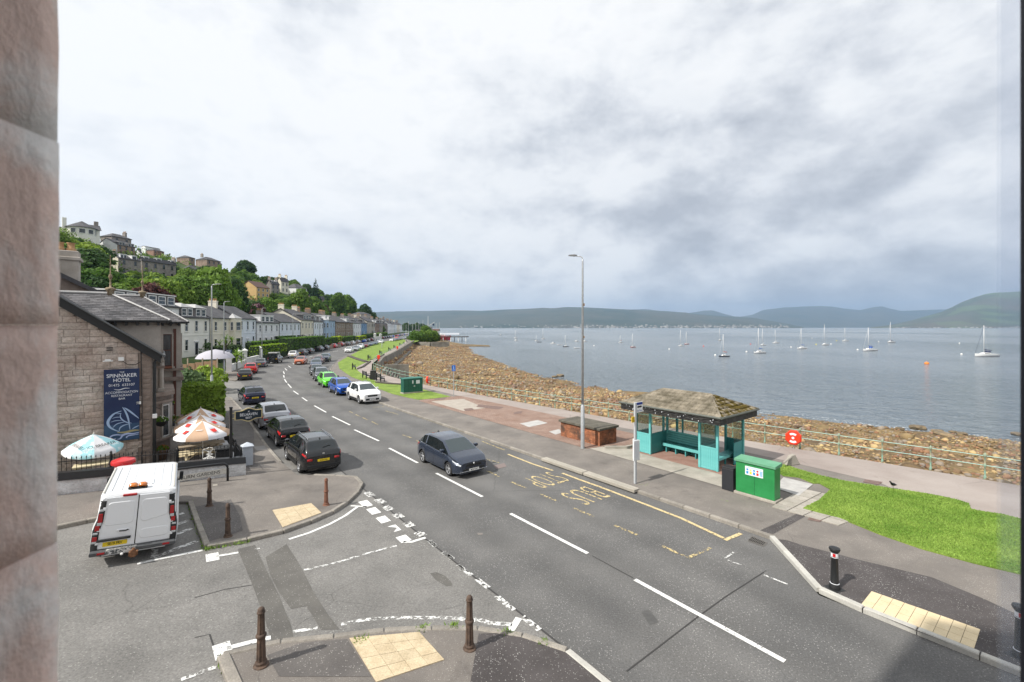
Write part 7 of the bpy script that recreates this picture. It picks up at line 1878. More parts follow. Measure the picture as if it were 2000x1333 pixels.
# ---- hotel forecourt, walls and railings
WHW = MAT('rough white painted wall', (0.52,0.52,0.52), .85, (0.80,0.81,0.82), 2.2, fine=.12, fscale=14, bump=1.2, bscale=5, detail=8)
SLW = 22.35
def wall_run(name, label, s_, t0, t1, h, th, mat, cop=None, ch=.14, n=12, parts='wall'):
 o = thing(name, label, 'wall', (*st(s_, t0), gz(*st(s_, t0))), math.atan2(NV.y, NV.x)); x1 = t1-t0; z0 = gz(*st(s_, t0)); m = MB(); c = MB()
 for i in range(n):
  a, b = x1*i/n, x1*(i+1)/n; za = gz(*st(s_, t0+a))-z0; zb = gz(*st(s_, t0+b))-z0
  if b < a: a, b, za, zb = b, a, zb, za
  m.add([(a,0,za-.3),(b,0,zb-.3),(b,th,zb-.3),(a,th,za-.3),(a,0,za+h),(b,0,zb+h),(b,th,zb+h),(a,th,za+h)], [(4,5,6,7),(0,1,5,4),(2,3,7,6)]+([(1,2,6,5)] if i in (0, n-1) else [])+([(3,0,4,7)] if i in (0, n-1) else []))
  e = .05; c.add([(a,-e,za+h+.002),(b,-e,zb+h+.002),(b,th+e,zb+h+.002),(a,th+e,za+h+.002),(a,.02,za+h+ch),(b,.02,zb+h+ch),(b,th-.02,zb+h+ch),(a,th-.02,za+h+ch)], [(4,5,6,7),(0,1,5,4),(2,3,7,6),(1,2,6,5),(3,0,4,7),(3,2,1,0)])
 m.build('wall_face', mat, o)
 if cop: c.build('coping', cop, o)
 return o
LW = wall_run('garden_wall', 'low white painted wall with sloping black coping and the street name along the side street', SLW, 2.95, -9, .60, .32, WHW, BLACK, .26, 14)
plate = MB(); plate.cbox(-2.95,-.62,-.03,-.006,.26,.50,.006); pl_ = plate.build('street_name_plate', MAT('off-white enamel', (0.70,0.69,0.64), .5, (0.55,0.53,0.48), 9), LW); pl_.location = (0, 0, .04)
me = text_mesh('street_name_lettering', 'ASHBURN GARDENS', .185, INK, sx=.98); o = link('street_name_lettering', me, pl_, loc=(-1.78, -.034, .38), rot=(R(90), 0, 0))
RAILM = BLACK
def railing(name, label, pts, h=.85, sp=.13, z0s=None, r_=.009, finial=True, cat='railing', post=1.9):
 x0, y0 = pts[0]; zb = gz(x0, y0) if z0s is None else z0s; t = thing(name, label, cat, (x0, y0, zb)); bar = MB(); L = [0]
 for i in range(1, len(pts)): L.append(L[-1]+math.dist(pts[i-1], pts[i]))
 n = int(L[-1]/sp); bm_ = MB(); bm_.tube([(0,0,0),(0,0,h)], r_, 5);
 if finial: bm_.lathe([(.009,h),(.022,h+.03),(.004,h+.09)], 5)
 bme_ = bm_.mesh('bar', RAILM); pm = MB(); pm.cbox(-.03,.03,-.03,.03,-.1,h+.10,.008); pm.lathe([(.03,h+.10),(.045,h+.14),(.01,h+.20)], 8); pme = pm.mesh('post', RAILM)
 def g(p): return (gz(*p)-zb if z0s is None else 0)
 rp = []
 for i in range(n+1):
  p = along(pts, i/n); z = g(p); rp.append(((p[0]-x0), (p[1]-y0), z))
  if i < 260: link('bar', bme_, t, loc=rp[-1])
 for zz in (.10, h-.08): m = MB(); m.tube([(x, y, z+zz) for x, y, z in rp[::4]+[rp[-1]]], .016, 5); m.build('rail', RAILM, t)
 k = max(2, int(L[-1]/post))
 for i in range(k+1): p = along(pts, i/k); link('post', pme, t, loc=(p[0]-x0, p[1]-y0, g(p)))
 return t
zt_ = lambda t: gz(*st(SLW+.16, t))
t = railing('railing', 'black spearhead railing standing on the low white wall', [st(SLW+.45, 2.6), st(SLW+.45, -7.5)], h=1.25, z0s=None)
railing('railing', 'black railing between the hotel terrace and the footway', [st(SLW+.6, 2.85), st(SLW+7, 2.95), st(SLW+15.5, 3.05)], h=1.0)
wall_run('terrace_kerb', 'low grey kerb wall under the terrace railing', SLW+7, 2.7, 2.9, .3, .2, CONC)
m = MB()
kb = strip('terrace_kerb_stones', [st(SLW+.6, 2.72), st(SLW+7, 2.78), st(SLW+15.5, 2.9)], .35, .1, MAT('whitewashed kerb', (0.55,0.56,0.58), .8, (0.40,0.40,0.40), 3), h=.32); tag(kb, 'whitewashed low wall along the foot of the terrace railing', 'low wall')
pp = thing('gate_pillar', 'light grey painted pillar with pointed cap at the corner of the terrace', 'pillar', (*st(24.2, 3.25), gz(*st(24.2, 3.25))), math.atan2(NV.y, NV.x))
PG = MAT('pale grey paint', (0.42,0.46,0.52), .6, (0.50,0.54,0.59), 3); m = MB(); m.cbox(-.21,.21,-.21,.21,-.2,.95,.015); m.build('shaft', PG, pp)
m = MB(); m.add([(-.25,-.25,.95),(.25,-.25,.95),(.25,.25,.95),(-.25,.25,.95),(-.25,-.25,1.0),(.25,-.25,1.0),(.25,.25,1.0),(-.25,.25,1.0),(0,0,1.16)],[(0,1,5,4),(1,2,6,5),(2,3,7,6),(3,0,4,7),(4,5,8),(5,6,8),(6,7,8),(7,4,8)]); m.build('cap', PG, pp)
b0 = st(21.75, 2.22); z0 = gz(*b0); hb = thing('hoop_barrier', 'black tubular hoop barrier in front of the street name', 'barrier', (*b0, z0), math.atan2(NV.y, NV.x))
m = MB(); P = [(0,0,-.1),(0,0,.62)]+[(-.22+.22*math.cos(a), 0, .62+.22*math.sin(a)) for a in [R(k) for k in range(15, 91, 15)]]+[(-1.6,0,.90),(-2.1,0,.84),(-2.45,0,.66),(-2.5,0,.5),(-2.5,0,0.1)]; m.tube(P, .045, 8); m.build('hoop', BLACK, hb, True)
gp = st(SLW+.2, 2.42); zb = gz(*gp); bs = thing('pub_sign', 'navy shaped pub sign with gold edge on a black square post', 'sign', (*gp, zb), math.atan2(NV.y, NV.x))
m = MB(); m.cbox(-.05,.05,-.05,.05,.5,2.95,.01); m.cbox(-.065,.065,-.065,.065,2.95,3.03,.02); m.build('post', BLACK, bs)
def shape(w, h, n=28):
 pts = []
 for i in range(n):
  x = -w/2+w*i/(n-1); u = abs(x)/(w/2); y = h/2*(.64+.36*(math.cos(min(1, u/.62)*math.pi)*.5+.5)); pts.append((x, y))
 return pts+[(x, -y) for x, y in pts[::-1]]
def shp(w, h, y0, y1, mat, name):
 p = shape(w, h); n = len(p); m = MB(); m.add([(x, y0, z) for x, z in p]+[(x, y1, z) for x, z in p], [tuple(range(n-1, -1, -1)), tuple(range(n, 2*n))]+[(i, (i+1)%n, n+(i+1)%n, n+i) for i in range(n)]); return m.mesh(name, mat)
GOLD = MAT('gold sign edge', (0.50,0.42,0.22), .4); bd = link('board', shp(1.06,.60,-.03,.03,GOLD,'board'), bs, loc=(.66,0,2.62)); link('board_face', shp(.98,.52,-.036,.036,MAT('dark teal sign', (0.006,0.016,0.028), .3),'board_face'), bd)
m = MB(); m.box(.05,.16,-.015,.015,2.72,2.75); m.box(.05,.16,-.015,.015,2.50,2.53); m.build('bracket', GOLD, bs)
link('lettering', text_mesh('lettering', 'BELHAVEN', .175, SGW, sx=.80), bd, loc=(0,-.039,.01), rot=(R(90),0,0)); link('lettering', text_mesh('lettering', 'BEST', .12, SGW, sx=.95), bd, loc=(0,-.039,-.135), rot=(R(90),0,0))
m = MB(); m.add([(-.05,0,.17),(-.01,0,.13),(0,0,.10),(.01,0,.13),(.05,0,.17),(.02,0,.15),(0,0,.17),(-.02,0,.15)], [(0,1,7),(7,1,2,6),(6,2,3,5),(5,3,4)]); o = m.build('bird_emblem', SGW, bd); o.location = (0,-.039,0)
def parasol(pos, zt, rad, cols_, label, logo, group='terrace parasols', rot=0.0, tilt=(0, 0)):
 g = gz(*pos); t = thing('parasol', label, 'parasol', (*pos, g), rot, group); h = zt-g; n = 8
 t.rotation_euler = (tilt[0], tilt[1], rot)
 for k in range(n):
  a0, a1 = 2*math.pi*k/n, 2*math.pi*(k+1)/n; m = MB(); V = []; rows = 5
  for i in range(rows+1):
   f = i/rows; z = h-.52*f-.06*f*f
   for j in range(4):
    u = j/3; a = a0+(a1-a0)*u; rr = rad*f*(1-.05*math.sin(math.pi*u)); V.append((rr*math.cos(a), rr*math.sin(a), z-.03*f*math.sin(math.pi*u)))
  o_ = len(V)
  for j in range(4): x, y, z = V[rows*4+j]; V.append((x*1.005, y*1.005, z-.13))
  m.add(V, [(i*4+j, (i+1)*4+j, (i+1)*4+j+1, i*4+j+1) for i in range(rows) for j in range(3)]+[(rows*4+j, o_+j, o_+j+1, rows*4+j+1) for j in range(3)])
  p = m.build('canopy_panel', cols_[k % len(cols_)], t, True)
  lg = logo(k)
  if lg:
   am = (a0+a1)/2
   for kind, payload, f, sz, mt in lg:
    def place(v):   # local (u across, v down) to the panel surface
     rr = rad*(f+v[1]); a = am; x = rr*math.cos(a)-v[0]*math.sin(a); y = rr*math.sin(a)+v[0]*math.cos(a); ff = rr/rad; return (x, y, h-.52*ff-.06*ff*ff+.012)
    if kind == 't':
     me = text_mesh('lettering', payload, sz, mt)
     for v in me.vertices: v.co = Vector(place((v.co.x, -v.co.y/rad)))
     link('lettering', me, p)
    else:
     m = MB(); q = payload; m.add([place((a_, b_)) for a_, b_ in q], [tuple(range(len(q)))]); m.build('printed_mark', mt, p)
  m = MB(); m.tube([(0,0,h-.03),(rad*.98*math.cos(a0),rad*.98*math.sin(a0),h-.60)], .010, 4); m.build('rib', WHITE, t)
 m = MB(); m.tube([(0,0,.0),(0,0,h+.02)], .022, 8); m.lathe([(.02,h),(.035,h+.03),(.01,h+.08)], 8); m.build('pole', MAT('parasol pole', (0.60,0.58,0.52), .5), t)
 return t
CANW = MAT('white canvas', (0.74,0.74,0.76), .8); CANA = MAT('aqua canvas', (0.36,0.66,0.72), .8, (0.62,0.78,0.82), 3.5, detail=2, thr=(.48,.52)); CANB = MAT('beige canvas', (0.50,0.34,0.23), .8); REDI = MAT('red print', (0.62,0.04,0.03), .7); GRYI = MAT('grey print', (0.45,0.47,0.55), .7)
cup = [(-.12,-.06),(.12,-.06),(.09,.12),(-.09,.12)]
bar_ = lambda w, v: [(-w, v-.015), (w, v-.015), (w*.9, v+.018), (-w*.95, v+.018)]
def lg_ten(k): return [('q', cup, .66, 0, REDI), ('q', bar_(.14, -.16), .66, 0, GRYI)] if k % 2 else [('q', bar_(.13, 0), .58, 0, CANW)]
def lg_ice(k): return [('t', 'ICE BREAKER', .62, .17, INK)] if k % 2 else []
up = FPX
def on_px(px, D): return ((px-1000)/FPX*D, D)
parasol(on_px(181, 19.4), 2.13, .98, [CANA, CANW], 'aqua and white parasol over the table by the hotel gable', lg_ice, rot=R(-68-22.5), tilt=(R(-7), R(6)))
parasol(on_px(396, 21.0), 2.30, 1.12, [CANB, CANW], 'beige and white parasol with red cup print, nearest of the three terrace parasols', lg_ten, rot=R(-67-22.5))
parasol(on_px(391, 22.6), 2.28, 1.12, [CANB, CANW], 'beige and white parasol, middle one of the three terrace parasols', lg_ten, rot=R(-50-22.5))
parasol(on_px(392, 24.4), 2.28, 1.12, [CANB, CANW], 'beige and white parasol, furthest of the three terrace parasols', lg_ten, rot=R(-50-22.5))
WOOD = MAT('weathered timber', (0.30,0.235,0.16), .85, (0.42,0.35,0.26), 6, mapscale=(.3, 5, 5), fine=.15, orand=.12, bump=.3, bscale=30)
WOODL = MAT('pale new timber', (0.50,0.42,0.26), .8, (0.60,0.52,0.35), 6, mapscale=(.3, 5, 5), fine=.12)
def picnic(pos, label, wood, L=1.9):
 g = gz(*pos)+.1; t = thing('picnic_table', label, 'picnic table', (*pos, g), math.atan2(NV.y, NV.x), 'terrace picnic tables')
 pm = MB(); pm.cbox(-L/2, L/2, -.06, .06, -.02, .02, .006); me = pm.mesh('plank', wood)
 for i in range(5): link('plank', me, t, loc=(0, -.27+i*.135, .75))
 for s_ in (-1, 1):
  for k in (0, 1): link('plank', me, t, loc=(0, s_*(.66+.13*k), .44))
 for x in (-L*.34, L*.34):
  for s_ in (-1, 1): m = MB(); m.tube([(x, s_*.24, .72),(x, s_*.62, 0)], .045, 4); m.build('leg', wood, t)
  m = MB(); m.box(x-.025, x+.025, -.82, .82, .33, .41); m.box(x-.025, x+.025, -.30, .30, .66, .72); m.build('crossbar', wood, t)
  m = MB(); m.tube([(x, 0, .38),(x*.25, 0, .72)], .03, 4); m.build('brace', wood, t)
 return t
picnic(on_px(398, 20.6), 'pale timber picnic table nearest the railing, under the first beige parasol', WOODL)
picnic(on_px(394, 22.3), 'weathered picnic table in the middle of the terrace', WOOD)
picnic(on_px(392, 24.0), 'weathered picnic table furthest along the terrace', WOOD)
t = thing('bench', 'small pale timber table behind the railing under the aqua parasol', 'table', (*on_px(178, 18.6), gz(*on_px(178, 18.6))), math.atan2(NV.y, NV.x)); m = MB(); m.cbox(-.55,.55,-.3,.3,.68,.74,.01); m.build('top', WOODL, t)
for x in (-.45,.45): m = MB(); m.box(x-.04,x+.04,-.25,.25,0,.68); m.build('leg', WOODL, t)
t = thing('storage_box', 'black lidded storage bin behind the terrace railing', 'storage bin', (*on_px(437, 20.2), gz(*on_px(437, 20.2))+.1), math.atan2(NV.y, NV.x)); m = MB(); m.cbox(-.32,.32,-.3,.3,0,.88,.05); m.build('bin_body', PLAST, t); m = MB(); m.cbox(-.36,.36,-.34,.34,.89,.99,.04); m.build('lid', PLAST, t)
t = thing('wire_chair', 'white openwork metal chair beside the black storage bin', 'chair', (*on_px(406, 19.9), gz(*on_px(406, 19.9))+.1), math.atan2(NV.y, NV.x)-.3)
m = MB(); m.cbox(-.24,.24,-.22,.22,.42,.45,.01); m.build('seat', WHITE, t)
for x in (-.22,.22):
 for y in (-.2,.2): m = MB(); m.tube([(x,y,0),(x*.9,y*.9,.43)], .014, 5); m.build('leg', WHITE, t)
m = MB()
for i in range(7): x = -.24+.08*i; m.tube([(x,.22,.45),(-x*.6,.26,.62),(x*.8,.28,.82)], .012, 4)
m.tube([(-.26,.22,.45),(-.25,.28,.84),(0,.29,.92),(.25,.28,.84),(.26,.22,.45)], .016, 5); m.build('backrest', WHITE, t)
def flowers(t, n, rad, cen, cols_, name='flowers', s=.03):
 r_ = random.Random(n)
 for c_ in cols_:
  m = MB()
  for _ in range(n//len(cols_)):
   a = r_.uniform(0, 6.28); e = r_.uniform(-.1, 1.5); q = rad*r_.uniform(.7, 1.05); x, y, z = cen[0]+q*math.cos(a)*math.cos(e), cen[1]+q*math.sin(a)*math.cos(e), cen[2]+q*.7*math.sin(e)
   b = r_.uniform(0, 6.28); d = s*r_.uniform(.7, 1.4); m.add([(x-d*math.cos(b),y-d*math.sin(b),z-d*.6),(x+d*math.cos(b),y+d*math.sin(b),z-d*.4),(x+d*.3,y+d*.2,z+d),(x-d,y,z+d*.5)], [(0,1,2,3)])
  m.build(name, c_, t)
YF = MAT('yellow petals', (0.70,0.50,0.02), .7); WF = MAT('white petals', (0.78,0.78,0.74), .7); RF = MAT('rusty petals', (0.35,0.10,0.04), .7)
def local_hotel(x, y, z): p = st(hs0+y, ht0+x); return (p[0], p[1], z)
def basket(pos, label, r=.27, cols_=(WF,), nm='hanging_basket', nfl=40):
 t = thing(nm, label, 'hanging basket' if nm[0] == 'h' else 'planter', pos); m = MB()
 if nm[0] == 'h': m.lathe([(.05,-.26),(.18,-.20),(r,0),(r+.02,.02)], 14)
 else: m.lathe([(.16,0),(.22,.42),(.25,.45),(.25,.50),(.2,.50)], 14)
 m.build('bowl' if nm[0] == 'h' else 'pot', PLAST if nm[0] == 'h' else MAT('brown pot '+label[:5], (0.13,0.085,0.06), .8), t, True)
 zc_ = .02 if nm[0] == 'h' else .52
 flowers(t, 260, r, (0,0,zc_), [LF['mid'], LF['hedge']], 'leaves', .035); flowers(t, nfl, r*1.04, (0,0,zc_+.03), list(cols_), 'flowers', .03)
 if nm[0] == 'h': m = MB(); m.tube([(0,0,.0),(0,0,.6)], .008, 4); m.tube([(0,0,.6),(-.5,.05,.75)], .012, 4); m.build('bracket', BLACK, t)
 return t
D_ = 22.3; basket((*on_px(315, D_), CAMZ-(828-HZ)/FPX*D_+.12), 'black hanging basket with white flowers on the hotel bay', .30, (WF,))
D_ = 27.8; t = basket((*on_px(325, D_), CAMZ-(790-HZ)/FPX*D_), 'leafy hanging basket with yellow flowers at the second bay', .42, (YF,), nfl=60)
basket((*on_px(318, 22.2), .12), 'brown flower pot with rusty red flowers on the terrace paving', .24, (RF,), 'flower_pot')
D_ = 24.9; basket((*on_px(446, 22.9), 1.15), 'basket with white flowers on the terrace railing', .20, (WF,), nm='hanging_basket')
m = MB(); tb = thing('window_trough', 'trough of mixed flowers under the bay window', 'planter', (*on_px(336, 26.6), .9), math.atan2(DV.y, DV.x)); m.cbox(-.6,.6,-.12,.12,0,.2,.01); m.build('trough', PLAST, tb); flowers(tb, 200, .5, (0,0,.15), [LF['mid']], 'leaves', .05); flowers(tb, 60, .5, (0,0,.2), [YF, RF], 'flowers', .035)
pb = G(241, 962); pb = on_px(241, 15.3); g = gz(*pb)+.1; t = thing('post_box', 'red cylindrical pillar box behind the van', 'post box', (*pb, g)); PBR = paint('pillar box red', (0.55,0.012,0.015), 0, .3, .5)
m = MB(); m.lathe([(.27,0),(.27,.12),(.24,.15),(.235,1.32),(.25,1.36),(.25,1.40)], 24); m.build('pillar', PBR, t, False); m = MB(); m.lathe([(.25,1.40),(.33,1.42),(.335,1.50),(.31,1.55),(.10,1.62),(.01,1.63)], 24); smooth_angle(m.build('cap', PBR, t), 40)
m = MB(); m.cbox(-.12,.12,-.245,-.20,1.24,1.28,.005); m.build('slot', INK, t); m = MB(); m.cbox(-.08,.08,-.25,-.2,1.30,1.36,.01); m.build('plate', WHITE, t)
# ---- bollards
RB = MAT('rusty cast iron', (0.055,0.038,0.030), .75, (0.13,0.085,0.06), 7, bump=.4, bscale=30); RB2 = MAT('bare rusted iron', (0.16,0.07,0.045), .85, (0.22,0.11,0.075), 7, bump=.4, bscale=30)
def iron_bollard(px, py, ztop_py, label, mat):
 p = G(px, py, .1); g = gz(*p)+.1; h = max(.85, min(1.3, (py-ztop_py)/FPX*p[1])); t = thing('bollard', label, 'bollard', (*p, g-.01), 0, 'cast iron bollards'); t.scale = (h/1.1,)*3
 m = MB(); m.lathe([(.14,0),(.135,.03),(.10,.05),(.105,.09),(.085,.12)], 16); m.build('base', mat, t)
 m = MB(); V = []; n = 32
 for z, r in ((.12,.085),(.55,.072)):
  for k in range(n): a = 2*math.pi*k/n; rr = r*(1 if k % 4 < 2 else .86); V.append((rr*math.cos(a), rr*math.sin(a), z))
 for z, r in ((.61,.070),(1.0,.060)):
  for k in range(n): a = 2*math.pi*k/n; rr = r*(1 if k % 4 < 2 else .88); V.append((rr*math.cos(a), rr*math.sin(a), z))
 F = [(q*n+k, q*n+(k+1)%n, (q+1)*n+(k+1)%n, (q+1)*n+k) for q in (0, 2) for k in range(n)]; m.add(V, F); m.build('fluted_shaft', mat, t)
 m = MB(); m.lathe([(.075,.54),(.092,.56),(.095,.59),(.075,.62)], 16); m.build('ring', mat, t, True)
 m = MB(); m.lathe([(.062,.99),(.075,1.01),(.07,1.03),(.06,1.04),(.062,1.07),(.04,1.10),(.01,1.11)], 16); m.build('cap', mat, t, True)
iron_bollard(510,1300,1186,'fluted dark iron bollard at the left of the near footway corner', RB)
iron_bollard(917,1267,1163,'fluted brown iron bollard at the right of the near footway corner', RB)
iron_bollard(409,989,933,'dark iron bollard nearest the street name wall', RB)
iron_bollard(445,1048,983,'dark iron bollard beside the parking bay kerb', RB)
iron_bollard(637,987,934,'rusty reddish bollard behind the buff paving on the far corner', RB2)
def black_bollard(px, py, label):
 p = G(px, py, .1); t = thing('bollard', label, 'bollard', (*p, .1+gz(*p)), .3, 'black plastic bollards'); m = MB(); m.cbox(-.17,.17,-.17,.17,0,.012,.004); m.build('base_plate', PLAST, t)
 m = MB(); m.lathe([(.12,.01),(.115,.10),(.09,.14),(.072,.80),(.078,.81),(.078,.92),(.10,.94),(.125,1.0),(.115,1.03),(.01,1.045)], 20); smooth_angle(m.build('shaft', MAT('black polymer', (0.016,0.017,0.018), .45), t), 40)
 for z0, z1, mt, a0, a1 in ((.82,.91,SGW,0,360),(.825,.905,PBR,160,205)):
  m = MB(); n = 16; r_ = .0795 if mt is SGW else .081
  V = [];
  for k in range(n+1): a = R(a0+(a1-a0)*k/n)+math.pi*.15; V += [(r_*math.cos(a), r_*math.sin(a), z0), (r_*math.cos(a), r_*math.sin(a), z1)]
  m.add(V, [(2*k, 2*k+2, 2*k+3, 2*k+1) for k in range(n)]); m.build('reflective_band', mt, t)
 for z in (.14,.795,.93): m = MB(); m.lathe([(.10 if z < .2 else .08,z),(.103 if z < .2 else .083,z+.006),(.10 if z < .2 else .08,z+.012)], 20); m.build('ring', SGW, t)
black_bollard(1630,1150,'black bollard with red and white band standing left of the buff paving strip')
black_bollard(1993,1284,'black bollard with red and white band at the right edge of the picture')
# ---- lamp columns
def lamp(pos, h, label, ang, arm=.62, zb=None, old=False):
 t = thing('street_lamp', label, 'street lamp', (pos[0], pos[1], gz(*pos)+.1 if zb is None else zb), ang, 'street lamps'); h -= .1
 m = MB(); m.lathe([(.105,0),(.105,2.3),(.075,2.36),(.072,2.4)], 14); smooth_angle(m.build('base_column', STEEL, t), 30)
 m = MB(); m.lathe([(.070,2.36),(.048,h-.15),(.048,h-.05)], 12); m.build('column', STEEL, t, True)
 m = MB(); m.tube([(0,0,h-.1),(0,0,h+.02),(.10,0,h+.10),(arm*.6,0,h+.14)], .03, 8); m.build('arm', STEEL, t, True)
 m = MB(); m.add([(arm*.5,-.06,h+.13),(arm*.5,.06,h+.13),(arm*.7,-.13,h+.12),(arm*.7,.13,h+.12),(arm*1.25,-.10,h+.15),(arm*1.25,.10,h+.15),(arm*.5,-.05,h+.19),(arm*.5,.05,h+.19),(arm*.75,-.10,h+.21),(arm*.75,.10,h+.21),(arm*1.2,-.07,h+.19),(arm*1.2,.07,h+.19)],
  [(0,2,3,1),(2,4,5,3),(6,7,9,8),(8,9,11,10),(0,6,8,2),(2,8,10,4),(1,3,9,7),(3,5,11,9),(4,10,11,5),(0,1,7,6)]); m.build('lantern', MAT('lantern grey '+label[:14], (0.14,0.145,0.15), .4), t)
 return t
to_road = math.atan2(-NV.y, -NV.x)
L1 = lamp(st(16.7, 18.1), 10.45, 'tall galvanised street lamp beside the brick box, nearest the camera', math.pi-.05)
m = MB(); m.cbox(-.10,-.05,-.05,.05,6.0,6.12,.01); m.cbox(-.10,-.05,-.05,.05,7.75,7.9,.01); m.build('band_clip', MAT('rusty clip', (0.22,0.12,0.05), .8), L1)
lamp((-26.5,39.4), 10.35, 'street lamp rising from behind the laurel hedge by the hotel', 0.15)
lamp((-38.7,60.0), 10.0, 'street lamp at the white gate pillar, second from the hotel', .1)
lamp((-47.6,85), 10.2, 'street lamp beside the black off-roader', .1)
for px, D, a, lb in [(572,112,0,'street lamp by the end of the tall clipped hedge'),(624,150,0,'street lamp in front of the light blue house'),(690,205,0,'street lamp by the far white garden wall'),(729,236,0,'street lamp before the far stone pair'),(746,143,math.pi,'street lamp on the lawn, nearer of the two on the grass'),(771,208,math.pi,'street lamp on the lawn, further of the two on the grass'),(672,265,0,'thin distant street lamp in front of the brown sandstone house'),(803,330,math.pi,'distant street lamp on the sea side past the lawn'),(788,300,0,'distant street lamp on the left past the terrace')]:
 lamp(on_px(px, D), 10, lb, a, zb=.05)
# ---- bus stop
p = st(11.55, 15.75); t = thing('bus_stop_pole', 'grey bus stop pole with white flag, yellow notice and timetable case', 'bus stop', (*p, .1), math.atan2(NV.y, NV.x))
GP_ = MAT('grey powder coat', (0.42,0.44,0.46), .5)
m = MB(); m.cbox(-.05,.05,-.04,.04,0,3.42,.01); m.build('pole', GP_, t)
m = MB(); m.cbox(.055,.50,-.012,.012,2.98,3.42,.004); fl = m.build('flag', WHITE, t)
m = MB(); m.box(.07,.49,-.0135,.0135,3.30,3.41); m.build('flag_header', MAT('bus stop blue', (0.01,0.04,0.26), .4), fl)
m = MB(); m.cbox(.14,.42,-.015,.015,3.17,3.27,.02); m.box(.12,.44,-.0145,.0145,3.195,3.215); m.build('bus_symbol', INK, fl)
link('lettering', text_mesh('lettering', 'Bus Stop', .105, MAT('print blue', (0.01,0.05,0.3), .5), sx=.9), fl, loc=(.28,-.0155,3.06), rot=(R(90),0,0))
m = MB(); m.cbox(-.24,-.055,-.01,.01,2.60,2.84,.004); yn = m.build('notice', MAT('notice yellow', (0.75,0.50,0.01), .5), t)
m = MB()
for i in range(5): m.box(-.21,-.09+.02*(i%2),-.0125,-.011,2.80-.04*i-.012,2.80-.04*i)
m.build('notice_print', INK, yn)
m = MB(); m.cbox(-.22,.12,-.10,-.045,1.0,1.86,.02); m.build('timetable_case', MAT('timetable white', (0.66,0.67,0.69), .4), t); m = MB(); m.cbox(.125,.16,-.11,.22,.98,1.84,.01); m.build('timetable_door', WHITE, t)
m = MB()
for i in range(13): m.box(-.17,.07,-.1025,-.1005,1.14+i*.05,1.15+i*.05)
m.build('timetable_print', GRYI, t)
# ---- bus shelter
S0, S1, T0, T1 = 10.15, 14.55, 19.95, 22.45
SHL = thing('bus_shelter', 'turquoise timber bus shelter with hipped mossy tile roof', 'bus shelter', (*st(S0, T0), .12), math.atan2(DV.y, DV.x))
TQ = MAT('turquoise paint', (0.11,0.41,0.41), .5, (0.16,0.50,0.49), 2.5, fine=.08); TQD = MAT('teal paint', (0.045,0.25,0.26), .5, (0.07,0.32,0.32), 2.5, fine=.08)
SG = bpy.data.materials.new('shelter glass'); SG.use_nodes = True; _t = SG.node_tree; _b = _t.nodes['Principled BSDF']; _b.inputs['Base Color'].default_value = (.1,.12,.12,1); _b.inputs['Roughness'].default_value = .05
_tr = N(_t, 'ShaderNodeBsdfTransparent', inp={0: (.86,.90,.89,1)}); _mx = N(_t, 'ShaderNodeMixShader', inp={0: .10}); _t.links.new(_tr.outputs[0], _mx.inputs[1]); _t.links.new(_b.outputs[0], _mx.inputs[2]); _t.links.new(_mx.outputs[0], _t.nodes['Material Output'].inputs[0])
Lx, Ly = S1-S0, T1-T0
def panel(x0, y0, x1, y1, glass=True, hp_=.98, top=2.35, mat=TQ, posts=True):
 """boarded panel with glazing above, from plan point to plan point"""
 d = Vector((x1-x0, y1-y0)); L = d.length; a = math.atan2(d.y, d.x); mtx = Matrix.Translation((x0, y0, 0))@Matrix.Rotation(a, 4, 'Z')
 n = max(2, int(L/.095)); bmm = MB(); bmm.m = mtx
 key = round(L/n, 4)
 for i in range(n):
  b = MB(); b.cbox(.003, L/n-.003, -.018, .018, .06, hp_, .005); o = b.build('board', mat, SHL); o.matrix_local = mtx@Matrix.Translation((L*i/n, 0, 0))
 m = MB(); m.m = mtx; m.box(0, L, -.028, .028, hp_, hp_+.07); m.box(0, L, -.028, .028, top-.09, top); m.box(0, L, -.028, .028, .02, .10); m.build('frame_rail', mat, SHL)
 if glass: m = MB(); m.m = mtx; m.box(.04, L-.04, -.004, .004, hp_+.07, top-.09); m.build('glass_pane', SG, SHL)
def post(x, y, s=.05, top=2.4, mat=TQ): m = MB(); m.cbox(x-s, x+s, y-s, y+s, 0, top, .008); m.build('post', mat, SHL)
pw = .85
for x, y in ((0,0),(pw,0),(Lx-pw,0),(Lx,0),(0,-Ly),(pw,-Ly*.62),(Lx-pw,-Ly*.62),(Lx,-Ly),(pw,-Ly),(Lx-pw,-Ly)): post(x, y)
panel(0, 0, pw, 0); panel(Lx-pw, 0, Lx, 0)                      # front wings
panel(Lx, 0, Lx, -Ly*.55, mat=TQ); panel(Lx-pw, 0, Lx-pw, -Ly*.58, mat=TQD); panel(pw, 0, pw, -Ly*.58, mat=TQD)
panel(pw, -Ly*.62, pw+(Lx-2*pw)/3, -Ly*.62, mat=TQD); panel(pw+(Lx-2*pw)/3, -Ly*.62, pw+2*(Lx-2*pw)/3, -Ly*.62, mat=TQD); panel(pw+2*(Lx-2*pw)/3, -Ly*.62, Lx-pw, -Ly*.62, mat=TQD)
for k in (1, 2): post(pw+(Lx-2*pw)*k/3, -Ly*.62, .035, mat=TQD)
panel(0, -Ly, pw, -Ly, mat=TQD); panel(0, -Ly*.62, 0.02, -Ly, mat=TQD)
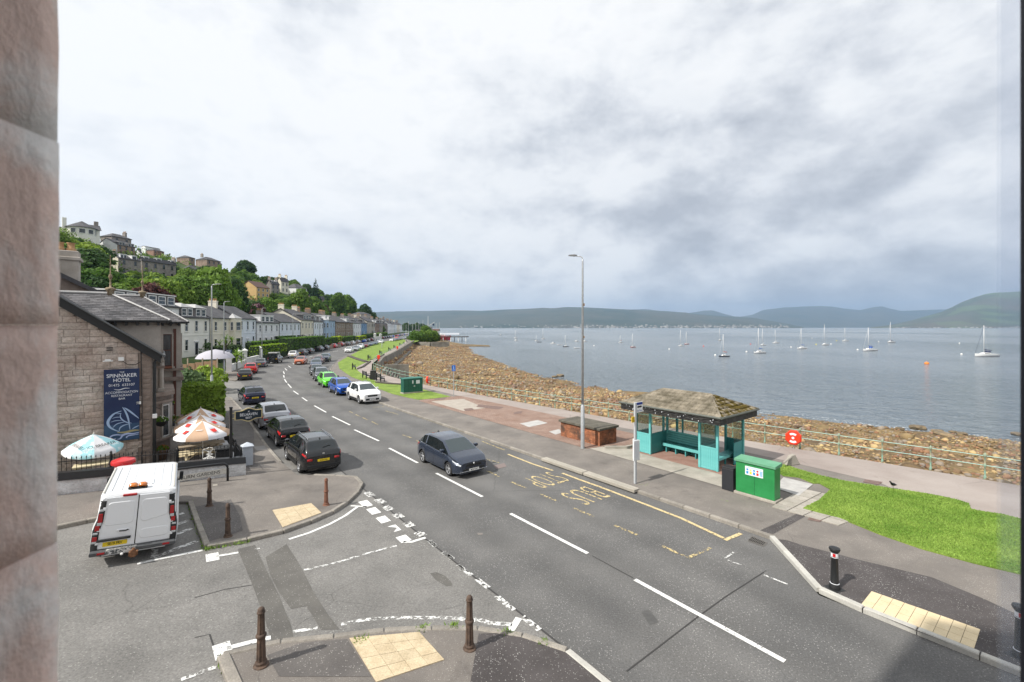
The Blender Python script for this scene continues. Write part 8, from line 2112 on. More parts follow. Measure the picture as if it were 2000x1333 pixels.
def seat(x0, x1, y, dep, nm, z=.45, dirn=1):
 for i in range(4): m = MB(); m.cbox(x0, x1, y+i*dep/4*dirn if dirn > 0 else y-(i+1)*dep/4, (y+(i+1)*dep/4-.012) if dirn > 0 else y-i*dep/4-.012, z-.03, z, .005); m.build('seat_slat', TQ, SHL)
 m = MB(); yy = y+dep if dirn > 0 else y-dep; m.cbox(x0, x1, min(yy, yy+.03*dirn), max(yy, yy+.03*dirn), z-.14, z+.005, .005); m.build('seat_edge', TQ, SHL)
seat(pw+.05, Lx-pw-.05, -Ly*.62+.06, .48, 'a')
for i in range(5): m = MB(); z = .52+i*.115; m.cbox(pw+.05, Lx-pw-.05, -Ly*.62+.045+.012*(4-i), -Ly*.62+.07+.012*(4-i), z, z+.09, .005); m.build('back_slat', TQ, SHL)
for i in range(5): x = pw+.25+i*(Lx-2*pw-.5)/4; m = MB(); m.box(x-.03, x+.03, -Ly*.62+.05, -Ly*.62+.50, 0, .42); m.build('seat_bracket', TQD, SHL)
for i in range(3): m = MB(); m.cbox(.25+i*.15, .385+i*.15, -Ly*.95, -.15, .42, .45, .005); m.build('seat_slat', TQ, SHL)
m = MB(); m.cbox(.20,.245,-Ly*.95,-.15,.33,.452,.005); m.build('seat_edge', TQ, SHL)
for i in range(4): m = MB(); z = .52+i*.12; m.cbox(.70,.73,-Ly*.58,-.1,z,z+.09,.005); m.build('back_slat', TQ, SHL)
for y in (-.3,-Ly*.55,-Ly*.9): m = MB(); m.box(.3,.36,y-.03,y+.03,0,.42); m.build('seat_bracket', TQD, SHL)
ox, oy = .48, .68; zf = 2.42; fx0, fx1, fy0, fy1 = -ox, Lx+ox, -Ly-.42, oy
FAS = MAT('dark weathered fascia', (0.020,0.020,0.021), .7, (0.06,0.058,0.055), 4, fine=.3, fscale=12)
m = MB(); m.box(fx0+.03, fx1-.03, fy0+.03, fy1-.03, zf-.02, zf+.02); rb = m.build('soffit', FAS, SHL)
for (a, b, c, d) in ((fx0,fx1,fy1-.03,fy1),(fx0,fx1,fy0,fy0+.03),(fx0,fx0+.03,fy0+.03,fy1-.03),(fx1-.03,fx1,fy0+.03,fy1-.03)):
 m = MB(); m.box(a, b, c, d, zf-.17, zf+.17); m.build('fascia', FAS, SHL)
GUTM = MAT('green grey gutter', (0.085,0.095,0.085), .6, (0.12,0.13,0.115), 3)
m = MB(); zg = zf+.17
for pts in ([(fx0-.05,fy1+.05,zg),(fx1+.05,fy1+.05,zg)],[(fx0-.05,fy1+.05,zg),(fx0-.05,fy0-.05,zg)],[(fx1+.05,fy1+.05,zg),(fx1+.05,fy0-.05,zg)],[(fx0-.05,fy0-.05,zg),(fx1+.05,fy0-.05,zg)]): m.tube(pts, .055, 6)
m.build('gutter', GUTM, SHL)
m = MB()
rs2 = random.Random(5)
for k in range(4): m.tube([(fx0+(fx1-fx0)*i/30, fy1+.02+.01*k, zf-.10+.06*k+.02*math.sin(i*1.1+k*2)) for i in range(31)], .012, 4)
m.build('string_light_cable', FAS, SHL)
m = MB()
for k in range(26): x = rs2.uniform(fx0+.3, fx1-.3); z = zf+rs2.uniform(-.14,.10); m.cbox(x-.012, x+.012, fy1+.03, fy1+.05, z, z+.05, .004)
m.build('string_light_bulbs', SGW, SHL)['kind'] = 'stuff'
zr_ = 3.38-.12; ym_ = (fy0+fy1)/2; hr = (fy1-fy0)/2-.05; rx0, rx1 = fx0+hr*.78, fx1-hr*.78
TIL = MAT('lichen covered roof tile', (0.105,0.092,0.065), .95, (0.29,0.255,0.20), 1.5, fine=.22, fscale=25, orand=.10, bump=.25, bscale=25, detail=8)
TILM = MAT('mossy roof tile', (0.25,0.215,0.16), .95, (0.095,0.070,0.012), 3.0, fine=.3, fscale=20, orand=.2, bump=.8, bscale=20, thr=(.42,.5))
def tiles(p0, p1, q0, q1, rows, nb, mat):
 """corrugated tiles between an eave p0-p1 and a ridge q0-q1"""
 p0, p1, q0, q1 = map(Vector, (p0, p1, q0, q1)); up_ = ((q0+q1)/2-(p0+p1)/2); ux = (p1-p0).normalized(); uh = (up_-ux*up_.dot(ux)); H = uh.length; uh.normalize(); nn = ux.cross(uh).normalized()
 if nn.z < 0: nn = -nn
 L = (p1-p0).length; a_s = (q0-p0).dot(ux); b_s = (q1-p0).dot(ux); w = L/nb; cnt_ = 0
 for r_ in range(rows):
  f0, f1 = r_/rows, (r_+1)/rows; a0, a1 = a_s*f0, a_s*f1; b0, b1 = L+(b_s-L)*f0, L+(b_s-L)*f1
  k0 = int(a0/w);
  for k in range(k0, nb+1):
   xa, xb = k*w+.004, (k+1)*w-.004
   lo = [max(xa, a0), min(xb, b0)]; hi = [max(xa, a1), min(xb, b1)]
   if lo[1]-lo[0] < .03: continue
   if hi[1] < hi[0]: mid = min(max((a1+b1)/2, lo[0]), lo[1]); hi = [mid, mid]
   m = MB(); V = []; S_ = 6
   for v, xs_, ex in ((f0*H-.03, lo, .075), (f1*H, hi, .020)):
    for i in range(S_+1):
     x = xs_[0]+(xs_[1]-xs_[0])*i/S_; c = .022*(1+math.cos(2*math.pi*(x/w)*2)); V.append(p0+ux*x+uh*v+nn*(ex+c))
   for i in range(S_+1): x = lo[0]+(lo[1]-lo[0])*i/S_; V.append(p0+ux*x+uh*(f0*H-.03)+nn*0)
   F = [(i, i+1, S_+2+i, S_+1+i) for i in range(S_)]+[(2*(S_+1)+i, 2*(S_+1)+i+1, i+1, i) for i in range(S_)]
   m.add(V, F); m.build('roof_tile', mat, SHL, True); cnt_ += 1
 return cnt_
zt0 = zf+.14
nt_ = tiles((fx1,fy1,zt0),(fx0,fy1,zt0),(rx1,ym_,zr_),(rx0,ym_,zr_), 6, 17, TIL)
nt_ += tiles((fx0,fy1,zt0),(fx0,fy0,zt0),(rx0,ym_,zr_),(rx0,ym_,zr_), 6, 11, TILM)
m = MB()
m.add([(fx0,fy0,zt0),(fx1,fy0,zt0),(rx1,ym_,zr_),(rx0,ym_,zr_),(fx1,fy1,zt0)],[(1,0,3,2),(4,1,2)]); m.build('roof_back', TIL, SHL)
m = MB(); m.tube([(rx0,ym_,zr_+.03),(rx1,ym_,zr_+.03)], .07, 6)
for a, b in (((fx0,fy1,zt0),(rx0,ym_,zr_)),((fx0,fy0,zt0),(rx0,ym_,zr_)),((fx1,fy1,zt0),(rx1,ym_,zr_)),((fx1,fy0,zt0),(rx1,ym_,zr_))): m.tube([(a[0],a[1],a[2]+.05),(b[0],b[1],b[2]+.03)], .06, 6)
m.build('ridge_tiles', TIL, SHL)
# ---- brick box
BX = thing('brick_box', 'low red brick box with a concrete slab top behind the lamp column', 'brick box', (*st(16.4, 19.15), .1), math.atan2(DV.y, DV.x))
BRK = MAT('red brick', (0.30,0.105,0.05), .9, (0.40,0.175,0.09), 1.5, fine=.15, fscale=20, island=.25, bump=.4, bscale=40)
_t = BRK.node_tree; _tc = N(_t, 'ShaderNodeTexCoord'); _n = N(_t, 'ShaderNodeTexNoise', inp={'Scale': 1.1, 'Detail': 6, 'Roughness': .7}); _t.links.new(_tc.outputs['Object'], _n.inputs[0]); _r = ramp(_t, [(.46, g3(0)), (.62, g3(.85))], _n.outputs[0]); _t.links.new(mixc(_t, _r.outputs[0], base_socket(BRK), (.055,.045,.038)), _t.nodes['Principled BSDF'].inputs['Base Color'])
lx, ly, hz_ = 3.05, 1.45, .86
m = MB(); m.box(.02, lx-.02, -ly+.02, -.02, 0, hz_); m.build('mortar_core', MAT('mortar', (0.22,0.19,0.16), .95), BX)
m = MB()
for r_ in range(int(hz_/.075)):
 z = r_*.075+.004; o_ = .1125*(r_ % 2)
 for (x0, y0, dx, dy, L_) in ((0,0,1,0,lx),(0,0,0,-1,ly),(0,-ly,1,0,lx),(lx,0,0,-1,ly)):
  x = -o_
  while x < L_:
   a, b = max(0, x+.005), min(L_, x+.215); x += .225
   if b-a < .02: continue
   if dx: m.box(a, b, y0-.02 if y0 == 0 else y0, y0 if y0 == 0 else y0+.02, z, z+.065)
   else: m.box(x0-.0 if x0 == 0 else x0-.02, x0+.02 if x0 == 0 else x0, -b-.002, -a-.002, z, z+.065)
m.build('bricks', BRK, BX)['kind'] = 'stuff'
m = MB(); m.cbox(-.10, lx+.10, -ly-.10, .10, hz_, hz_+.13, .015); m.build('slab_top', MAT('mossy dark concrete', (0.075,0.068,0.055), .95, (0.135,0.125,0.10), 2, fine=.2, fscale=20), BX)
m = MB(); m.cbox(-.2,.22,-ly*.5,1.0,-.02,.12,.03);
strp = strip('edging_kerb', [st(15.9,19.0), st(15.2,19.9), st(14.9,22.8)], .16, .1, CONC, h=.14); tag(strp, 'low concrete edging between the brick box and the shelter floor', 'kerb')
# ---- cabinets and bin
def cabinet(pos, ang, w, d, h, mat, matl, label, plinth=.0, cat='cabinet'):
 t = thing('utility_cabinet', label, cat, (*pos, .1), ang, 'green utility cabinets'); m = MB(); m.cbox(-.06, w+.06, -.06, d+.06, 0, .10+plinth, .01); m.build('plinth', CONC, t)
 z = .10+plinth; m = MB(); m.cbox(0, w, 0, d, z, h-.12, .012); m.build('cabinet_body', mat, t)
 m = MB(); m.add([(-.05,-.05,h-.12),(w+.05,-.05,h-.12),(w+.05,d+.05,h-.12),(-.05,d+.05,h-.12),(-.05,-.05,h-.03),(w+.05,-.05,h-.03),(w+.05,d+.05,h+.02),(-.05,d+.05,h+.02)],[(0,1,5,4),(1,2,6,5),(2,3,7,6),(3,0,4,7),(4,5,6,7),(3,2,1,0)]); m.build('lid', matl, t)
 return t
GRN = MAT('green cabinet paint', (0.018,0.20,0.055), .45, (0.028,0.25,0.075), 2, fine=.08); GRL = MAT('faded green lid', (0.10,0.29,0.17), .6, (0.14,0.33,0.21), 3)
cb = cabinet(st(8.42, 18.02), math.atan2(-DV.y, -DV.x), 1.42, .52, 1.42, GRN, GRL, 'bright green metal cabinet with a white safety notice, right of the shelter')
m = MB(); m.cbox(.36,1.02,-.012,-.002,.84,1.18,.002); pn = m.build('notice_board', SGW, cb)
for i, c_ in enumerate([(.02,.25,.60),(.75,.60,.02),(.02,.25,.60),(.65,.03,.02)]):
 mm = MAT('notice colour %d' % i, c_, .5); m = MB(); x = .40+i*.125
 if i == 1: m.add([(x,-.0135,1.02),(x+.09,-.0135,1.02),(x+.045,-.0135,1.09)],[(0,1,2)])
 elif i == 3: m.add([(x+.045+.045*math.cos(a)*.0+.043*math.cos(a),-.0135,1.055+.04*math.sin(a)) for a in [k*.785 for k in range(8)]],[tuple(range(8))])
 else: m.add([(x+.045+.043*math.cos(a),-.0135,1.055+.04*math.sin(a)) for a in [k*.785 for k in range(8)]],[tuple(range(8))])
 m.box(x+.005,x+.085,-.0138,-.0128,.89,.99); m.build('pictogram', mm, pn)
m = MB();
for i in range(4): m.box(.90,1.0,-.0138,-.0128,.90+.05*i,.935+.05*i)
m.box(.40,.98,-.0138,-.0128,1.125,1.135); m.box(.42,.96,-.0138,-.0128,1.145,1.150); m.build('notice_lines', MAT('notice blue', (0.15,0.40,0.65), .5), pn)
m = MB(); m.box(.70,.706,-.004,.0,.12,1.28); m.build('door_gap', SEAM, cb)
DG = MAT('dark green cabinet paint', (0.012,0.085,0.062), .5, (0.02,0.115,0.085), 2)
c2 = cabinet(st(41.0, 18.85), math.atan2(NV.y, NV.x), 2.05, .7, 1.55, DG, MAT('dark green lid', (0.03,0.15,0.12), .6), 'dark green cabinet on the lawn by the railing', .05)
m = MB(); m.box(1.32,1.72,-.008,-.001,.95,1.30); m.box(.90,1.02,-.008,-.001,.98,1.30); m.box(1.05,1.22,-.008,-.001,.70,.76); m.build('label', SGW, c2)
for x in (.5,1.02,1.55): m = MB(); m.box(x,x+.008,-.005,0,.2,1.4); m.build('door_gap', SEAM, c2)
t = thing('litter_bin', 'black square litter bin against the bright green cabinet', 'litter bin', (*st(8.75, 18.22), .1), math.atan2(DV.y, DV.x)); m = MB(); m.cbox(-.23,.23,-.22,.22,0,.88,.02); m.build('bin_body', MAT('charcoal plastic', (0.025,0.027,0.032), .5), t); m = MB(); m.cbox(-.235,.235,-.225,.225,.885,.93,.015); m.build('bin_lid', PLAST, t)
t = thing('stub_wall', 'lichen covered concrete stub with sloping rail at the lawn corner', 'concrete stub', (*G(1548, 912), .12), .3); m = MB(); m.add([(-.45,-.1,0),(.35,-.1,0),(.35,.12,0),(-.45,.12,0),(-.15,-.08,.42),(.08,-.08,.46),(.08,.10,.46),(-.15,.10,.42)],[(0,1,5,4),(1,2,6,5),(2,3,7,6),(3,0,4,7),(4,5,6,7)]); m.build('block', CONC, t); m = MB(); m.tube([(0,0,.42),(-.85,-.25,.20)], .05, 6); m.build('rail_stub', CONC, t)
t = thing('path_sign', 'small blue sign on a thin pole beside the promenade', 'sign', (*G(886, 778), .1), R(15)); m = MB(); m.tube([(0,0,0),(0,0,3.05)], .035, 8); m.build('pole', STEEL, t); m = MB(); m.cbox(-.17,.17,-.045,-.035,2.45,3.0,.004); s_ = m.build('plate', MAT('sign blue', (0.01,0.13,0.50), .4), t)
m = MB(); m.lathe([(.03,0),(.03,.01)], 8, (0,-.05,2.86), 'y'); m.box(-.02,.02,-.048,-.046,2.66,2.82); m.box(-.10,.10,-.048,-.046,2.55,2.58); m.build('pictogram', SGW, s_)
# ---- promenade railing
AQ = MAT('pale green railing paint', (0.26,0.46,0.40), .5, (0.36,0.56,0.50), 3); AQR = MAT('rusty pale green paint', (0.22,0.38,0.30), .6, (0.30,0.24,0.15), 5, thr=(.45,.6))
FN = thing('promenade_railing', 'pale green two-rail railing along the promenade above the beach', 'railing', (21.2, 19.2, 0))
post_m = MB(); post_m.lathe([(.055,-.3),(.05,.10),(.032,.14),(.032,.52),(.048,.54),(.048,.62),(.030,.64),(.030,.94),(.055,.96),(.055,1.06),(.03,1.10),(.01,1.14)], 10); PM = post_m.mesh('post', AQR, True)
fl_ = [FENCE[i] for i in range(1, 12)]; L = [0]
for i in range(1, len(fl_)): L.append(L[-1]+math.dist(fl_[i-1], fl_[i]))
n = int(L[-1]/1.72); prev = None
for i in range(n+1):
 p = along(fl_, i/n); link('post', PM, FN, loc=(p[0]-21.2, p[1]-19.2, gz(*p)+.05))
 q = (p[0]-21.2, p[1]-19.2)
 if prev and i < 300:
  for z in (.58, 1.0): m = MB(); m.tube([(prev[0], prev[1], z+.05),(q[0], q[1], z+.05)], .016, 6); m.build('rail', AQ, FN)
 prev = q
F2 = thing('promenade_railing', 'thin pale green railing on top of the concrete sea wall', 'railing', (-24.8, 80, .0)); prev = None
f2 = FENCE[11:15]; L2_ = sum(math.dist(f2[i], f2[i+1]) for i in range(len(f2)-1)); n = int(L2_/3)
pm2 = MB(); pm2.tube([(0,0,.5),(0,0,1.25)], .03, 6); PM2 = pm2.mesh('post', AQR)
for i in range(n+1):
 p = along(f2, i/n); q = (p[0]+24.8, p[1]-80); link('post', PM2, F2, loc=(q[0], q[1], 0))
 if prev: m = MB(); m.tube([(prev[0],prev[1],1.2),(q[0],q[1],1.2)], .03, 5); m.tube([(prev[0],prev[1],.85),(q[0],q[1],.85)], .025, 5); m.build('rail', AQ, F2)
 prev = q
SW = MAT('sea wall concrete', (0.13,0.12,0.10), .9, (0.24,0.225,0.195), .5, fine=.15, fscale=6, bump=.6, bscale=5, detail=9)
def wall_line(pts, top, bot, w, name, mat, batter=.5):
 m = MB(); P = [Vector(p) for p in pts]
 for i in range(len(P)-1):
  a, b = P[i], P[i+1]; d = (b-a).normalized(); nn = Vector((d.y, -d.x))
  n0 = nn; m.add([(a.x,a.y,top),(a.x+nn.x*w,a.y+nn.y*w,top),(b.x+nn.x*w,b.y+nn.y*w,top),(b.x,b.y,top),(a.x,a.y,bot),(a.x+nn.x*(w+batter),a.y+nn.y*(w+batter),bot),(b.x+nn.x*(w+batter),b.y+nn.y*(w+batter),bot),(b.x,b.y,bot)],
   [(0,1,2,3),(1,5,6,2),(3,7,4,0),(0,4,5,1),(2,6,7,3)])
 return m.build(name, mat)
tag(wall_line([(-24.2,80),(-27.0,92),(-31.2,120),(-38.0,160),(-46.5,210)], .52, -3.4, .55, 'sea_wall', SW), 'long curved grey concrete sea wall with a flat top below the lawn', 'sea wall')
tag(wall_line([(-23.2,79.5),(-26.2,92),(-30.2,118),(-36.6,155)], -1.5, -3.6, 1.6, 'sea_wall_footing', SW, .4), 'broken stepped footing along the bottom of the sea wall', 'footing')
tag(wall_line([(-46.5,210),(-38,208),(-30,212)], -.2, -3.6, .6, 'sea_wall', SW), 'far cross wall closing the end of the concrete sea wall', 'sea wall')
t = thing('beach_steps', 'concrete steps going down from the promenade to the rocks', 'steps', (-21.0, 72, 0));
for i in range(9): m = MB(); m.box(.2+i*.38, .2+(i+1)*.38, -2.2, 3.5, -3, -.1-i*.26); o = m.build('step', SW, t)
t.rotation_euler = (0, 0, R(12))
m = MB(); m.box(.2, 4.2, 3.5, 4.1, -3.4, .35); m.build('side_wall', SW, t)
def lifering(pos, z, label, ang):
 t = thing('life_ring', label, 'life ring', (*pos, z), ang, 'life ring housings'); m = MB(); P = [(.40*math.cos(k*math.pi/4+.39), .42*math.sin(k*math.pi/4+.39)) for k in range(8)]
 m.add([(x,-.07,y) for x, y in P]+[(x*.86,-.13,y*.86) for x, y in P]+[(x,.06,y) for x, y in P], [tuple(range(15, 7, -1)), tuple(range(16, 24))]+[(k,(k+1)%8,8+(k+1)%8,8+k) for k in range(8)]+[(16+k,16+(k+1)%8,(k+1)%8,k) for k in range(8)]); m.build('housing', PBR2, t)
 m = MB()
 for a0, a1, r0, r1 in ((50,130,.16,.27),(230,310,.16,.27)):
  V = [];
  for k in range(7): a = R(a0+(a1-a0)*k/6); V += [(r0*math.cos(a),-.134,r0*math.sin(a)),(r1*math.cos(a),-.134,r1*math.sin(a))]
  m.add(V, [(2*k,2*k+1,2*k+3,2*k+2) for k in range(6)])
 m.add([(.07*math.cos(k*.785),-.134,.07*math.sin(k*.785)) for k in range(8)], [tuple(range(8))]); m.build('white_mark', SGW, t)
 m = MB(); m.tube([(0,.08,-z-.1),(0,.08,.3)], .03, 6); m.build('post', STEEL, t)
PBR2 = MAT('life ring red', (0.72,0.045,0.015), .4)
p = G(1543, 878); lifering((p[0]+.0, p[1]-.3), .72, 'large red life ring housing on the railing right of the shelter', R(-42))
lifering(on_px(835, 50.8), .72, 'red life ring housing beside the dark green cabinet', R(80))
for px, py, lb in ((739.5,711,'small red life ring post on the promenade above the steps'),(776,688,'far small red life ring post on the sea wall promenade')):
 D = CAMZ*FPX/(py-HZ); t = thing('life_ring_post', lb, 'life ring post', (*on_px(px, D), .1)); m = MB(); m.tube([(0,0,0),(0,0,1.5)], .06, 6); m.build('post', PBR2, t); m = MB(); m.cbox(-.25,.25,-.1,.1,.8,1.5,.05); m.build('housing', PBR2, t)
bm_ = MB()
def park_bench(px, py, ang, label):
 D = CAMZ*FPX/(py-HZ); t = thing('park_bench', label, 'bench', (*on_px(px, D), .12), ang, 'black park benches')
 for i in range(3): m = MB(); m.cbox(-.9,.9,-.2+i*.15,-.07+i*.15,.42,.46,.01); m.build('seat_slat', BLACK, t)
 for i in range(3): m = MB(); m.cbox(-.9,.9,.27,.31,.52+i*.14,.63+i*.14,.01); m.build('back_slat', BLACK, t)
 for x in (-.8,.8):
  m = MB(); m.box(x-.04,x+.04,-.2,-.12,0,.44); m.box(x-.04,x+.04,.22,.33,0,.95); m.box(x-.04,x+.04,-.22,.3,.60,.66); m.box(x-.04,x+.04,-.2,.3,.36,.42); m.build('leg', BLACK, t)
for px, py, a, lb in [(716,741,R(-56),'black park bench left of the litter bin on the near lawn'),(744,746.5,R(-56),'black park bench right of the litter bin on the near lawn'),(692,723,R(-72),'black park bench at the narrow neck of the lawn'),(722,704,R(-79),'black park bench at the end of the lawn steps'),(744,693,R(-79),'black park bench on the lawn edge, third along the promenade'),(761,686,R(-79),'black park bench on the lawn edge, fourth along the promenade'),(771,681,R(-79),'black park bench on the lawn edge, fifth along'),(782,676,R(-79),'black park bench on the lawn edge, sixth along'),(789,673,R(-79),'black park bench on the lawn edge, seventh along'),(795,669.5,R(-79),'furthest black park bench on the lawn edge')]: park_bench(px, py, a+math.pi, lb)
D = CAMZ*FPX/(743.5-HZ); t = thing('litter_bin', 'dark litter bin between two park benches', 'litter bin', (*on_px(729, D), .12)); m = MB(); m.cbox(-.3,.3,-.3,.3,0,1.05,.03); m.build('bin_body', PLAST, t); m = MB(); m.cbox(-.33,.33,-.33,.33,1.06,1.14,.03); m.build('bin_lid', PLAST, t)
for q, nm, lb in (([(682,697),(690,700.5),(703,705),(716,709)], 'lawn_steps', 'flight of low dark steps crossing the lawn'), ([(723,708),(708,719),(700,722)], 'lawn_edging', 'dark edging where the lawn meets the promenade'), ([(750,694),(736,702)], 'lawn_edging', 'short dark edging further along the lawn'), ([(735,750),(760,752.5),(784,754)], 'lawn_edging', 'straight dark edging between the near lawn and the promenade')):
 pts = [(( px-1000)/FPX*CAMZ*FPX/(py-HZ), CAMZ*FPX/(py-HZ)) for px, py in q]; o = strip(nm, pts, .35 if 'edging' in nm else 1.0, .1, MAT('dark kerb '+lb[:6], (0.075,0.065,0.055), .9), h=.16); tag(o, lb, 'edging' if 'edging' in nm else 'steps')
p = G(1744, 962); t = thing('crow', 'black crow standing on the edge of the lawn', 'crow', (*p, .14), R(200)); CR = MAT('crow feathers', (0.015,0.015,0.018), .5)
m = MB(); m.tube([(-.26,0,.14),(-.16,0,.16),(-.05,0,.19),(.06,0,.22),(.12,0,.27),(.15,0,.31),(.19,0,.33)], .03, 8); bm2 = MB()
prof = [(-.24,.012,.13),(-.16,.035,.15),(-.05,.062,.18),(.05,.060,.20),(.11,.040,.25),(.145,.034,.30),(.18,.030,.315),(.205,.012,.31),(.25,.004,.30)]
V = [];
for x, r_, z in prof:
 for k in range(10): a = 2*math.pi*k/10; V.append((x, r_*math.cos(a), z+r_*math.sin(a)))
bm2.add(V, [(i*10+k, i*10+(k+1)%10, (i+1)*10+(k+1)%10, (i+1)*10+k) for i in range(len(prof)-1) for k in range(10)]); bm2.build('body', CR, t, True)
for s_ in (-.025,.025): m = MB(); m.tube([(.0,s_,.13),(.01,s_,0),(.05,s_,0)], .006, 5); m.build('leg', CR, t)
# ---- garden walls and gates on the left
GWALL = MAT('white garden wall', (0.58,0.58,0.56), .8, (0.72,0.72,0.70), 1, fine=.08)
def gpt(px, py): D = (CAMZ)*FPX/(py-HZ); return ((px-1000)/FPX*D, D)
gw = [gpt(447,728), gpt(478,716), gpt(507,707.5), gpt(545,699)]
def block_wall(pts, h, w, label, mat, z0=0.0, name='garden_wall', cop=True):
 p0 = pts[0]; t = thing(name, label, 'wall', (p0[0], p0[1], z0)); m = MB(); c = MB()
 for i in range(len(pts)-1):
  a = Vector(pts[i])-Vector(p0); b = Vector(pts[i+1])-Vector(p0); d = (b-a).normalized(); nn = Vector((-d.y, d.x))*w/2; e = nn*1.35
  m.prism([tuple(a+nn), tuple(b+nn), tuple(b-nn), tuple(a-nn)], -.5, h); c.prism([tuple(a+e), tuple(b+e), tuple(b-e), tuple(a-e)], h+.001, h+.12)
 m.build('wall_face', mat, t)
 if cop: c.build('coping', mat, t)
 return t
def gpillar(p, h, label, mat=GWALL, w=.35, grp='white gate pillars'):
 t = thing('gate_pillar', label, 'pillar', (p[0], p[1], 0), EA-math.pi/2+.35, grp); m = MB(); m.cbox(-w,w,-w,w,-.3,h,.02); m.build('shaft', mat, t)
 m = MB(); k = w+.12; m.add([(-k,-k,h),(k,-k,h),(k,k,h),(-k,k,h),(-k,-k,h+.14),(k,-k,h+.14),(k,k,h+.14),(-k,k,h+.14),(0,0,h+.5)],[(3,2,1,0),(0,1,5,4),(1,2,6,5),(2,3,7,6),(3,0,4,7),(4,5,8),(5,6,8),(6,7,8),(7,4,8)]); m.build('cap', mat, t)
block_wall(gw[0:2], 1.0, .3, 'white garden wall with black railing between the first gate pillars', GWALL); block_wall(gw[1:3], 1.25, .3, 'white garden wall below the golden hedge', GWALL); block_wall(gw[2:], 1.3, .3, 'white garden wall behind the black off-roader', GWALL)
gpillar(gw[0], 2.5, 'white gate pillar nearest the hotel'); gpillar(gw[1], 2.6, 'white gate pillar where the golden hedge begins'); gpillar((gw[1][0]-1.9, gw[1][1]+1.3), 2.4, 'white gate pillar set back behind the second one'); gpillar(gw[2], 2.6, 'white gate pillar beside the second street lamp column')
railing('railing', 'black railing panel on the white garden wall', [(gw[0][0]+.5*(gw[1][0]-gw[0][0])*.2, gw[0][1]+1), (gw[1][0]+.3, gw[1][1]-.8)], h=1.0, sp=.22, z0s=1.1)
block_wall(off_line(136, 190, 9.3, 4), .9, .3, 'low brown garden wall past the tall hedge', WM['stone'])
block_wall(off_line(222, 238, 10.5), 1.8, .3, 'far white garden wall with gateway', GWALL)
gpillar(off_line(220, 222, 10.5)[0], 3.2, 'far white gate pillar, left one', w=.5, grp='far gate pillars'); gpillar(off_line(239, 240, 10.5)[0], 2.8, 'far white gate pillar, right one', w=.5, grp='far gate pillars')
t = thing('brushwood_screen', 'brown brushwood fence panels bowed along the garden beyond the laurel hedge', 'fence', (-38.6, 56.5, .1)); BW = MAT('brushwood', (0.20,0.12,0.07), .95, (0.30,0.20,0.12), 4, mapscale=(6,6,.5), bump=.6, bscale=20)
for i in range(7): m = MB(); x = -i*.95+.2; y = .9+i*.10-i*i*.03; m.cbox(x-.46,x+.46,y-.05,y+.05,0,2.3-.12*i,.02); m.build('screen_panel', BW, t)
for i in range(4): m = MB(); x = -i*1.9+.7; m.box(x-.05,x+.05,.85,.98,0,2.6); m.build('screen_post', WOOD, t)
t = thing('parasol', 'large grey white parasol behind the brushwood screen', 'parasol', (-40.2, 60.5, .2)); m = MB(); m.lathe([(2.3,2.3),(1.9,2.85),(1.1,3.25),(.05,3.5)], 12, caps=False); m.build('canopy', MAT('grey canopy', (0.42,0.41,0.46), .8), t, True); m = MB(); m.tube([(0,0,0),(0,0,3.4)], .04, 6); m.build('pole', WOOD, t)
t = thing('house_sign', 'small navy board sign in the cream house garden', 'sign', (*on_px(446.5, 70), 2.6), R(5)); m = MB(); m.cbox(-.45,.45,-.02,.02,0,.55,.01); o = m.build('board', NAVY, t); m = MB(); m.box(-.33,.33,-.024,-.021,.34,.42); m.box(-.28,.28,-.024,-.021,.18,.24); m.build('sign_lines', GRYI, o)
for x in (-.38,.38): m = MB(); m.tube([(x,0,-2.2),(x,0,0)], .03, 5); m.build('post', WOOD, t)
# ---- headland: mast, clubhouse, pier and ferry
t = thing('flag_mast', 'tall white flag mast with yard arm beyond the headland bushes', 'mast', (*on_px(836, 250), 0)); m = MB(); m.tube([(0,0,0),(0,0,13)], .16, 8, .08); m.build('mast', WHITE, t); m = MB(); m.tube([(-2.2,0,5.6),(3.6,0,9.6)], .09, 6); m.build('gaff', WHITE, t); m = MB(); m.box(2.6,3.5,-.02,.02,7.6,8.6); m.build('flag', NAVY, t)
def sbox(name, label, px, D, w, d, h, z, mat, roofm=None, rise=1.5, ang=0):
 p = on_px(px, D); t = thing(name, label, 'building', (p[0], p[1], z), ang); m = MB(); m.box(0, w, 0, d, -3, h); m.build('wall', mat, t);
 if roofm: m = MB(); gable_roof(m, 0, w, 0, d, h, rise, .3); m.build('roof', roofm, t)
 for i in range(int(w/3)): put_window(t, 1.5+i*3, .8, 1.2, 1.3, FRW, detail=1)
 return t
sbox('clubhouse', 'low white clubhouse beyond the headland bushes', 812, 300, 9, 7, 3.2, -.5, WM['white'], SLATE2, 2.4, R(20)); sbox('boat_shed', 'brown gabled shed behind the headland bushes', 821, 310, 8, 7, 4.0, 0, WM['stone'], SLATE2, 3.0, R(10)); sbox('pier_office', 'white building with red trim at the root of the pier', 838, 340, 7, 7, 4.5, -.5, WM['white'], SLATEB, 1.5)
WDK = MAT('pier timber', (0.05,0.045,0.04), .9); t = thing('pier', 'low dark timber pier with piles off the headland', 'pier', (*on_px(848, 320), -3.5)); m = MB(); m.box(0,24,0,9,3.0,3.5); m.build('pier_deck', WDK, t)
for i in range(9): m = MB(); m.tube([(1+i*2.7,.4,-1),(1+i*2.7,.4,3.0)], .25, 6); m.build('pile', WDK if i % 2 else WHITE, t)
t = thing('ferry', 'red and white passenger ferry lying at the pier', 'ferry', (*on_px(860, 352), -3.5), R(-4)); t.scale = (.62, .62, .62); FR = MAT('ferry red', (0.42,0.03,0.05), .5)
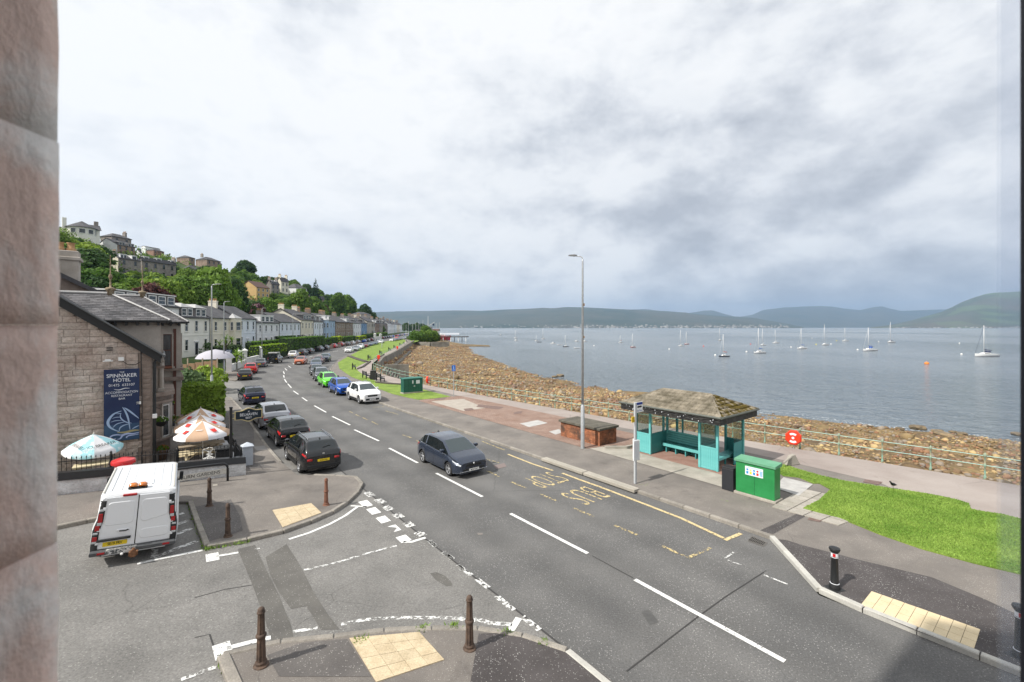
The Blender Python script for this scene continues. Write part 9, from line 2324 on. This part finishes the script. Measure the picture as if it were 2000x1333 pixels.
m = MB(); m.add([(-11,-3,0),(9,-3,0),(13,0,0),(9,3,0),(-11,3,0),(-11.5,-3.2,5.6),(9.5,-3.2,5.4),(14,0,6.0),(9.5,3.2,5.4),(-11.5,3.2,5.6)],[(0,1,6,5),(1,2,7,6),(2,3,8,7),(3,4,9,8),(4,0,5,9),(5,6,7,8,9)]); m.build('hull', FR, t)
m = MB(); m.box(-9,6,-2.4,2.4,5.6,7.4); m.box(-6,2,-2,2,7.4,8.6); m.build('superstructure', WHITE, t); m = MB(); m.box(-8.5,5.5,-2.45,-2.38,6.1,6.9); m.build('window_band', GLASSD, t); m = MB(); m.box(-4,-2,-.8,.8,8.6,10.0); m.build('funnel', FR, t); m = MB(); m.tube([(1,0,8.6),(1,0,11.5)], .1, 5); m.build('mast', WHITE, t)
m = MB(); P = [on_px(840,250), on_px(905,262), on_px(935,262), on_px(900,255)];
SPIT = sheet('rock_spit', [on_px(838,232), on_px(862,226), on_px(905,235), on_px(957,236), on_px(955,246), on_px(905,262), on_px(868,330), on_px(846,330)], -3.2, BEACH, 6, kind='structure', skirt=1.5)
sheet('rock_spit', [on_px(1195,68), on_px(1240,66.5), on_px(1284,68.5), on_px(1262,69.6), on_px(1215,71)], -3.42, BEACH, 3, kind='structure', skirt=.3)
for i, px in enumerate((806,812,818,826,842,852,858,798,793)):
 t = thing('flag_pole', 'thin white mast in the boat yard beyond the headland', 'mast', (*on_px(px, 300+i*14), 0), 0, 'boat yard masts'); m = MB(); m.tube([(0,0,-2),(0,0,9+(i*37%4))], .07, 5); m.build('mast', WHITE, t)
# ---- the building the picture is taken from
JS = MAT('red and grey window stone', (0.80,0.60,0.52), .9, (0.88,0.84,0.80), 5.0, fine=.08, fscale=40, bump=.35, bscale=40, detail=8, thr=(.42,.56), mapscale=(1,1,.75), dist=.5)
HB = thing('corner_building', 'stone corner building whose red and grey window jamb fills the left edge', 'building', (0, 0, 0))
A_ = Vector((-2.75, 1.95)); B_ = Vector((1.15, .50)); C_ = Vector((B_.x+.62*13, B_.y-.7846*13)); D2 = C_-NV*11; E_ = A_-NV*9
def wseg(name, a, b, z0, z1, th=.25, mat=JS):
 d = (b-a).normalized(); nn = Vector((d.y, -d.x))*th; m = MB(); m.prism([tuple(a), tuple(b), tuple(b-nn*-1), tuple(a-nn*-1)], z0, z1); return m.build(name, mat, HB)
wseg('front_wall', B_, C_, 0, 15.8); wseg('end_wall', C_, D2, 0, 15); wseg('rear_wall', D2, E_, 0, 15); wseg('side_wall', E_, A_, 0, 15)
m = MB(); m.prism([(-2.75,1.93),(-.9,.70),(-.9,.42),(-2.75,1.6)], 0, 15); m.build('corner_wall', JS, HB)
m = MB(); m.prism([(-.9,.66),(1.05,.5),(1.05,.3),(-.9,.38)], 0, 5.72); m.build('wall_below_window', JS, HB); m = MB(); m.prism([(-.9,.66),(1.05,.5),(1.05,.3),(-.9,.38)], 9.4, 15); m.build('wall_above_window', JS, HB)
m = MB(); m.prism([(A_.x,A_.y),(B_.x,B_.y),(C_.x,C_.y),(D2.x,D2.y),(E_.x,E_.y)], 15, 15.25); m.build('roof', SLATE2, HB)
def jamb_block(z0, z1, xo, yo=.56, y1=.28):
 bm = bmesh.new(); bmesh.ops.create_cube(bm, size=1); bmesh.ops.subdivide_edges(bm, edges=bm.edges[:], cuts=7, use_grid_fill=True)
 sx, sy, sz = .34, yo-y1, z1-z0-.0012
 for v in bm.verts:
  c = v.co.copy(); k = [max(0, abs(q)-.46)/.04 for q in c]
  v.co = Vector((c.x*sx, c.y*sy, c.z*sz)); w = noise.noise(Vector((c.x*4+z0*3, c.y*4, c.z*6)))*.0012
  if sum(1 for q in k if q > .9) >= 2: v.co.x -= .004*(1 if c.x > 0 else -1); v.co.y -= .004*(1 if c.y > 0 else -1)
  v.co.x += w; v.co.y += w; v.co += Vector((xo-sx/2, (yo+y1)/2, (z0+z1)/2))
 me = bpy.data.meshes.new('jamb_stone'); bm.to_mesh(me); bm.free(); me.materials.append(JS);
 for p in me.polygons: p.use_smooth = True
 link('jamb_stone', me, HB)
XJ = -.5600
jamb_block(5.72,6.11,XJ-.003); jamb_block(6.11,6.432,XJ-.001); jamb_block(6.432,6.703,XJ-.0022); jamb_block(6.703,6.93,XJ); jamb_block(6.93,7.4,XJ-.0016); jamb_block(7.4,8.4,XJ)
t = thing('window_casement', 'dark framed open casement with its pane at the right edge of the picture', 'window', (.641, .528, 5.75)); CF = MAT('dark window frame', (0.030,0.035,0.055), .5)
m = MB(); m.cbox(0,.05,-.02,.035,0,2.4,.004); m.build('frame_stile', CF, t)
_g = bpy.data.materials.new('casement glass'); _g.use_nodes = True; _t = _g.node_tree; _b = _t.nodes['Principled BSDF']; _b.inputs['Base Color'].default_value = (.6,.68,.8,1); _b.inputs['Roughness'].default_value = .3
_tr = N(_t, 'ShaderNodeBsdfTransparent', inp={0: (.97,.98,1,1)}); _mx = N(_t, 'ShaderNodeMixShader', inp={0: .10}); _t.links.new(_tr.outputs[0], _mx.inputs[1]); _t.links.new(_b.outputs[0], _mx.inputs[2]); _t.links.new(_mx.outputs[0], _t.nodes['Material Output'].inputs[0])
m = MB(); m.add([(0.002,.036,0),(.057,.115,0),(.057,.115,2.4),(0.002,.036,2.4),(.006,.034,0),(.061,.113,0),(.061,.113,2.4),(.006,.034,2.4)],[(0,1,2,3),(7,6,5,4)]); m.build('glass_pane', _g, t)
# ---- air over the water
m = MB(); m.box(-14000, 14000, -60, 18500, -6, 900); HZB_ = bpy.data.materials.new('haze'); HZB_.use_nodes = True; _t = HZB_.node_tree; _t.nodes.remove(_t.nodes['Principled BSDF'])
_v = N(_t, 'ShaderNodeVolumePrincipled'); _v.inputs['Density'].default_value = 7.2e-5; _v.inputs['Color'].default_value = (.48, .70, 1.0, 1); _v.inputs['Anisotropy'].default_value = .2
_t.links.new(_v.outputs[0], _t.nodes['Material Output'].inputs['Volume']); m.build('haze', HZB_, kind='stuff', label='thin pale haze over the firth')
print('tiles', nt_)
